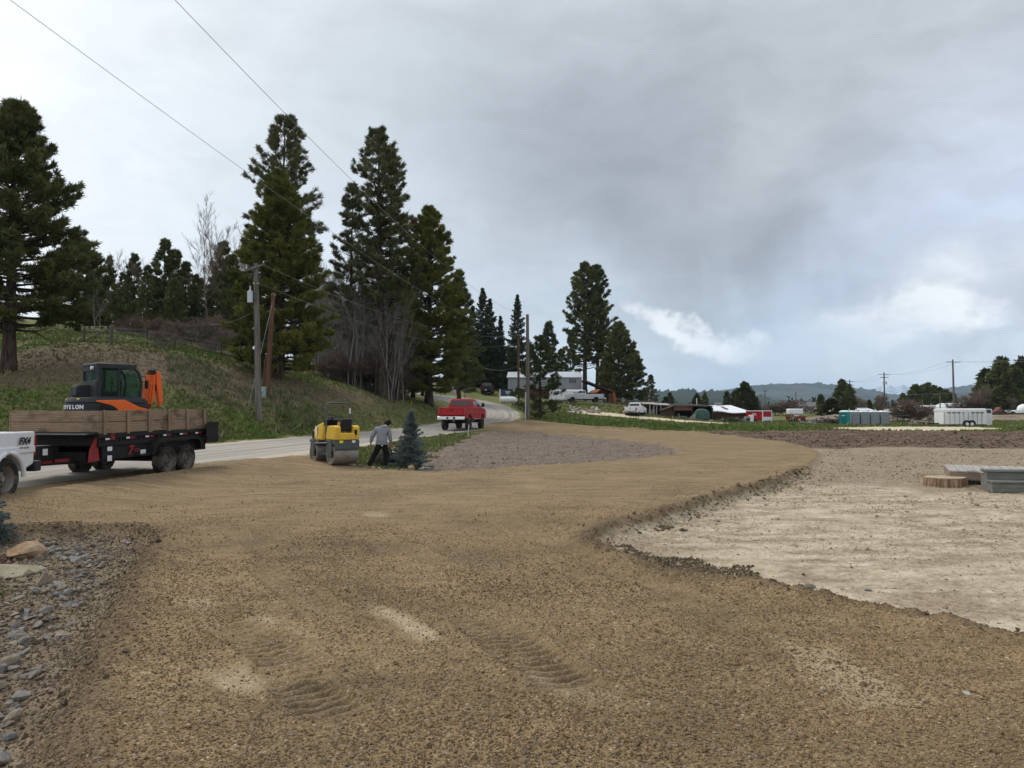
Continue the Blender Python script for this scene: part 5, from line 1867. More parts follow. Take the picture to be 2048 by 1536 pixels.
MBc = MB()
for yy in (cy0, cy1):
    MBc.prism([(cx0, cz0), (cx0 + .10, cz0), (cx0 + .10, cz1 - .02), (cx0, cz1 - .02)], yy - .045, yy + .045)
    MBc.prism([(.10, cz0), (.16, cz0), (.16, cz1 - .04), (.10, cz1 - .04)], yy - .03, yy + .03)
    MBc.tube([(cx1 + .10, yy, cz0), (cx1 + .13, yy, cz0 + .5), (cx1 + .06, yy, cz1 - .22), (cx1 - .10, yy, cz1 - .05)], .045, 8)
    MBc.box(((cx0 + cx1) / 2 + .04, yy, cz0 + .03), (cx1 - cx0 + .16, .08, .10))
    MBc.box(((cx0 + cx1) / 2, yy, cz1 - .06), (cx1 - cx0 - .05, .08, .10))
MBc.box((cx0 + .03, cyc, cz0 + .25), (.10, cy1 - cy0, .52))
MBc.box((cx0 + .03, cyc, cz1 - .10), (.09, cy1 - cy0, .18))
MBc.box((cx1 + .10, cyc, cz0 + .03), (.08, cy1 - cy0, .10)); MBc.box((cx1 - .06, cyc, cz1 - .05), (.12, cy1 - cy0, .08))
cabo = MBc.build('cab', MT['dark'], ex, .015)
MB().box(((cx0 + cx1) / 2 - .02, cyc, cz1 + .01), (cx1 - cx0 + .06, cy1 - cy0 + .10, .07), taper=(.93, .93)).build('roof', MT['dark'], cabo, .03)
for yy in (cy0, cy1):
    for xa, xb in ((cx0 + .10, .10), (.16, cx1 + .06)):
        MB().prism([(xa, cz0 + .08), (xb + (.03 if xb > .3 else 0), cz0 + .08), (xb - (.08 if xb > .3 else 0), cz1 - .11), (xa, cz1 - .11)], yy - .004, yy + .004).build('pane', MT['cabglass'], cabo)
MB().box((cx0 + .03, cyc, (cz0 + .52 + cz1 - .19) / 2), (.008, cy1 - cy0 - .09, cz1 - cz0 - .72)).build('rear_pane', MT['cabglass'], cabo)
MB().prism([(cy0 + .04, cz0 + .08), (cy1 - .04, cz0 + .08), (cy1 - .04, cz1 - .2), (cy0 + .04, cz1 - .2)], cx1 + .085, cx1 + .09, 'x').build('windscreen', MT['cabglass'], cabo)
MB().box((-.02, cyc, cz0 + .16), (.48, .48, .14)).box((-.26, cyc, cz0 + .48), (.14, .46, .62), rot=(0, -.12, 0)).build('seat', MT['seat'], ex, .04)
m = MB()
for sg in (-1, 1):
    m.cyl((.22, cyc + sg * .28, cz0 + .1), (.26, cyc + sg * .28, cz0 + .46), .02, 8).sph((.265, cyc + sg * .28, cz0 + .5), .04)
    m.cyl((.42, cyc + sg * .1, cz0), (.46, cyc + sg * .1, cz0 + .6), .016, 8)
m.build('levers', MT['black'], ex)
MB().box((-.30, cyc - .1, cz0 + .42), (.16, .30, .26)).build('safety_vest', simple_mat('lime_cloth', (.36, .46, .02), .8), ex, .03)
MB().cyl((cx0 - .03, cyc - .3, cz1 - .1), (cx0 - .09, cyc - .3, cz1 - .1), .05).build('work_light', MT['lens_w'], ex)
m = MB().box((cx1 + .22, cy0 - .16, cz1 - .55), (.04, .16, .24)).tube([(cx1 + .1, cy0, cz1 - .3), (cx1 + .2, cy0 - .12, cz1 - .32), (cx1 + .22, cy0 - .16, cz1 - .5)], .012, 6)
m.build('mirror', MT['black'], ex)
MB().box((-.62, cyc + .18, z2 + .18), (.32, .5, .36)).box((-.80, cyc + .18, z2 + .18), (.05, .44, .28)).build('air_cleaner', MT['dark'], ex, .03)
# boom and stick folded upright in front of the cab
bx = 1.0
m = MB()
m.box((.98, 0, z1 + .12), (.36, .36, .40))
m.build('boom_swing', MT['black'], ex, .03)
BOOMZ = .84
bo = MB().prism([(bx - .06, z1 + .1), (bx + .14, z1 + .1), (bx + .40, 1.55), (bx + .34, 2.42), (bx + .20, 2.46), (bx + .14, 1.65)], -.12, .12).build('boom', MT['orange'], ex, .02); bo.scale.z = BOOMZ
m = MB()
for i in range(5):
    yy = -.14 + i * .07
    m.tube([(bx - .06 + i * .075, -.17, 1.25), (bx + .02 + i * .07, -.165, 1.75), (bx + .10 + i * .055, -.155, 2.30)], .024, 6)
m.box((bx + .16, -.165, 1.98), (.36, .05, .05))
m.build('hydraulic_pipes', MT['orange'], ex).scale.z = BOOMZ
m = MB()
for i in range(5):
    yy = -.14 + i * .07
    m.tube([(bx + .10 + i * .055, -.155, 2.30), (bx + .16 + i * .05, -.15, 2.47), (bx + .26 + i * .04, -.10, 2.52), (bx + .40, yy * .8, 2.38)], .020, 6)
    m.tube([(bx - .06 + i * .075, -.17, 1.25), (bx - .06 + i * .06, -.16, 1.10), (bx - .10 + i * .04, -.12, .85)], .020, 6)
m.build('hoses', MT['black'], ex).scale.z = BOOMZ
MB().prism([(bx + .42, 2.44), (bx + .56, 2.40), (bx + .66, 1.35), (bx + .54, 1.15), (bx + .44, 1.9)], -.09, .09).build('stick', MT['orange'], ex, .02).scale.z = BOOMZ
m = MB().cyl((bx + .26, 0, 1.2), (bx + .46, 0, 1.95), .05).cyl((bx + .46, 0, 1.95), (bx + .58, 0, 2.3), .028)
m.build('cylinder', MT['black'], ex).scale.z = BOOMZ
MB().prism([(bx + .50, 1.25), (bx + .72, 1.15), (bx + .78, .75), (bx + .55, .62), (bx + .34, .80), (bx + .44, .86), (bx + .58, .82)], -.30, .30).build('bucket', MT['black'], ex, .02).location.z = -.42

# ------------------------------------------------------------------ ride-on roller
x, y, z = at(668, 930, 24.4)
rz_ = R(127)
ro = empty('road_roller', (x, y, zg(x, y) - .02), rz_, 'small yellow ride-on tandem roller with a tall roll bar', 'roller', scale=.91)
for nme, xx in (('rear_drum', -.72), ('front_drum', .78)):
    d_ = MB().lathe([(.335, -.46), (.345, -.45), (.345, .45), (.335, .46), (.30, .46), (.29, .40), (.06, .38), (.06, -.38), (.29, -.40), (.30, -.46)], 40, c=(xx, 0, .345)).build('drum', MT['steel'], ro)
    MB().cyl((xx, -.50, .345), (xx, .50, .345), .10, 16).build('hub', MT['grey'], d_)
m = MB()
for xx in (-.72, .78):
    for sg in (-1, 1):
        m.prism([(xx - .16, .26), (xx + .14, .26), (xx + .18, .60), (xx + .10, .86), (xx - .14, .86), (xx - .20, .6)], sg * .475, sg * .505)
m.box((-.72, 0, .78), (.74, .92, .14)).box((-1.06, 0, .64), (.06, .92, .20)).box((.74, 0, .78), (.80, .92, .10))
m.box((.02, 0, .46), (.62, .42, .34)).box((.05, 0, .34), (.9, .74, .06)).cyl((.03, 0, .3), (.03, 0, .85), .12)
m.box((-1.00, 0, .735), (.05, .88, .05))
m.build('frame', MT['grey'], ro, .012)
bod = MB()
bod.prism([(-1.10, .86), (-1.12, 1.30), (-.98, 1.36), (-.46, 1.34), (-.30, .98), (-.36, .86)], .24, .46)
bod.prism([(-1.10, .86), (-1.12, 1.30), (-.98, 1.36), (-.46, 1.34), (-.30, .98), (-.36, .86)], -.46, -.24)
bod.box((-.82, 0, .98), (.62, .60, .24)).box((-1.075, 0, .97), (.09, .60, .23))
bod.build('rear_body', MT['yellow'], ro, .035, seg=3)
f_ = MB().loft([[(.22, -.36, .82), (.22, .36, .82), (.22, .34, 1.46), (.22, -.34, 1.46)], [(.60, -.42, .82), (.60, .42, .82), (.60, .38, 1.36), (.60, -.38, 1.36)], [(1.02, -.40, .84), (1.02, .40, .84), (1.02, .34, 1.20), (1.02, -.34, 1.20)], [(1.20, -.34, .84), (1.20, .34, .84), (1.20, .28, .98), (1.20, -.28, .98)]])
f_.build('engine_hood', MT['yellow'], ro, .05, seg=3)
MB().box((.92, .412, .99), (.12, .02, .28)).box((.92, -.412, .99), (.12, .02, .28)).build('vent', MT['black'], ro)
MB().box((.62, .418, 1.14), (.16, .01, .34), rot=(0, 0, 0)).build('sticker', MT['plate'], ro)
MB().box((-1.123, -.05, 1.02), (.006, .09, .07)).build('badge', MT['redm'], ro)
MB().box((-1.098, .22, .80), (.012, .13, .09)).build('yellow_sticker', simple_mat('yellow_sticker', (.85, .75, .05), .5), ro)
MB().box((-1.098, -.24, .80), (.012, .12, .09)).build('white_sticker', MT['plate'], ro)
MB().box((-.62, -.02, 1.20), (.44, .44, .12)).box((-.93, -.02, 1.37), (.12, .42, .44), rot=(0, -.10, 0)).build('seat', MT['seat'], ro, .05, seg=3)
MB().lathe([(.20, -.015), (.22, 0), (.20, .015), (.18, 0)], 20, 'z', (0, 0, 0)).box((0, 0, 0), (.38, .03, .02)).box((0, 0, 0), (.03, .38, .02)).build('steering_wheel', MT['black'], ro, loc=(.02, .05, 1.62)).rotation_euler = (0, -.5, 0)
m = MB().tube([(.22, .05, 1.3), (.05, .05, 1.6)], .04, 8).box((.22, .05, 1.46), (.14, .48, .22), rot=(0, -.4, 0))
m.build('dashboard', MT['black'], ro, .02)
P_ = [(-.30, .44, .82), (-.30, .44, 1.9)]
arc = [(-.30, .44 - .14 + .14 * math.cos(t), 2.0 + .14 * math.sin(t)) for t in np.linspace(0, PI / 2, 6)]
arc2 = [(p[0], -p[1], p[2]) for p in arc[::-1]]
MB().tube([(-.30, .44, .80), (-.30, .44, 1.4)] + arc + arc2 + [(-.30, -.44, 1.4), (-.30, -.44, .80)], .032, 10).build('roll_bar', MT['grey'], ro)
MB().box((-.335, -.44, 1.86), (.008, .05, .20)).build('roll_bar_label', MT['plate'], ro)
MB().tube([(-.55, -.44, 1.34), (-.55, -.44, 1.56), (-.40, -.44, 1.60), (-.32, -.44, 1.60)], .018, 8).build('arm_rail', MT['grey'], ro)
MB().cyl((-.74, -.36, 1.34), (-.70, -.36, 1.12), .02, 8).box((-1.11, -.30, 1.12), (.04, .09, .18)).build('lever', MT['black'], ro)
# ------------------------------------------------------------------ more materials
def wood_mat(name, c1, c2, sc=(10, 10, 1.0)):
    M = Mat(name, .88, .12)
    n = M.noise(M.mapping(M.obj(), sc), 1.6, 5, .65)
    M.col(M.mix(M.mr(n, .33, .67), c1, c2))
    M.bump(n, .4, .01)
    return M.mat


def corr_mat(name, c1, c2, freq=26, axis=0, rough=.45, metal=.3):
    M = Mat(name, rough, .4, metal)
    s = M.new('ShaderNodeSeparateXYZ'); M.set(s.inputs[0], M.obj())
    w = M.m('SINE', M.m('MULTIPLY', s.outputs[axis], freq))
    n = M.noise(M.obj(), .6, 5, .7)
    M.col(M.mix(M.m('MULTIPLY', M.mr(n, .45, .7), .6), c1, c2))
    M.bump(w, .5, .02)
    return M.mat


MT.update(
    polewood=wood_mat('weathered_pole', (.10, .088, .078, 1), (.20, .18, .16, 1), (6, 6, .4)),
    polebrown=wood_mat('brown_pole', (.085, .045, .028, 1), (.16, .092, .058, 1), (6, 6, .4)),
    greywood=wood_mat('grey_boards', (.30, .275, .25, 1), (.44, .41, .38, 1), (9, 1, 9)),
    deckside=wood_mat('tan_boards', (.20, .155, .12, 1), (.30, .24, .19, 1), (1, 9, 9)),
    stepgreen=wood_mat('grey_green_boards', (.12, .125, .11, 1), (.20, .205, .18, 1), (1, 9, 9)),
    stumpbark=wood_mat('stump_bark', (.11, .06, .035, 1), (.42, .30, .19, 1), (9, 9, 1.2)),
    stumptop=wood_mat('stump_top', (.34, .25, .16, 1), (.50, .40, .28, 1), (3, 3, 3)),
    barnroof=corr_mat('galvanised_roof', (.62, .66, .70, 1), (.50, .53, .56, 1), 14, 0, .35, .2),
    barnwall=corr_mat('grey_metal_wall', (.26, .275, .29, 1), (.20, .205, .21, 1), 16, 0, .55, .1),
    darkwood=wood_mat('dark_boards', (.035, .028, .022, 1), (.075, .055, .042, 1)),
    brownwood=wood_mat('brown_boards', (.055, .032, .022, 1), (.115, .068, .045, 1)),
    redfascia=wood_mat('faded_red_boards', (.15, .062, .052, 1), (.22, .10, .085, 1)),
    rust=simple_mat('orange_sheet', (.30, .095, .03), .7, .2, 0, (.18, .07, .03), 1.2, .6),
    shedwhite=simple_mat('white_sheet_roof', (.80, .82, .85), .45, .4, 0, (.55, .55, .55), .8, .5),
    tarp=simple_mat('green_tarp', (.03, .085, .07), .5, .3, 0, (.10, .14, .12), 1.4, .6),
    teal=simple_mat('teal_plastic', (.02, .27, .27), .45, .3),
    tealD=simple_mat('dark_teal_plastic', (.01, .15, .16), .5, .3),
    toilet=simple_mat('grey_plastic', (.24, .26, .28), .5, .3, 0, (.2, .19, .18), 2, .3),
    roofw=simple_mat('white_plastic', (.80, .83, .82), .45, .3),
    cream=simple_mat('cream_siding', (.62, .58, .44), .7, .2),
    shingle=simple_mat('grey_shingles', (.16, .16, .165), .85, .1),
    signblue=simple_mat('blue_board', (.035, .06, .12), .5, .3),
    junk=simple_mat('junk_grey', (.28, .27, .26), .6, .3, 0, (.12, .09, .07), 2, .6),
    hoodie=simple_mat('grey_fleece', (.24, .25, .275), .95, .1, 0, (.18, .19, .21), 9, .5),
    trousers=simple_mat('black_denim', (.014, .014, .016), .9, .1),
    skin=simple_mat('skin', (.42, .24, .17), .6, .3),
    hair=simple_mat('dark_cap', (.015, .013, .012), .8, .2),
    shoe=simple_mat('worn_shoe', (.12, .10, .09), .8, .2),
    wire=simple_mat('wire', (.30, .30, .31), .6, .3),
    insul=simple_mat('insulator', (.6, .62, .62), .3, .4),
    can=simple_mat('transformer_grey', (.50, .56, .57), .5, .3),
    greenbox=simple_mat('pale_green_metal', (.30, .40, .34), .6, .3),
)


def rock_mat(name, c1, c2, c3):
    M = Mat(name, .9, .15)
    n = M.noise(M.obj(), 2.2, 6, .68)
    f = M.noise(M.obj(), 14, 4, .7)
    M.col(M.mix(M.m('MULTIPLY', M.mr(f, .5, .75), .6), M.mix(M.mr(n, .35, .65), c1, c2), c3))
    M.bump(f, .6, .06)
    return M.mat


RM = [rock_mat('blue_grey_rock', (.175, .175, .17, 1), (.30, .29, .265, 1), (.34, .30, .24, 1)),
      rock_mat('tan_rock', (.27, .22, .155, 1), (.40, .345, .26, 1), (.20, .155, .11, 1)),
      rock_mat('dusty_grey_rock', (.24, .225, .20, 1), (.34, .315, .275, 1), (.18, .15, .12, 1)),
      rock_mat('orange_boulder', (.38, .225, .115, 1), (.48, .37, .25, 1), (.26, .18, .11, 1)),
      rock_mat('white_rock', (.52, .49, .44, 1), (.64, .60, .53, 1), (.38, .33, .27, 1)),
      rock_mat('moss_boulder', (.30, .26, .16, 1), (.40, .36, .26, 1), (.17, .16, .07, 1))]
_S, _F = rock_shapes(10, 2, 5)
_F3 = _F
ROCKM = {}
for mi in range(len(RM)):
    for k in range(10):
        ROCKM[mi, k] = np_mesh('rock', _S[k], _F3, [RM[mi]], smooth=False)


def rock(x, y, size, mi, k, label, cat='rock', group=None, name='rock', flat=1.0, rz=None, sink=.3):
    o = link(name, ROCKM[mi, k % 10])
    o.location = (x, y, zg(x, y) + size * flat * (.55 - sink))
    o.scale = (size, size * .85, size * flat)
    o.rotation_euler = (random.uniform(-.3, .3), random.uniform(-.3, .3), random.uniform(0, 6.28) if rz is None else rz)
    return tag(o, label, cat, group)


_q = np.random.default_rng(12)
_pts = []
for px, py, sx, sy, n in [(120, 1092, 75, 14, 34), (175, 1108, 40, 18, 16), (165, 1140, 40, 16, 12), (110, 1165, 50, 18, 15), (150, 1180, 30, 16, 8), (60, 1210, 55, 18, 15), (30, 1250, 45, 24, 12), (105, 1240, 30, 14, 7), (50, 1300, 45, 26, 12), (20, 1350, 40, 30, 9), (30, 1400, 40, 26, 8), (16, 1460, 34, 30, 8), (4, 1510, 24, 20, 5)]:
    for i in range(n):
        _pts.append((px + _q.normal() * sx * .62, py + _q.normal() * sy * .62))
for px, py in _pts:
    p = ground_px([(px, py)], .06)[0]
    if sdf_poly(np.array([p[0]]), np.array([p[1]]), DRIVE)[0] > -.22:
        continue
    size = min(.105, float(np.exp(_q.normal() * .42)) * .066)
    rock(p[0], p[1], size, int(_q.choice([0, 0, 1, 2, 2, 2, 1])), int(_q.integers(0, 10)), 'broken angular rock in the loose border along the left edge of the gravel', group='broken rocks along the left border', name='rock', flat=_q.uniform(.55, .9))
for px, py, s_, mi, k, fl, nme, lab in [
    (47, 1103, .27, 3, 1, .9, 'boulder', 'orange tan boulder beside the cut-off blue spruce'), (14, 1133, .44, 5, 2, .5, 'boulder', 'long low mossy boulder in front of the orange boulder'),
    (88, 1102, .13, 0, 3, .8, 'rock', 'pale angular rock just right of the orange boulder'), (182, 1112, .12, 0, 4, .8, 'rock', 'blue grey rock lying clear of the rest near the top of the rock border'),
    (112, 1160, .13, 0, 5, .6, 'rock', 'flat blue grey slab rock in the middle of the rock border'), (38, 1232, .14, 0, 6, .8, 'rock', 'large blue grey rock above the round white stone'),
    (31, 1244, .055, 4, 7, .9, 'rock', 'small round white stone in the rock border'), (128, 1250, .085, 2, 8, .8, 'rock', 'rough grey rock at the gravel side of the rock border'),
    (24, 1452, .095, 0, 9, .9, 'rock', 'blue grey rock with a pointed top low in the rock border'), (72, 1168, .10, 0, 1, .7, 'rock', 'dark blue rock left of the flat slab rock'), (95, 1195, .13, 1, 2, .5, 'rock', 'long tan rock in the middle of the rock border'),
    (75, 1320, .10, 0, 4, .7, 'rock', 'leaning grey rock at the right of the lower rock border'), (30, 1318, .12, 2, 5, .6, 'rock', 'dusty flat rock in the lower rock border')]:
    p = ground_px([(px, py)], .06)[0]
    rock(p[0], p[1], s_ * (1 if nme == 'boulder' else .5), mi, k, lab, 'boulder' if nme == 'boulder' else 'rock', name=nme, flat=fl, rz=.4)
# litter of small stones in the border
xy = scatter_xy(9000, 3.5, 12.5, -.80, -.40, power=1.5, seed=61)
xy = xy[(sdf_poly(xy[:, 0], xy[:, 1], ROCKB) + fbm(xy[:, 0] * 1.5, xy[:, 1] * 1.5, 43, 3) * .5 > .35)]
sz = np.exp(_q.normal(size=len(xy)) * .6) * .013
cc = np.array([(.26, .205, .145), (.17, .13, .09), (.34, .285, .215), (.24, .225, .20)])
scatter_stones('border_litter', xy, sz, cc[_q.integers(0, 4, len(xy))] * _q.uniform(.7, 1.2, (len(xy), 1)), seed=62)
xy = scatter_xy(34000, 3.5, 12.5, -.80, -.36, power=1.5, seed=67)
xy = xy[(sdf_poly(xy[:, 0], xy[:, 1], ROCKB) > -.1)]
sz = np.exp(_q.normal(size=len(xy)) * .5) * .0085
cc = np.array([(.20, .145, .09), (.15, .11, .07), (.26, .20, .135), (.11, .08, .05)])
scatter_stones('border_crumbs', xy, sz, cc[_q.integers(0, 4, len(xy))] * _q.uniform(.7, 1.2, (len(xy), 1)), seed=68)
xy = ground_px([(-10 + _q.normal() * 26, 1112 + _q.normal() * 6) for i in range(900)], .05)
scatter_stones('red_mulch', xy, np.full(len(xy), .016), np.array([(.10, .035, .028)]) * _q.uniform(.5, 1.5, (len(xy), 1)), seed=63)
p = ground_px([(163, 1066)], .08)[0]
m = Acc()
for i in range(5):
    m.tube([(0, 0, -.05), (_q.normal() * .02, _q.normal() * .02, .12), (_q.normal() * .04, 0, _q.uniform(.15, .24))], [.008, .007, .003], 5)
tag(link('dry_stem', m.mesh('dry_stem', [M_tan])), 'dry broken plant stem at the top corner of the rock border', 'plant stem').location = (p[0], p[1], zg(*p))
p = ground_px([(15, 1168)], .05)[0]
gx = np.array([p]) + _q.normal(size=(60, 2)) * .16
grass('border_weeds', gx, np.full(60, .07), np.full(60, .006), np.array([(.07, .11, .03)] * 60), 6, 64)
# a few bigger stones lying loose on the yard and the drive
for px, py, s_, mi, lab in [(1622, 1165, .075, 2, 'dark grey stone lying alone on the pale yard'), (1735, 1170, .05, 2, 'small brown stone on the pale yard right of the dark stone'), (1606, 1141, .05, 1, 'small stone on the pale yard behind the dark stone'),
                            (1937, 1418, .035, 4, 'whitish stone lying on the gravel at the lower right'), (1645, 1411, .028, 4, 'pale pebble on the gravel left of the whitish stone'), (1435, 1037, .07, 2, 'brown stone at the inner edge of the gravel')]:
    p = ground_px([(px, py)], .05)[0]
    rock(p[0], p[1], s_, mi, int(_q.integers(0, 10)), lab, flat=.7)

# ------------------------------------------------------------------ rocks, shrub and marker round the small spruce
for px, py, s_, mi, k, fl, lab in [(824, 936, .26, 3, 1, .75, 'orange boulder at the foot of the small blue spruce'), (841, 935, .15, 4, 2, .8, 'white boulder right of the orange boulder by the spruce'), (855, 936, .14, 4, 3, .8, 'rightmost white boulder by the small spruce'),
                                   (783, 938, .16, 4, 4, .6, 'whitish rock under the right foot of the man'), (797, 938, .14, 2, 5, .6, 'grey rock between the man and the orange boulder'), (758, 938, .12, 4, 6, .7, 'pale rock between the feet of the man'),
                                   (746, 937, .13, 3, 7, .6, 'tan rock just right of the left shoe of the man'), (796, 917, .12, 4, 8, 1.2, 'pale upright stone behind the man, left of the spruce'), (720, 935, .16, 1, 9, .6, 'tan rock left of the left shoe of the man')]:
    x, y, _ = hit(px, py + 3)
    rock(x, y, s_, mi, k, lab, 'boulder' if s_ > .13 else 'rock', flat=fl)
x, y, _ = hit(772, 932)
sh = empty('flowering_shrub', (x, y + .5, zg(x, y + .5)), 0, 'low purplish grey shrub with red and white blooms behind the legs of the man', 'shrub')
bsh = bare_mesh(171, .8, M_twig, .55, .016, 3, 5, 12, .3, minr=.004)
o = link('branches', bsh, sh); o.scale = (1.1, 1.1, 1)
for nme, mt, cx in (('red_blooms', MT['redm'], (-.13, .30)), ('white_blooms', MT['plate'], (-.10, .2))):
    P_ = np.array([(c + _q.normal() * .05, _q.normal() * .12, .62 + _q.normal() * .05 - (.08 if 'white' in nme else 0)) for c in cx for _ in range(7)])
    V, F, _c = needles(P_, _q.normal(size=(len(P_), 3)), np.full(len(P_), .07), np.full(len(P_), .022), 6, _q, 1.0, .2, np.ones((len(P_), 3)))
    link(nme, np_mesh(nme, V, F, [mt]), sh)
P_ = np.stack([_q.normal(size=160) * .26, _q.normal(size=160) * .2, np.abs(_q.normal(size=160)) * .22 + .08], 1)
V, F, C_ = needles(P_, _q.normal(size=(160, 3)), np.full(160, .08), np.full(160, .016), 6, _q, 1.0, .2, np.array([(.07, .06, .058)] * 160))
link('foliage', np_mesh('foliage', V, F, [M_leaf], attrs={'tint': ('POINT', C_)}), sh)
x, y, z = at(936, 866, 44)
MB().cyl((0, 0, -.1), (0, 0, .72), .028, 10).cyl((0, 0, .72), (0, 0, .76), .033, 10).build('marker_post', MT['can'], None, loc=(x, y, zg(x, y))).rotation_euler = (0, .06, 0)
tag(bpy.data.objects['marker_post'], 'thin pale marker post on the verge in front of the red pickup', 'marker post')


# ------------------------------------------------------------------ the man
def skin_mesh(name, V, E, Rr, mat, parent, sub=2, root=0):
    me = bpy.data.meshes.new(name)
    me.from_pydata(V, E, [])
    me.materials.append(mat)
    o = link(name, me, parent)
    md = o.modifiers.new('skin', 'SKIN')
    md.use_smooth_shade = True
    md.branch_smoothing = .4
    if not me.skin_vertices:
        me.skin_vertices.new() if hasattr(me.skin_vertices, 'new') else None
    for i, sv in enumerate(me.skin_vertices[0].data):
        r = Rr[i]
        sv.radius = r if hasattr(r, '__len__') else (r, r)
        sv.use_root = (i == root)
    s = o.modifiers.new('subsurf', 'SUBSURF'); s.levels = sub; s.render_levels = sub
    return o


x, y, _ = hit(757, 938)
man = empty('person', (x, y, zg(x, y)), 0, 'stooping man seen from behind in a grey hoodie, black trousers and dark cap', 'person')
PEL, SPN, CHS, NEC = (.10, 0, .83), (.10, .02, 1.03), (.12, .06, 1.24), (.18, .13, 1.34)
JV = [PEL, SPN, CHS, NEC, (.215, .17, 1.385), (.255, .22, 1.435), (.265, .235, 1.485),           # 0-6 trunk and head
      (-.08, .05, 1.26), (-.21, .03, 1.00), (-.27, .08, .80), (-.28, .10, .745),                # 7-10 left arm
      (.305, .055, 1.24), (.352, .06, .99), (.38, .16, .79), (.385, .18, .735),                   # 11-14 right arm
      (-.0, 0, .76), (-.13, .05, .45), (-.33, -.04, .09), (-.39, .10, .035),                    # 15-18 left leg
      (.20, 0, .76), (.235, .10, .44), (.20, .04, .09), (.22, .19, .035)]                       # 19-22 right leg
JE = [(0, 1), (1, 2), (2, 3), (3, 4), (4, 5), (5, 6), (2, 7), (7, 8), (8, 9), (9, 10), (2, 11), (11, 12), (12, 13), (13, 14), (0, 15), (15, 16), (16, 17), (17, 18), (0, 19), (19, 20), (20, 21), (21, 22)]
JR = [.105, .11, .12, .055, .06, .092, .07, .05, .042, .028, (.04, .02), .05, .042, .028, (.04, .02), .08, .055, .04, .036, .08, .055, .04, .036]
V_, E_, R_ = list(JV), list(JE), list(JR)
for wi, hi, sg in ((9, 10, -1), (13, 14, 1)):
    hx, hy, hz = JV[hi]
    for f, (ox, L_) in enumerate([(-.027, .062), (-.009, .072), (.009, .068), (.027, .054)]):
        b0 = len(V_)
        V_ += [(hx + ox, hy + .006, hz - .035), (hx + ox * 1.1, hy + .016, hz - .035 - L_ * .55), (hx + ox * 1.1, hy + .012 + .012, hz - .035 - L_)]
        R_ += [.010, .009, .0075]
        E_ += [(hi, b0), (b0, b0 + 1), (b0 + 1, b0 + 2)]
    b0 = len(V_)
    V_ += [(hx - sg * .040, hy + .012, hz + .0), (hx - sg * .058, hy + .03, hz - .04)]
    R_ += [.012, .010]
    E_ += [(hi, b0), (b0, b0 + 1)]
# nose and ears, chin turned towards the ground on the right
b0 = len(V_)
V_ += [(.32, .305, 1.40), (.285, .28, 1.36)]
R_ += [.018, .035]
E_ += [(5, b0), (5, b0 + 1)]
skin_mesh('body', V_, E_, R_, MT['skin'], man, 2)
hv = [(.10, 0, .76), (.10, .01, .92), SPN, CHS, (.165, .10, 1.30), (.185, .09, 1.345), (-.085, .05, 1.265), (-.215, .03, 1.00), (-.268, .075, .81), (.305, .055, 1.25), (.352, .06, .99), (.376, .15, .80)]
he = [(0, 1), (1, 2), (2, 3), (3, 4), (4, 5), (3, 6), (6, 7), (7, 8), (3, 9), (9, 10), (10, 11)]
hr = [(.20, .145), (.20, .15), (.19, .14), (.20, .145), .115, .095, .10, .070, .050, .10, .070, .050]
hd = skin_mesh('hoodie', hv, he, hr, MT['hoodie'], man, 2)
MB().sph((.165, .03, 1.315), .115, (1.2, .8, .62), 14).build('hood', MT['hoodie'], hd)
MB().lathe([(.20, -.035), (.21, 0), (.20, .035), (.17, 0)], 24, 'z', (0, 0, 0)).build('waistband', MT['hoodie'], hd, loc=(.10, 0, .80)).scale = (1.0, .74, 1)
tv = [(.10, 0, .90), (.10, 0, .78), (.0, 0, .70), (-.125, .05, .45), (-.325, -.03, .06), (.20, 0, .70), (.232, .09, .44), (.20, .045, .06)]
te = [(0, 1), (1, 2), (2, 3), (3, 4), (1, 5), (5, 6), (6, 7)]
tr2 = [(.17, .125), (.175, .135), .12, .092, .082, .12, .092, .082]
skin_mesh('trousers', tv, te, tr2, MT['trousers'], man, 2)
MB().box((.135, -.132, .735), (.045, .006, .03)).build('pocket_label', MT['plate'], man)
for (ax, ay, az_), (tx, ty, tz) in ((JV[17], JV[18]), (JV[21], JV[22])):
    d = Vector((tx - ax, ty - ay, 0)).normalized()
    c = Vector((ax, ay, .05)) + d * .06
    s_ = MB().box((0, 0, -.032), (.29, .105, .03)).box((-.01, 0, .012), (.25, .09, .075), taper=(.72, .75))
    o = s_.build('shoe', MT['shoe'], man, .022, seg=3)
    o.location = c; o.rotation_euler = (0, 0, math.atan2(d.y, d.x))
cp_ = MB().sph((.258, .22, 1.475), .108, (1.0, 1.08, .80), 16)
cp_.box((.325, .315, 1.435), (.13, .13, .014), rot=(-.55, .35, -.6))
cp_.build('cap', MT['hair'], man, .004)
MB().sph((.238, .19, 1.445), .100, (1.0, .95, .85), 14).build('hair', MT['hair'], man)

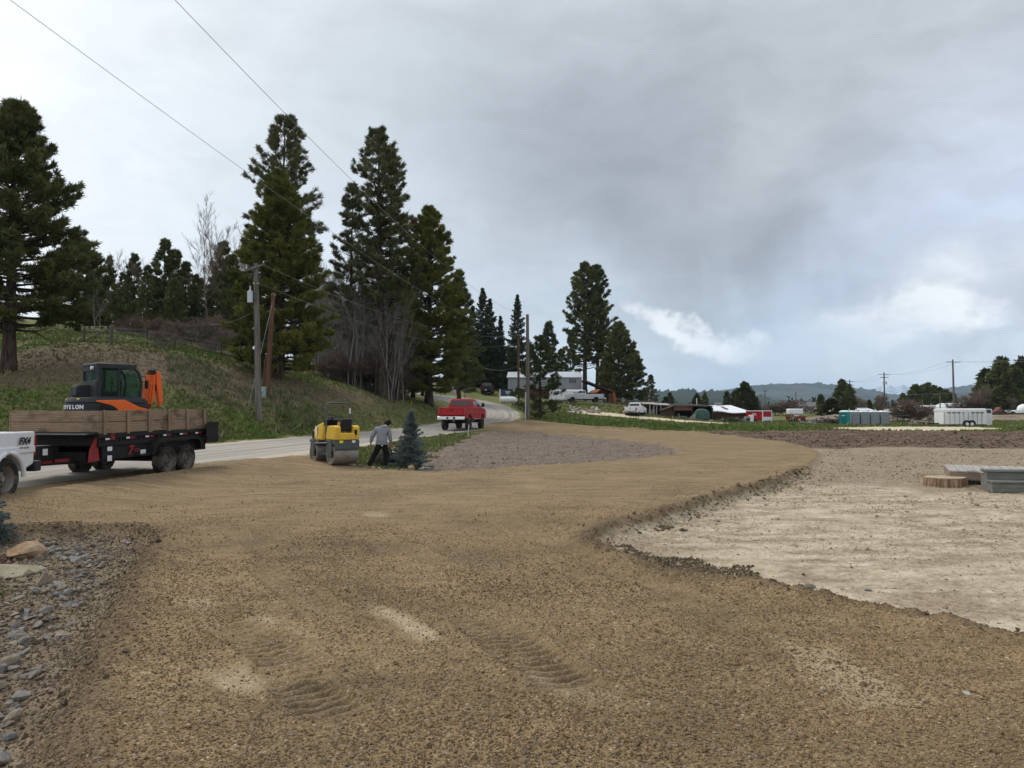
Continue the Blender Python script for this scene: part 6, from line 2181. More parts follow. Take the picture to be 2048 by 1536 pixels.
# ------------------------------------------------------------------ stump, deck and steps
x, y = ground_px([(1912, 972)], .05)[0]
prof_n = 40
st = empty('tree_stump', (x, y + .45, zg(x, y) - .02), .3, 'wide low slice of tree stump with rough bark beside the deck', 'stump')
rb = [.54 * (1 + .05 * math.sin(3 * a + 1) + .03 * math.sin(7 * a)) for a in np.linspace(0, 2 * PI, prof_n, endpoint=False)]
ang = np.linspace(0, 2 * PI, prof_n, endpoint=False)
rings = []
for zz, k in ((-.05, 1.03), (.02, 1.02), (.12, 1.0), (.225, .985)):
    rings.append([(r * k * math.cos(a) * (1 + .02 * math.sin(17 * a)), r * k * .82 * math.sin(a) * (1 + .02 * math.sin(17 * a)), zz) for r, a in zip(rb, ang)])
MB().loft(rings).build('bark', MT['stumpbark'], st, smooth=False)
MB().prism([(r * .96 * math.cos(a), r * .96 * .82 * math.sin(a)) for r, a in zip(rb, ang)], .226, .236, 'z').build('cut_face', MT['stumptop'], st)

DX, DY = at(1898, 941, 19.3)[0], 19.3
dk = empty('deck_platform', (DX, DY, 0), R(-27), 'low grey plank deck platform at the right edge behind the stump', 'deck')
dx0, dy0 = 0, 0
for i in range(24):
    MB().box((dx0 + .11 + i * .212, dy0 + 1.12, .365), (.190, 2.35, .04)).build('plank', MT['greywood'], dk, .006)
MB().box((dx0 + 2.55, dy0 - .02, .245), (5.1, .04, .195)).box((dx0 + .02, dy0 + 1.15, .245), (.04, 2.3, .195)).build('skirt_board', MT['deckside'], dk, .004)
m = MB()
for i in range(4):
    m.box((dx0 + .15 + i * 1.5, dy0 + .1, .10), (.10, .10, .34)); m.box((dx0 + .15 + i * 1.5, dy0 + 2.1, .10), (.10, .10, .34))
m.box((dx0 + 2.5, dy0 + .6, .24), (4.9, .05, .14)); m.box((dx0 + 2.5, dy0 + 1.6, .24), (4.9, .05, .14))
m.build('post', MT['darkwood'], dk)
sx0, sy0 = at(1986, 985, 17.3)[0], 17.3
sp = empty('deck_steps', (sx0, sy0, .02), R(-14), 'grey green wooden box steps at the right edge in front of the deck', 'steps')
for i, (yy, zz) in enumerate([(0, .25), (.36, .48)]):
    MB().box((1.3, yy + .17, zz), (2.64, .40, .045)).build('tread', MT['stepgreen'], sp, .006)
    MB().box((1.3, yy + .02, zz - .135), (2.6, .03, .205)).build('riser', MT['stepgreen'], sp, .004)
MB().box((.02, .40, .14), (.04, .72, .27)).box((.02, .56, .36), (.04, .38, .18)).build('side_board', MT['stepgreen'], sp, .004)
MB().box((1.3, .95, .42), (2.64, .85, .04)).build('landing', MT['greywood'], sp, .004)
x, y = at(1890, 945, 20.5)[:2]
tag(MB().box((0, 0, .06), (.65, .14, .04)).build('loose_plank', MT['greywood'], None, .004, loc=(x, y, zg(x, y) + .02)), 'loose plank sticking out from the left end of the deck', 'plank')

# ------------------------------------------------------------------ poles and wires
def pole(px, d, top, r, mat, label, ax=None, crossw=0, lean=0.0, name='utility_pole'):
    x = at(px, 800, d)[0]
    g = zat(x, d)
    zt = at(px, top, d)[2]
    o = empty(name, (x, d, g), 0, label, 'utility pole')
    h = zt - g
    MB().tube([(0, 0, -.5), (lean * .5, 0, h * .5), (lean, 0, h)], [r * 1.25, r * 1.05, r * .85], 12).build('post', mat, o)
    return o, h


p1, h1 = pole(518, 42.4, 527, .155, MT['polewood'], 'leaning grey utility pole with a crossarm and transformer on the left bank', lean=-.28)
MB().box((-.26, -.17, h1 - .25), (1.15, .10, .13), rot=(0, -.32, .0)).build('crossarm', MT['polewood'], p1)
m = MB().box((-.42, -.12, h1 - .62), (.04, .04, .75), rot=(0, .7, 0)); m.build('brace', MT['polewood'], p1)
tx = MB().cyl((-.52, -.16, h1 - 2.25), (-.52, -.16, h1 - 1.62), .155, 20).cyl((-.52, -.16, h1 - 1.62), (-.52, -.16, h1 - 1.56), .12, 20, .06)
tr0 = tx.build('transformer', MT['can'], p1)
MB().lathe([(.02, 0), (.05, .04), (.03, .08), (.05, .12), (.03, .16), (.05, .2), (.0, .26)][:-1] + [(.01, .26)], 10, 'z', (-.52, -.16, h1 - 1.56)).build('bushing', MT['insul'], tr0)
MB().box((-.30, -.12, h1 - 1.75), (.22, .05, .05)).box((-.30, -.12, h1 - 2.1), (.22, .05, .05)).build('bracket', MT['dark'], tr0)
m = MB()
for sx_ in (-.75, .22):
    m.cyl((sx_ + .0, -.17, h1 - .25 + (sx_ + .26) * .33), (sx_, -.17, h1 - .05 + (sx_ + .26) * .33), .035, 8)
m.cyl((-.40, -.1, h1 - 1.15), (-.05, -.1, h1 - 1.15), .02, 6)
m.build('insulator', MT['insul'], p1)
p2, h2 = pole(532, 47, 588, .145, MT['polebrown'], 'brown service pole just right of the transformer pole', lean=.40, name='service_pole')
MB().cyl((-.14, -.15, 0), (-.06, -.12, 2.3), .035, 8).build('conduit', MT['polebrown'], p2)
MB().box((.40, 0, h2 - .05), (.22, .22, .18)).build('cap', MT['deckside'], p2)
xg = at(527, 790, 46.4)[0]
b_ = MB().box((0, 0, .32), (.26, .22, .66)).box((0, 0, .67), (.29, .25, .05)).box((0, -.115, .45), (.18, .01, .22))
tag(b_.build('meter_box', MT['greenbox'], None, .01, loc=(xg, 46.4, zat(xg, 46.4))), 'pale green meter box at the foot of the brown service pole', 'meter box')
p3, h3 = pole(1056, 70, 629, .16, MT['polewood'], 'tall bare grey pole beside the young pine at the road bend', lean=-.05)
MB().cyl((-.24, -.1, -.2), (-.22, -.08, 2.6), .055, 8).build('conduit', MT['can'], p3)
p4, h4 = pole(1037, 105, 667, .15, MT['polebrown'], 'brown pole in front of the grey barn, behind the bare pole')
MB().box((0, 0, h4 - .2), (.9, .09, .11), rot=(0, 0, .9)).build('crossarm', MT['polewood'], p4)


def wire(a, b, sag, label, r=.012, n=28, cat='power line', group=None, name='power_line'):
    a, b = Vector(a), Vector(b)
    P = [a.lerp(b, t) - Vector((0, 0, 4 * sag * t * (1 - t))) for t in np.linspace(0, 1, n)]
    return tag(MB().tube(P, r, 5).build(name, MT['wire'], None), label, cat, group)


T3 = Vector(p3.location) + Vector((-.05, 0, h3 - .05)); T4 = Vector(p4.location) + Vector((0, 0, h4 - .1))
wire(at(-115, -100, 12.2), T4, 1.45, 'overhead power line coming in from the upper left corner', .0062, 60)
wire(at(250, -105, 12.2), T3, 1.3, 'overhead power line crossing the sky towards the bare pole at the bend', .0062, 60)
T1 = Vector(p1.location) + Vector((.22, -.1, h1 - .12))
T1b = Vector(p1.location) + Vector((-.02, -.1, h1 - 1.15))
wire(T1, T4 + Vector((.4, 0, -.1)), 1.6, 'upper wire from the transformer pole crossing in front of the pines', .0075, 40)
wire(T1b, T4 + Vector((.2, 0, -1.2)), 1.8, 'lower wire from the transformer pole crossing in front of the pines', .0075, 40)
T2 = Vector(p2.location) + Vector((.38, 0, h2 - .35))
xa, ya = at(497, 800, 43.5)[:2]
wire(T2, (xa, ya, zat(xa, ya)), .02, 'slanting guy wire from the brown service pole to the bank', .012, 6, 'guy wire', name='guy_wire')
wire(Vector(p1.location) + Vector((-.5, -.2, h1 - 2.9)), at(395, 640, 70), .5, 'thin service wire leaving the transformer pole to the left', .010, 20)
wire(T4 + Vector((0, 0, -4.5)), at(960, 733, 118), .6, 'service wire from the brown pole to the left behind the trucks', .014, 16)


def far_pole(px, d, base, top, label, arms=(), cans=False, r=.15, h=None):
    x = at(px, 800, d)[0]
    g = at(px, base, d)[2]
    ht = at(px, top, d)[2] - g
    o = empty('utility_pole', (x, d, g), 0, label, 'utility pole')
    MB().tube([(0, 0, -1.5), (-.1 if px > 1880 else 0, 0, ht)], [r * 1.2, r * .8], 10).build('post', MT['polewood'], o)
    for dz_, w_ in arms:
        MB().box((0, -.15, ht - dz_), (w_, .12, .14)).build('crossarm', MT['polewood'], o)
    if cans:
        for sx_ in (-.38, .38):
            MB().cyl((sx_, -.3, ht - 3.1), (sx_, -.3, ht - 2.3), .22, 14).build('transformer', MT['can'], o)
    return o, Vector((x, d, g + ht))


f5, t5 = far_pole(1908, 160, 822, 719, 'tallest utility pole with one long crossarm above the horse trailer', [(.55, 3.0)], r=.2)
f6, t6 = far_pole(1769, 195, 824, 745, 'utility pole with two crossarms and twin transformers above the portable toilets', [(.5, 2.9), (1.3, 2.2)], True, r=.19)
f7, t7 = far_pole(1700, 245, 824, 760, 'utility pole with two crossarms beside the dark conifer pair', [(.5, 3.0), (1.7, 2.6)], r=.2)
far_pole(1592, 210, 818, 784, 'short dark utility pole behind the white tank trailer', r=.14)
far_pole(1530, 240, 816, 779, 'thin utility pole left of two, above the red trailer', [(.6, 1.6)], r=.16)
far_pole(1523, 245, 816, 787, 'shorter thin utility pole above the red trailer', r=.14)
far_pole(1880, 138, 830, 784, 'thin brown post with wires left of the horse trailer', r=.10)
far_pole(1845, 210, 824, 800, 'short pale post standing behind the white tank car', r=.2)
far_pole(1731, 205, 818, 800, 'short dark post left of the small round pine', r=.14)
for k, (ox, dz_) in enumerate([(-1.3, .45), (1.3, .45)]):
    side = ('far', 'near')[k]
    wire(t7 + Vector((ox, 0, -dz_)), t6 + Vector((ox, 0, -dz_)), .9, f'{"left" if k == 0 else "right"} power line between the two farther crossarm poles', .022, 20)
    wire(t6 + Vector((ox, 0, -dz_)), t5 + Vector((ox, 0, -dz_)), .9, f'{"left" if k == 0 else "right"} power line rising to the tallest crossarm pole', .02, 20)
    wire(t5 + Vector((ox, 0, -dz_)), at(2260, 690 + k * 8, 128), .9, f'{"left" if k == 0 else "right"} power line running off the right edge', .018, 20)
wire(at(1300, 792, 230), at(1905, 786, 205), .8, 'low far power line in front of the distant hills', .024, 30)
wire(at(1905, 786, 205), at(2120, 783, 195), .5, 'low far power line behind the pines at the right', .022, 16)

# ------------------------------------------------------------------ wire fence on the hill
fe = empty('wire_fence', (0, 0, 0), 0, 'old wire fence with wooden corner post on the grassy hill', 'fence')


def gpt(px, d):
    x = at(px, 700, d)[0]
    return Vector((x, d, zat(x, d)))


c0 = gpt(221, 50.5)
MB().tube([c0 + Vector((0, 0, -.3)), c0 + Vector((.05, 0, 1.15))], [.13, .12], 9).build('corner_post', MT['polewood'], fe)
b0_ = gpt(174, 51)
MB().tube([b0_ + Vector((0, 0, .1)), c0 + Vector((0, 0, 1.0))], [.05, .05], 7).build('brace', MT['polewood'], fe)
b1_ = gpt(168, 51)
MB().tube([b1_ + Vector((0, 0, -.3)), b1_ + Vector((0, 0, .95))], [.09, .08], 9).build('post', MT['polewood'], fe)
fp = [c0, gpt(294, 52), gpt(350, 53), gpt(443, 56), gpt(470, 58)]
for q in fp[1:]:
    MB().tube([q + Vector((0, 0, -.3)), q + Vector((0, 0, 1.25))], [.035, .035], 6).build('post', MT['dark'], fe)
for hh in (.45, .8, 1.1):
    m = MB()
    for a, b in zip([b1_] + fp[:-1], fp):
        m.tube([a + Vector((0, 0, hh * .9)), b + Vector((0, 0, hh))], .009, 4)
    m.build('wire', MT['wire'], fe)
# ------------------------------------------------------------------ far side: buildings, trailers, yard clutter
def base(name, px, d, rz, label, cat, group=None, dz=0.0, py=None):
    x = at(px, 800, d)[0]
    z = zat(x, d) if py is None else at(px, py, d)[2]
    return empty(name, (x, d, z + dz), rz, label, cat, group)


def px_w(n, d):
    return n * d / FPX


# grey barn on the rise
d = 135
g = base('barn', 1090, d, R(-3), 'grey metal barn with a pale metal roof behind the young pine', 'barn', py=800)
wl, wr = -px_w(75, d), px_w(74, d)
he, hr_ = px_w(45, d), px_w(58, d)
hs = px_w(22, d)
dep = 8.0
m = MB()
m.prism([(0, hs), (0, he), (dep / 2, hr_ - .1), (dep, he), (dep, hs)], wl + .05, wr - .05, 'x')
m.build('wall', MT['barnwall'], g, smooth=False)
m = MB()
m.poly([(wl - .15, -.25, he - .02), (wr + .15, -.25, he - .02), (wr - .45, dep / 2, hr_), (wl - .15, dep / 2, hr_)], .08, (0, -.3, .95))
m.poly([(wl - .15, dep / 2, hr_), (wr - .45, dep / 2, hr_), (wr + .15, dep + .25, he - .02), (wl - .15, dep + .25, he - .02)], .08, (0, .3, .95))
m.build('roof', MT['barnroof'], g, smooth=False)
w = MB()
for k in range(3):
    w.box((px_w(50 + k * 5, d), -.03, px_w(38, d)), (px_w(3.6, d), .05, px_w(8, d)))
w.build('window', MT['glass'], g)
MB().box(((wl + wr) / 2, .25, hs / 2), (wr - wl - .3, .3, hs + .1)).build('lower_wall', MT['brownwood'], g)
MB().box((wl - .02, dep * .3, hs + 1.0), (.06, 1.4, 2.2)).build('gable_door', MT['darkwood'], g)
# lean-to on its right
lt = base('lean_to', 1195, 133, 0, 'dark sloping lean-to roof on posts between the barn and orange shed', 'lean-to', py=807)
m = MB().poly([(-px_w(28, d), -1.5, px_w(44, d)), (px_w(30, d), -1.5, px_w(21, d)), (px_w(30, d), 4, px_w(21, d)), (-px_w(28, d), 4, px_w(44, d))], .25, (0, 0, 1))
m.build('roof', MT['darkwood'], lt)
for xx in (-24, -6, 12, 27):
    MB().box((px_w(xx, d), -1.2, px_w(11, d)), (.22, .22, px_w(44 - (xx + 28) * .4, d) * 1.0 - .2 + px_w(0, d)) if False else (.22, .22, px_w(22, d))).build('post', MT['darkwood'], lt)
MB().box((0, 3.8, px_w(11, d)), (px_w(54, d), .15, px_w(22, d))).build('back_wall', MT['darkwood'], lt)
for px, sx, sy, sz_, mt, nm, lab in [(1178, 1.2, 1.0, 1.3, 'junk', 'crate', 'pale junk crate stored under the left end of the lean-to'), (1188, .8, .8, 1.7, 'redfascia', 'barrel', 'reddish barrel stored under the middle of the lean-to'), (1203, 1.4, 1.0, 1.0, 'junk', 'crate', 'grey crate stored under the right end of the lean-to')]:
    o = base(nm, px, 132.5, .2, lab, nm, py=806)
    (MB().cyl((0, 0, 0), (0, 0, sz_), sx / 2, 14).cyl((0, 0, sz_ * .5), (0, 0, sz_ * .55), sx / 2 + .03, 14) if nm == 'barrel' else MB().box((0, 0, sz_ / 2), (sx, sy, sz_)).box((0, -sy / 2, sz_ / 2), (sx + .1, .06, .1)).box((0, -sy / 2, sz_ * .9), (sx + .1, .06, .1))).build('shell', MT[mt], o)
# orange round-topped shed
od = 137
o = base('round_top_shed', 1212, od, R(8), 'orange round-topped metal shed at the end of the lean-to', 'shed', py=808)
wv, hv_ = px_w(20, od), px_w(31, od)
arc = [(wv * math.cos(t), hv_ * .55 + hv_ * .45 * math.sin(t)) for t in np.linspace(0, PI, 14)]
MB().prism([(wv, 0)] + arc + [(-wv, 0)], 0, 7).build('shell', MT['rust'], o)
MB().prism([(wv * .62, .05)] + [(wv * .62, hv_ * .7), (-wv * .3, hv_ * .75), (-wv * .3, .05)], -.05, -.01).build('door', MT['redfascia'], o)
# white box trailer under the barn
o = base('white_box_trailer', 1134, 128, R(1), 'white box trailer parked below the barn behind the white pickup', 'trailer', py=806)
L_ = px_w(68, 128)
MB().box((0, 1.1, 1.35), (L_, 2.3, 1.9)).build('body', MT['white'], o, .25, seg=3)
MB().box((L_ * .28, -.06, 1.62), (.9, .03, .35)).build('window', MT['glass'], o)
for xx in (-.5, .5):
    MB().lathe([(.36, -.12), (.36, .12), (.2, .12), (.2, -.12)], 18, 'y', (xx, .1, .36)).build('wheel', MT['rubber'], o)
# rail fence behind the orange shed
o = base('rail_fence', 1249, 131, 0, 'short wooden rail fence sloping down right of the orange shed', 'fence', py=810)
for k in range(4):
    xx = px_w(-16 + k * 11, 131)
    MB().box((xx, 0, .6 - k * .13), (.16, .16, 1.6)).build('post', MT['brownwood'], o)
for hh in (.5, 1.1):
    MB().tube([(px_w(-17, 131), -.1, hh), (px_w(18, 131), -.1, hh - .45)], .07, 6).build('rail', MT['polewood'], o)
# rocks of the bank below the white pickup
for i in range(34):
    px, py = 1140 + _q.uniform(0, 58), 815 + _q.uniform(0, 13)
    py += max(0, (px - 1165) * .12)
    x, y, _ = hit(px, py)
    rock(x, y, _q.uniform(.25, .62), int(_q.choice([4, 1, 2, 4])), int(_q.integers(0, 10)), 'pale rock in the rubble bank below the parked white pickup', group='rocks below the white pickup')
# propane tank and notice board by the bend
o = base('notice_board', 1014, 113, 0, 'dark blue notice board on white posts by the road bend', 'notice board', py=812)
MB().box((0, 0, 2.0), (px_w(26, 113), .08, px_w(12, 113))).build('board', MT['signblue'], o)
for k in range(3):
    MB().box((.1, -.05, 2.2 - k * .16), (.75 - .12 * k, .012, .07)).build('text_line', MT['plate'], o)
for xx in (-14, 14):
    MB().box((px_w(xx, 113), 0, 1.2), (.16, .14, 2.7)).build('post', MT['plate'], o)
o = base('propane_tank', 1016, 110, R(6), 'white horizontal propane tank below the blue notice board', 'propane tank', py=808)
MB().cyl((-1.0, 0, .62), (1.0, 0, .62), .45, 20).sph((-1.0, 0, .62), .45, (.5, 1, 1), 16).sph((1.0, 0, .62), .45, (.5, 1, 1), 16).build('tank', MT['roofw'], o)
for xx in (-.6, .6):
    MB().box((xx, 0, .1), (.18, .7, .35)).build('foot', MT['junk'], o)
MB().cyl((0, 0, 1.05), (0, 0, 1.18), .14, 10).build('dome', MT['roofw'], o)
o = base('post', 1034, 104, 0, 'white post standing at the right of the blue notice board', 'post', py=818)
MB().box((0, 0, .9), (.11, .11, 1.9)).build('shaft', MT['plate'], o); MB().box((0, 0, 1.88), (.15, .15, .06)).build('cap', MT['plate'], o)
o = base('post', 930, 108, 0, 'thin dark post at the roadside left of the dark pickup', 'post', py=797)
MB().cyl((0, 0, -.3), (0, 0, 1.5), .05, 8).build('shaft', MT['black'], o); MB().box((0, 0, 1.45), (.16, .05, .2)).build('reflector', MT['dark'], o)
o = base('flag_pole', 904, 122, 0, 'pink and white flag on a pole beyond the road', 'flag', py=788)
MB().cyl((0, 0, -.5), (0, 0, 3.0), .04, 8).build('pole', MT['polewood'], o)
fl = MB()
for k in range(5):
    fl.box((-.10 - .03 * k, -.02 * (k % 2), 2.9 - k * .28), (.42 - .03 * k, .03, .27), rot=(0, .25, .2 * (k % 2)))
fl.build('cloth', simple_mat('faded_flag', (.62, .36, .34), .8, .1, 0, (.75, .72, .70), 3, .8), o)
o = base('pale_post', 913, 124, 0, 'pale grey pole right of the flag', 'post', py=788)
MB().cyl((0, 0, -.5), (0, 0, 3.2), .09, 8).build('shaft', MT['polewood'], o); MB().box((0, 0, 3.2), (.2, .2, .08)).build('cap', MT['polewood'], o)
for i, (px, w_, h_, mt, nm, lab) in enumerate([(868, 1.2, .7, 'white', 'white_boat', 'low white boat hull shape at the far left of the roadside clutter'), (889, 1.5, 1.1, 'white', 'white_boat', 'larger white boat hull shape left of the flag'), (899, .5, 1.0, 'lens_y', 'yellow_sign', 'small yellow sign below the flag'), (937, 1.1, .9, 'junk', 'grey_boulder', 'grey boulder on the grass beyond the road, right of the flag'), (910, .7, .9, 'white', 'white_barrel', 'white barrel at the foot of the pale pole')]):
    o = base(nm, px, 125, .1 * i, lab, nm.split('_')[1], py=787)
    if 'boat' in nm:
        MB().loft([[(-w_, -.3, .25), (-w_, .3, .25), (-w_, .45, h_), (-w_, -.45, h_)], [(0, -.4, .1), (0, .4, .1), (0, .6, h_), (0, -.6, h_)], [(w_, -.04, .4), (w_, .04, .4), (w_, .06, h_ + .1), (w_, -.06, h_ + .1)]]).build('hull', MT[mt], o)
        MB().box((-.1, 0, h_ + .1), (.5, .5, .3)).build('windscreen', MT['glass'], o)
    elif 'sign' in nm:
        MB().box((0, 0, h_), (w_, .03, w_)).build('plate', MT[mt], o); MB().cyl((0, .03, -.3), (0, .03, h_), .03, 6).build('stem', MT['dark'], o)
    elif 'barrel' in nm:
        MB().cyl((0, 0, 0), (0, 0, h_), w_ * .5, 14).cyl((0, 0, h_ * .6), (0, 0, h_ * .66), w_ * .53, 14).build('drum', MT[mt], o)
    else:
        q_ = link('stone', ROCKM[2, 3], o); q_.scale = (w_, w_ * .7, h_); q_.location = (0, 0, h_ * .4)

# old white truck in the grass
x, y, z = on_ground(1270, 107)
pickup('old weathered white truck half sunk in the grass at the brush', 'white', (x, y, z - .25), R(64), 'regular', 4.9, .12, 'blackrim', .38, plate=False)
# low plank lean sheds
for px, w_, h_, lab in [(1300, 2.0, 1.55, 'low grey plank shelter beside the old white truck'), (1322, 2.4, 1.6, 'low plank shelter joined to the long brown shed')]:
    o = base('plank_shelter', px, 112, R(4), lab, 'shelter', dz=-.05)
    MB().poly([(-w_ * .55, -.5, h_), (w_ * .55, -.5, h_ - .1), (w_ * .55, 1.8, h_ + .2), (-w_ * .55, 1.8, h_ + .25)], .07, (0, 0, 1)).build('roof', MT['greywood'], o)
    for xx in (-.5, -.05, .45):
        MB().box((xx * w_, -.3, h_ / 2 - .1), (.14, .14, h_)).build('post', MT['greywood'], o)
    MB().box((0, 1.6, h_ / 2), (w_, .06, h_)).build('back_wall', MT['brownwood'], o)
    MB().box((.2 * w_, .5, .4), (w_ * .4, .6, .7)).build('bench', MT['junk'], o)
# long brown shed with two open bays
SD = 110
o = base('open_shed', 1384, SD, R(2), 'long dark brown shed with open bays and a faded red fascia', 'shed', py=843)
k_ = px_w(1, SD)
hb = 30 * k_
m = MB()
m.poly([(-62 * k_, -.4, hb * .70), (-36 * k_, -.4, hb + .03), (-36 * k_, 6, hb + .35), (-62 * k_, 6, hb * .8)], .10, (-.25, 0, .95))
m.poly([(-36 * k_, -.4, hb + .02), (41 * k_, -.4, hb - .02), (41 * k_, 6, hb + .25), (-36 * k_, 6, hb + .35)], .12, (0, 0, 1))
m.build('roof', MT['darkwood'], o)
m = MB().prism([(-60 * k_, -.1), (-60 * k_, hb * .7), (-37 * k_, hb - .1), (-37 * k_, -.1)], .05, .20)
m.build('plank_wall', MT['brownwood'], o)
MB().box((0, 5.8, hb / 2), (80 * k_, .15, hb)).box((40 * k_, 3, hb / 2), (.15, 5.6, hb)).box((-37 * k_, 3, hb / 2), (.15, 5.6, hb)).build('back_wall', MT['darkwood'], o)
MB().box((-18 * k_, -.12, hb - 4.2 * k_), (37 * k_, .06, 7.4 * k_)).build('fascia', MT['redfascia'], o)
for xx in (-36.5, 0, 40.5):
    MB().box((xx * k_, -.05, hb / 2 - .1), (.2, .2, hb - .1)).build('post', MT['darkwood'], o)
# what stands in the bays
o = base('riding_mower', 1362, 111, R(20), 'small pale machine parked in the left bay of the brown shed', 'mower', py=843)
MB().box((0, 0, .62), (1.5, .75, .40)).box((-.5, 0, .95), (.25, .55, .5)).build('body', MT['junk'], o, .08)
for xx in (-.55, .55):
    for sg in (-1, 1):
        MB().lathe([(.28, -.1), (.28, .1), (.1, .1), (.1, -.1)], 14, 'y', (xx, sg * .4, .28)).build('wheel', MT['rubber'], o)
o = base('tarped_trailer', 1405, 108.5, R(-12), 'green tarp covered camper or boat on a flat trailer in front of the brown shed', 'trailer', py=845)
rings = []
for xx, wy, hz, z0_ in [(-1.15, .5, 1.5, .55), (-.7, .8, 1.95, .4), (.1, .95, 2.0, .35), (.75, .85, 1.75, .3), (1.0, .6, 1.3, .35)]:
    rings.append([(xx, -wy, z0_), (xx, -wy * 1.02, hz * .55), (xx, -wy * .75, hz * .93), (xx, 0, hz), (xx, wy * .75, hz * .93), (xx, wy, z0_)])
MB().loft(rings).build('tarp', MT['tarp'], o, .04)
MB().box((-.3, 0, .34), (3.4, 1.5, .12)).build('deck', MT['plate'], o)
MB().prism([(-2.1, .4), (-1.2, 1.3), (-.9, 1.35), (-.9, .4)], -.6, .6).build('bow', MT['junk'], o)
for sg in (-1, 1):
    MB().lathe([(.32, -.1), (.32, .1), (.15, .1), (.15, -.1)], 16, 'y', (.5, sg * .85, .32)).build('wheel', MT['rubber'], o)
o = base('gate_frame', 1333, 107, .1, 'fallen reddish gate frame with white panels leaning by the brown shed', 'gate', py=843)
for a in ((-.9, .0, -.5, .9), (-.5, .9, .0, .1), (.4, .0, .85, .65), (-.9, .0, .9, .05)):
    MB().tube([(a[0], 0, a[1]), (a[2], 0, a[3])], .045, 6).build('bar', MT['redm'], o)
MB().poly([(.35, .05, 0), (1.0, .05, 0), (.95, .1, .75)], .04).build('panel', MT['plate'], o)
MB().poly([(-.3, .05, 0), (.05, .05, 0), (-.42, .1, .7)], .04).build('panel', MT['plate'], o)
# shed with the sagging white roof
o = base('white_roof_shed', 1462, 111, R(-2), 'brown shed with a low sagging white metal roof and a rusty stripe', 'shed', py=844)
k_ = px_w(1, 111)
ridge, eave = 34 * k_, 19 * k_
m = MB()
n_ = 12
top = [(-57 * k_ + (70 * k_) * f, 4.0, ridge) for f in np.linspace(0, 1, n_)]
bot = [(-37 * k_ + (80 * k_) * f, -.4, eave + .12 * math.sin(f * 9) * (1 - f) + .25 * (1 - f) ** 3) for f in np.linspace(0, 1, n_)]
vt = [m.bm.verts.new(p) for p in top]; vb = [m.bm.verts.new(p) for p in bot]
vt2 = [m.bm.verts.new((p[0], p[1], p[2] - .12)) for p in top]; vb2 = [m.bm.verts.new((p[0], p[1], p[2] - .10)) for p in bot]
for i in range(n_ - 1):
    m.bm.faces.new((vb[i], vb[i + 1], vt[i + 1], vt[i])); m.bm.faces.new((vb2[i], vt2[i], vt2[i + 1], vb2[i + 1]))
    m.bm.faces.new((vb[i], vb2[i], vb2[i + 1], vb[i + 1]))
m.build('roof', MT['shedwhite'], o, smooth=False)
MB().poly([(-12 * k_, 2.7, ridge - 1.2 * k_ * 3), (-8 * k_, 2.7, ridge - 1.2 * k_ * 3), (-1 * k_, 1.2, eave + 6.6 * k_), (-5 * k_, 1.2, eave + 6.6 * k_)], .05, (0, -.25, .97)).build('rust_stripe', MT['redfascia'], o)
MB().box((3 * k_, .1, eave / 2), (78 * k_, .15, eave + .1)).box((41 * k_, 2, eave / 2), (.12, 3.8, eave)).build('wall', MT['brownwood'], o)
m = MB()
for i in range(20):
    m.box((-36 * k_ + i * 4.0 * k_, 0, eave / 2 - .05), (.05, .05, eave - .05))
m.build('board_joints', MT['darkwood'], o)
MB().box((-11 * k_, 4.2, ridge + .22), (1.05, .7, .42)).box((-11 * k_, 3.84, ridge + .22), (.9, .02, .28)).build('roof_cooler', MT['junk'], o, .02)
MB().box((-57 * k_, 3.9, ridge + .5), (.10, .1, 1.2)).build('vent_pipe', MT['plate'], o)
# kitchen appliances and scrap beside the shed
for px, w_, h_, mt, lab in [(1502, .5, 1.0, 'white', 'white upright refrigerator standing left of the red trailer'), (1494, .75, .8, 'junk', 'grey old stove with a dark door beside the white refrigerator')]:
    o = base('old_appliance', px, 107, .1, lab, 'appliance', py=844)
    MB().box((0, 0, h_ / 2), (w_, .6, h_)).build('cabinet', MT[mt], o, .02)
    MB().box((.0, -.31, h_ * .45), (w_ * .6, .02, h_ * .4)).build('door', MT['black' if mt == 'junk' else 'white'], o, .01)
for i in range(10):
    px = 1446 + _q.uniform(0, 44)
    o = base('scrap_sheet', px, 107.6, _q.uniform(-.5, .5), 'pale scrap board lying in the heap against the white roofed shed', 'scrap', 'scrap against the white roofed shed', py=844)
    MB().box((0, 0, .25), (_q.uniform(.4, 1.2), .06, _q.uniform(.25, .6)), rot=(_q.uniform(-.6, .6), _q.uniform(-.7, .7), 0)).build('sheet', MT['junk' if i % 2 else 'greywood'], o)
sg_ = np.stack([np.full(60, at(1466, 800, 105)[0]) + _q.normal(size=60) * .6, 105 + _q.normal(size=60) * .3], 1)
grass('weed_clump', sg_, np.full(60, .7), np.full(60, .05), np.array([(.07, .09, .045)] * 60), 8, 66)
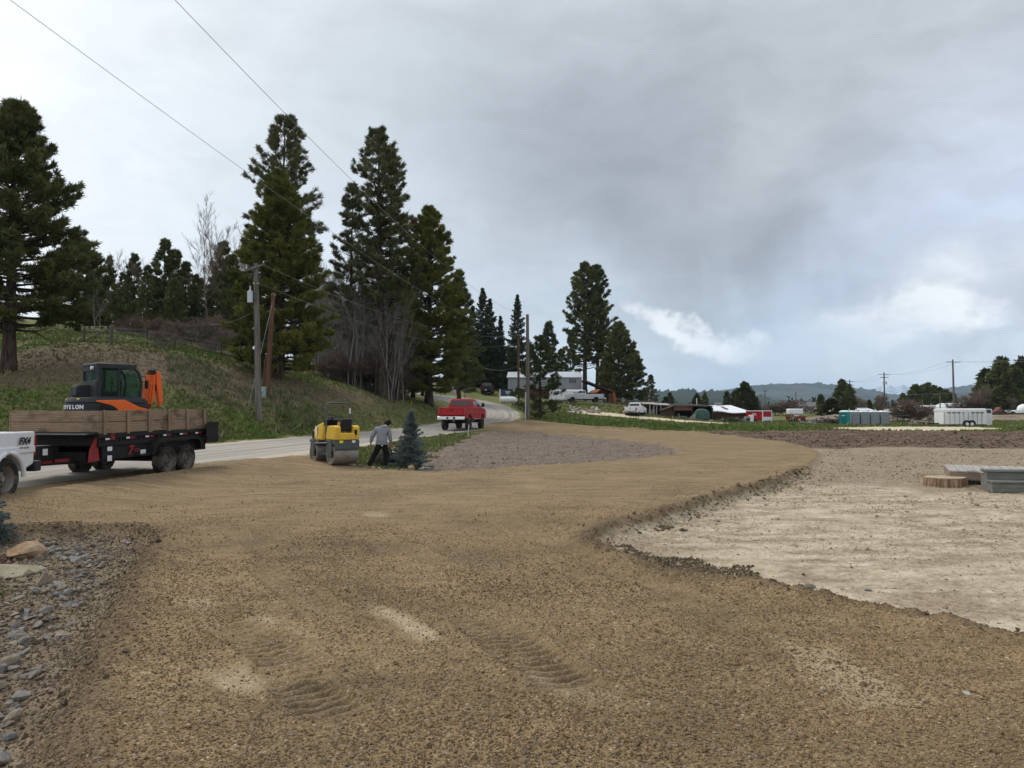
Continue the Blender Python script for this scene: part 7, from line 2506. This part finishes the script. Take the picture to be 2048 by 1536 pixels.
# red cargo trailer, rear towards us
RD = 107
o = base('cargo_trailer', 1524, RD, R(0), 'red cargo trailer with white trim and a white lower rear door', 'trailer', py=845)
th = R(28)
o.rotation_euler = (0, 0, th)
k_ = px_w(1, RD)
H_, Wd, Ln = 24 * k_, 1.75, 3.2
MB().box((.95, Ln / 2, H_ / 2 + .16), (Wd, Ln, H_ - .35)).build('body', MT['red'], o, .03)
MB().box((.95, -.02, H_ * .24 + .1), (Wd - .1, .05, H_ * .36)).build('rear_door', MT['white'], o, .01)
MB().box((.95, -.02, H_ * .68), (Wd - .25, .05, H_ * .44)).build('rear_panel', MT['red'], o, .01)
m = MB()
for xx in (.06, 1.84):
    m.box((xx, -.03, H_ / 2 + .02), (.10, .10, H_ - .05))
m.box((.95, -.03, H_ - .05), (Wd + .08, .10, .12)); m.box((.04, Ln / 2, H_ - .05), (.08, Ln, .12))
m.build('trim', MT['white'], o)
for yy in (1.3, 2.1):
    MB().lathe([(.32, -.1), (.32, .1), (.15, .1), (.15, -.1)], 16, 'x', (.02, yy, .32)).build('wheel', MT['rubber'], o)
m = MB().box((.066, 1.6, H_ * .72), (.012, .7, .10)).box((.066, 1.6, H_ * .72 - .17), (.012, 1.0, .08))
m.build('side_lettering', MT['plate'], o)
MB().box((.95, -.25, .25), (1.2, .06, .12)).build('bumper', MT['steel'], o)
# white tank on a red frame
o = base('tank_trailer', 1590, 110, R(3), 'white box tank on a red farm trailer right of the red cargo trailer', 'tank trailer', py=843)
MB().box((-.1, 0, 1.45), (2.1, 1.2, .85)).build('tank', MT['white'], o, .18, seg=3)
MB().prism([(-.5, 1.0), (.5, 1.0), (.3, .75), (-.3, .75)], -.4, .4).build('sump', MT['white'], o)
MB().box((0, 0, .72), (2.7, 1.3, .12)).box((-1.1, 0, .5), (.1, 1.2, .5)).box((1.2, 0, .5), (.1, 1.2, .5)).box((.4, -.6, .55), (.9, .1, .3)).build('frame', MT['redm'], o)
for xx in (-1.0, -.2, .9):
    MB().lathe([(.32, -.12), (.32, .12), (.14, .12), (.14, -.12)], 16, 'y', (xx, -.6, .30)).build('wheel', MT['rubber'], o)
# log heap, each log a thing
for i in range(46):
    px = 1618 + 62 * _q.uniform() ** .8
    dd = _q.uniform(106, 110)
    lv = max(0, (px - 1625) / 60) * _q.uniform(0, 1.1)
    o = base('log', px, dd, _q.uniform(-.9, .9), 'weathered log in the tangled wood heap left of the portable toilets', 'log', 'logs left of the portable toilets', dz=.12 + lv)
    L_ = _q.uniform(.5, 1.4)
    r_ = _q.uniform(.07, .20)
    o.rotation_euler = (0, _q.uniform(-.5, .3), o.rotation_euler[2])
    MB().tube([(-L_, 0, 0), (0, _q.normal() * .06, 0), (L_, 0, 0)], [r_, r_ * .9, r_ * .7], 8).build('bark', [MT['polewood'], MT['greywood'], MT['brownwood']][i % 3], o)
for i in range(28):
    px = 1826 + 50 * _q.uniform()
    dd = _q.uniform(104, 107)
    o = base('log', px, dd, _q.uniform(-.6, .6), 'pale broken log in the low wood pile left of the horse trailer', 'log', 'logs left of the horse trailer', dz=.08 + _q.uniform(0, .45))
    L_ = _q.uniform(.4, 1.1); r_ = _q.uniform(.06, .15)
    MB().tube([(-L_, 0, 0), (0, _q.normal() * .06, 0), (L_, 0, 0)], [r_, r_ * .9, r_ * .7], 8).build('bark', [MT['greywood'], MT['deckside'], MT['brownwood']][i % 3], o)


# portable toilets
def toilet(px, d, rz, col, colD, label, group=None, py=853):
    o = base('portable_toilet', px, d, rz, label, 'portable toilet', group, py=py)
    MB().box((0, 0, 1.02), (1.12, 1.12, 2.0)).build('cabin', MT[col], o, .06)
    r_ = MB().loft([[(-.60, -.60, 2.0), (.60, -.60, 2.0), (.60, .60, 2.0), (-.60, .60, 2.0)], [(-.58, -.58, 2.08), (.58, -.58, 2.08), (.58, .58, 2.08), (-.58, .58, 2.08)], [(-.30, -.40, 2.22), (.30, -.40, 2.22), (.30, .40, 2.22), (-.30, .40, 2.22)]])
    r_.build('roof', MT['roofw'], o, .02)
    dr = MB().box((0, -.575, .98), (.78, .03, 1.75)).build('door', MT[colD], o, .01)
    MB().box((0, -.595, 1.50), (.46, .012, .10)).build('vent_panel', MT['teal' if col != 'teal' else 'plate'], dr)
    MB().box((.28, -.60, 1.0), (.05, .03, .14)).build('latch', MT['black'], dr)
    m = MB()
    for sx_ in (-.56, .56):
        m.box((sx_, -.55, 1.0), (.05, .05, 1.95))
    m.build('corner_rib', MT[colD], o)
    MB().cyl((.45, .45, 2.0), (.45, .45, 2.45), .05, 8).build('vent_pipe', MT['roofw'], o)
    MB().box((0, 0, .06), (1.2, 1.2, .10)).build('skid', MT['black'], o)
    return o


toilet(1689, 103.5, R(-42), 'teal', 'tealD', 'teal portable toilet with a white roof, leftmost of the row')
for k, px in enumerate((1707, 1727, 1746.5, 1766)):
    toilet(px, 104.5, R(-4 + k), 'toilet', 'toilet', ['grey portable toilet directly right of the teal one', 'second grey portable toilet from the right of the teal one', 'third grey portable toilet, next to last in the row', 'grey portable toilet at the right end of the row'][k])

# ------------------------------------------------------------------ horse trailer
HD = 94.5
k_ = px_w(1, HD)
o = base('horse_trailer', 1934, HD, R(0), 'long white slatted horse trailer with black tandem wheel arches', 'horse trailer', py=853.5)
L_, H_ = 97 * k_, 36.5 * k_
zb = .32
MB().box((0, 1.0, (zb + H_ - .35) / 2 + .0), (L_, 2.0, H_ - .35 - zb)).build('body', MT['white'], o, .02)
MB().prism([(-.02, H_ - .36), (.0, H_ - .10), (.25, H_), (1.75, H_), (2.0, H_ - .10), (2.02, H_ - .36)], -L_ / 2 - .05, L_ / 2 - 10 * k_, 'x').build('roof', MT['white'], o, .04)
m = MB()
for xx in (-46.5, -36, -26, -17, -8, 1, 10, 19, 28):
    m.box((xx * k_ + .05, -.02, (zb + H_ - .4) / 2), (.045, .03, H_ - .4 - zb))
m.build('upright_rib', MT['junk'], o)
m = MB()
for hh in (.36, .47, .58, .70):
    m.box((-6 * k_, -.012, H_ * hh), (76 * k_, .02, .018))
m.build('slat_joint', MT['junk'], o)
for xx in (-37, -27.5, -18, -8.5, 11, 20, 29):
    if xx > 9 or xx < -9 or True:
        MB().box((xx * k_ + .02, -.03, H_ - 8.6 * k_), ((7.4 if xx != -8.5 else 3) * k_, .03, 1.7 * k_)).build('slot_opening', MT['black'], o)
m = MB()
for i in range(7):
    m.box((38.5 * k_ + i * 1.35 * k_, -.03, H_ * .40), (.05, .05, H_ * .62))
m.build('end_bars', MT['white'], o)
MB().box((43 * k_, -.02, H_ - 6.0 * k_), (8.2 * k_, .04, 7 * k_)).build('end_window', MT['glass'], o)
m = MB().box((43 * k_, -.03, H_ - .12), (10 * k_, .08, .12)).box((48 * k_, -.03, H_ / 2 + .1), (.10, .08, H_ - .3))
m.build('end_frame', MT['white'], o, .02)
fa = []
for cx_ in (-2.2, 7.6):
    MB().lathe([(.36, -.12), (.36, .10), (.22, .11), (.22, -.12)], 20, 'y', (cx_ * k_ + .0, -.06, .34)).build('wheel', MT['rubber'], o)
    MB().lathe([(.21, -.14), (.21, .0), (.03, .0), (.03, -.16)], 16, 'y', (cx_ * k_, -.06, .34)).build('rim', MT['white'], o)
    pts = [(cx_ * k_ + .50 * math.cos(t), .36 + .46 * math.sin(t)) for t in np.linspace(0, PI, 12)] + [(cx_ * k_ + .40 * math.cos(t), .36 + .38 * math.sin(t)) for t in np.linspace(PI, 0, 12)]
    MB().prism(pts, -.16, .02).build('wheel_arch', MT['black'], o)
MB().box((-L_ / 2 - .7, 1.0, .40), (1.5, .12, .14)).cyl((-L_ / 2 - 1.2, 1.0, 0), (-L_ / 2 - 1.2, 1.0, .8), .05).build('tongue', MT['dark'], o)
MB().box((0, 1.0, zb - .02), (L_ - .1, 1.9, .08)).build('floor_frame', MT['junk'], o)

# ------------------------------------------------------------------ railway bank with rails, tanks and the yard beyond
M = Mat('bank_gravel', .95, .1)
n1_ = M.noise(M.mapping(M.obj(), (.3, .3, 1)), 1.2, 5, .65)
M.col(M.mix(M.mr(n1_, .35, .65), (.17, .13, .09, 1), (.30, .25, .185, 1)))
M.bump(M.noise(M.obj(), 3, 4), .6, .2)
xs = np.linspace(at(1560, 800, 132)[0], at(2450, 800, 132)[0], 160)
prof = [(116, -.3), (119, .0), (122, .35), (126, .9), (129, 1.22), (131.5, 1.28), (134, 1.25), (137, .8), (141, .3)]
V = np.array([(x, yy + 1.2 * fbm(np.array([x * .2]), np.array([yy * .2]), 3, 2)[0] * (abs(yy - 131.5) > 3), zz * (.9 + .1 * min(1, (x - xs[0]) / 15)) * min(1, (x - xs[0]) / 12 + .15) + .12 * fbm(np.array([x * .5]), np.array([yy * .7]), 8, 3)[0]) for x in xs for yy, zz in prof])
np_ = len(prof)
ii = np.arange(len(xs) * np_).reshape(len(xs), np_)
F = np.stack([ii[:-1, :-1], ii[1:, :-1], ii[1:, 1:], ii[:-1, 1:]], -1).reshape(-1, 4)
tag(link('railway_bank', np_mesh('railway_bank', V, F, [M.mat], smooth=True)), kind='structure')
rl = empty('railway_track', ((xs[0] + xs[-1]) / 2 + 5, 131.5, 1.25), 0, 'dark railway track along the top of the gravel bank', 'railway track')
half = (xs[-1] - xs[0]) / 2 - 6
for yy in (-.72, .72):
    MB().box((0, yy, .22), (half * 2, .08, .16)).build('rail', MT['brownwood'], rl)
m = MB()
for i in range(int(half * 2 / .9)):
    m.box((-half + i * .9, 0, .06), (.24, 2.5, .14))
tag(m.build('sleepers', MT['darkwood'], rl, smooth=False), kind='stuff')


def tank(px0, px1, py, d, rpx, label):
    k = px_w(1, d)
    c = at((px0 + px1) / 2, py, d)
    o = empty('storage_tank', (c[0], d, c[2]), 0, label, 'storage tank')
    L = (px1 - px0) * k
    r = rpx * k
    t_ = MB().lathe([(.01, -L / 2), (r * .5, -L / 2 + r * .10), (r * .85, -L / 2 + r * .36), (r, -L / 2 + r * .8), (r, L / 2 - r * .8), (r * .85, L / 2 - r * .36), (r * .5, L / 2 - r * .1), (.01, L / 2)], 28, 'x')
    t_.build('shell', MT['roofw'], o)
    for f in (-.3, .3):
        MB().box((L * f, 0, -r * .95), (r * .5, r * 1.5, r * .9)).build('saddle', MT['junk'], o)
    MB().cyl((L * .2, 0, r * .95), (L * .2, 0, r * 1.15), r * .2, 12).build('manway', MT['roofw'], o)
    return o


tank(1795, 1892, 821, 150, 10.5, 'long white storage tank lying behind the railway bank')
tank(1772, 1792, 822, 165, 5, 'small white tank left of the long white storage tank')
tank(2036, 2130, 821, 150, 13, 'white tank with a domed end cut off by the right edge')
for px, w_, h_, mt, rzz, lab in [(1993, 1.6, 1.0, 'redfascia', .3, 'rusty red scrap machine on the railway bank, right of the horse trailer'), (2009, 1.3, .6, 'junk', -.2, 'pale grey scrap machine right of the rusty red one'), (2024, 1.0, .6, 'white', .1, 'white scrap tank left of the domed tank')]:
    o = base('scrap_machine', px, 140, rzz, lab, 'scrap', py=830)
    MB().prism([(-w_, 0), (-w_ * .8, h_ * .7), (-.2, h_ * .9), (.3, h_ * 1.5), (.7, h_), (w_, h_ * .4), (w_ * .9, 0)], -.5, .5).build('body', MT[mt], o, .05)
    MB().lathe([(.4, -.12), (.4, .12), (.15, .12), (.15, -.12)], 14, 'y', (-.4, -.6, .35)).build('wheel', MT['rubber'], o)
    MB().tube([(.2, 0, h_), (.8, -.2, h_ * 1.6), (1.2, -.2, h_ * .8)], .07, 6).build('arm', MT[mt], o)


def house(px0, px1, base_py, eave_py, ridge_py, d, wall, roof, label, dep=8, gable=None):
    k = px_w(1, d)
    o = base('house', (px0 + px1) / 2, d, 0, label, 'house', py=base_py)
    w_ = (px1 - px0) * k / 2
    he_, hr2 = (base_py - eave_py) * k, (base_py - ridge_py) * k
    MB().box((0, dep / 2, he_ / 2), (w_ * 2, dep, he_)).build('wall', MT[wall], o)
    MB().prism([(-.4, he_ - .05), (dep / 2, hr2), (dep + .4, he_ - .05)], -w_ - .4, w_ + .4, 'x').build('roof', MT[roof], o)
    for f in (-.5, .1, .55):
        MB().box((w_ * f, -.03, he_ * .55), (w_ * .16, .05, he_ * .35)).build('window', MT['glass'], o)
    if gable:
        MB().prism([(-w_ + .2, 0), (-w_ + .2, he_ * .95), (-w_ * .72, he_ * 1.35), (-w_ * .42, he_ * .95), (-w_ * .42, 0)], -1.2, .4).build('gable', MT[wall], o)
        MB().box((-w_ * .7, -1.24, he_ * .5), (w_ * .1, .05, he_ * .4)).build('window', MT['glass'], o)
    return o


house(1600, 1650, 827, 818, 804, 200, 'cream', 'shingle', 'cream house with a grey roof left of the dark conifer pair', gable=True)
house(1678, 1702, 825, 817, 810, 205, 'cream', 'shedwhite', 'pale house with a white roof just right of the juniper')
house(1719, 1744, 826, 820, 815, 185, 'tealD', 'shedwhite', 'low teal building with a white roof behind the portable toilets')
house(1898, 1932, 822, 812, 806, 230, 'barnroof', 'shedwhite', 'pale metal building behind the horse trailer')
# wire panels behind the toilets
o = base('wire_panel_fence', 1788, 112, 0, 'thin wire panel fence between portable toilets and the bare shrub', 'fence', py=851)
for xx in (-.9, -.2, .5, 1.2, 2.4):
    MB().cyl((xx, 0, 0), (xx, 0, 1.7), .05 if xx != .5 else .09, 6).build('post', MT['dark'], o)
for hh in (.4, .9, 1.5):
    MB().tube([(-.9, 0, hh), (2.4, 0, hh)], .015, 4).build('rail', MT['wire'], o)

# ------------------------------------------------------------------ hills
def hill_mat(name, c1, c2, c3, snow=0):
    M = Mat(name, .95, .05)
    n = M.noise(M.mapping(M.obj(), (1, 1, 2)), .004, 7, .68)
    f = M.noise(M.obj(), .03, 4, .7)
    c = M.mix(M.mr(n, .42, .6), c1, c2)
    c = M.mix(M.m('MULTIPLY', M.mr(f, .5, .7), .6), c, c3)
    M.col(c)
    return M.mat


def ridge(name, d, pts, depth, mat, rough=.03, seed=1, trees=0.0, base_z=0.5):
    """hill range: crest outline measured as (px, py) at distance d, falling away to front and back"""
    pxs = np.linspace(pts[0][0], pts[-1][0], 420)
    pys = np.interp(pxs, [p[0] for p in pts], [p[1] for p in pts])
    rows = np.array([-1, -.8, -.6, -.42, -.27, -.14, -.05, 0, .15, .5, 1.0])
    X0 = np.array([at(p, 800, d)[0] for p in pxs])
    Z0 = np.array([at(p, q, d)[2] for p, q in zip(pxs, pys)])
    V = []
    for x, z in zip(X0, Z0):
        for r in rows:
            y = d + r * depth
            h = z * (1 - abs(r) ** 1.25) if r < 0 else z * (1 - r)
            xx = x * (y / d if r < 0 else 1)
            nn = float(fbm(np.array([xx / depth * 3.0]), np.array([y / depth * 3.0]), seed, 4)[0])
            k = (1 - abs(r)) * min(1, abs(r) * 6)
            V.append((xx, y, max(base_z, h * (1 + .30 * nn * k))))
    V = np.array(V)
    cr = np.where(rows == 0)[0][0]
    V = V.reshape(len(pxs), len(rows), 3)
    V[:, cr, 2] += np.random.default_rng(seed).uniform(0, 1, len(pxs)) ** 2 * trees
    nr = len(rows)
    ii = np.arange(len(pxs) * nr).reshape(len(pxs), nr)
    F = np.stack([ii[:-1, :-1], ii[1:, :-1], ii[1:, 1:], ii[:-1, 1:]], -1).reshape(-1, 4)
    return tag(link(name, np_mesh(name, V.reshape(-1, 3), F, [mat], smooth=True)), kind='structure')


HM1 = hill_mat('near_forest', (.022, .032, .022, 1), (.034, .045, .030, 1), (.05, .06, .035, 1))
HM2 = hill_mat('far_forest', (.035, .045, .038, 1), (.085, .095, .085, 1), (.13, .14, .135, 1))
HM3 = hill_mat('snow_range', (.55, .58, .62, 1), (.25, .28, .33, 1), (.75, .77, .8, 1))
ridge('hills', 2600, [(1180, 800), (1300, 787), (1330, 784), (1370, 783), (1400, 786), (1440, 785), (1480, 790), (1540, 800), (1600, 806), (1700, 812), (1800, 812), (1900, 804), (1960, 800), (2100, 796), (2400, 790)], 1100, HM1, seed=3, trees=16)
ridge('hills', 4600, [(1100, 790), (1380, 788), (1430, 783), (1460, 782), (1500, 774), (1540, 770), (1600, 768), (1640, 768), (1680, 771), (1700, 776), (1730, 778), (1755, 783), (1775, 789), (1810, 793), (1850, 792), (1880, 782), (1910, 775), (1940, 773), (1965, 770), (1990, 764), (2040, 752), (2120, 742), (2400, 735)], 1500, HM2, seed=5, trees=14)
ridge('mountains', 12000, [(1500, 800), (1700, 788), (1740, 783), (1765, 779), (1780, 776), (1795, 780), (1805, 774), (1818, 778), (1830, 775), (1850, 782), (1900, 788), (2100, 795)], 2500, HM3, seed=7, trees=60)
# far plain woods: one low dark mass
WX = scatter_xy(2200, 380, 1000, .05, .80, power=1.0, seed=91)
WX = WX[fbm(WX[:, 0] * .012, WX[:, 1] * .006, 17, 3) > .02]
pos = np.stack([WX[:, 0], WX[:, 1], np.full(len(WX), 1.0)], 1)
rep_ = 5
pp = np.repeat(pos, rep_, 0)
hh = np.repeat(_q.uniform(3.5, 9.5, len(pos)), rep_)
tt = np.tile(np.linspace(.1, .8, rep_), len(pos))
pp[:, 2] += hh * tt
V, F, C_ = needles(pp, np.tile(np.array([[0, 0, .5]]), (len(pp), 1)), hh * .45 * (1.1 - tt * .8), hh * .10 * (1.1 - tt * .7), 5, _q, 1.0, .2, np.repeat(np.array([(.035, .05, .025), (.055, .06, .035), (.10, .08, .06), (.035, .048, .028)])[_q.integers(0, 4, len(pos))], rep_, 0))
tag(link('far_woods', np_mesh('far_woods', V, F, [M_leaf], attrs={'tint': ('POINT', C_)})), kind='stuff')

# ------------------------------------------------------------------ the air: far hills fade towards pale blue
hm = bpy.data.materials.new('haze_air'); hm.use_nodes = True
nt = hm.node_tree
nt.nodes.remove(nt.nodes['Principled BSDF'])
pv = nt.nodes.new('ShaderNodeVolumePrincipled')
pv.inputs['Color'].default_value = (.58, .78, 1.0, 1)
pv.inputs['Density'].default_value = .00007
nt.links.new(pv.outputs[0], nt.nodes['Material Output'].inputs['Volume'])
hz = MB().box((0, 8800, 255), (26000, 17900, 530)).build('haze', hm, None, smooth=False)
tag(hz, kind='stuff')
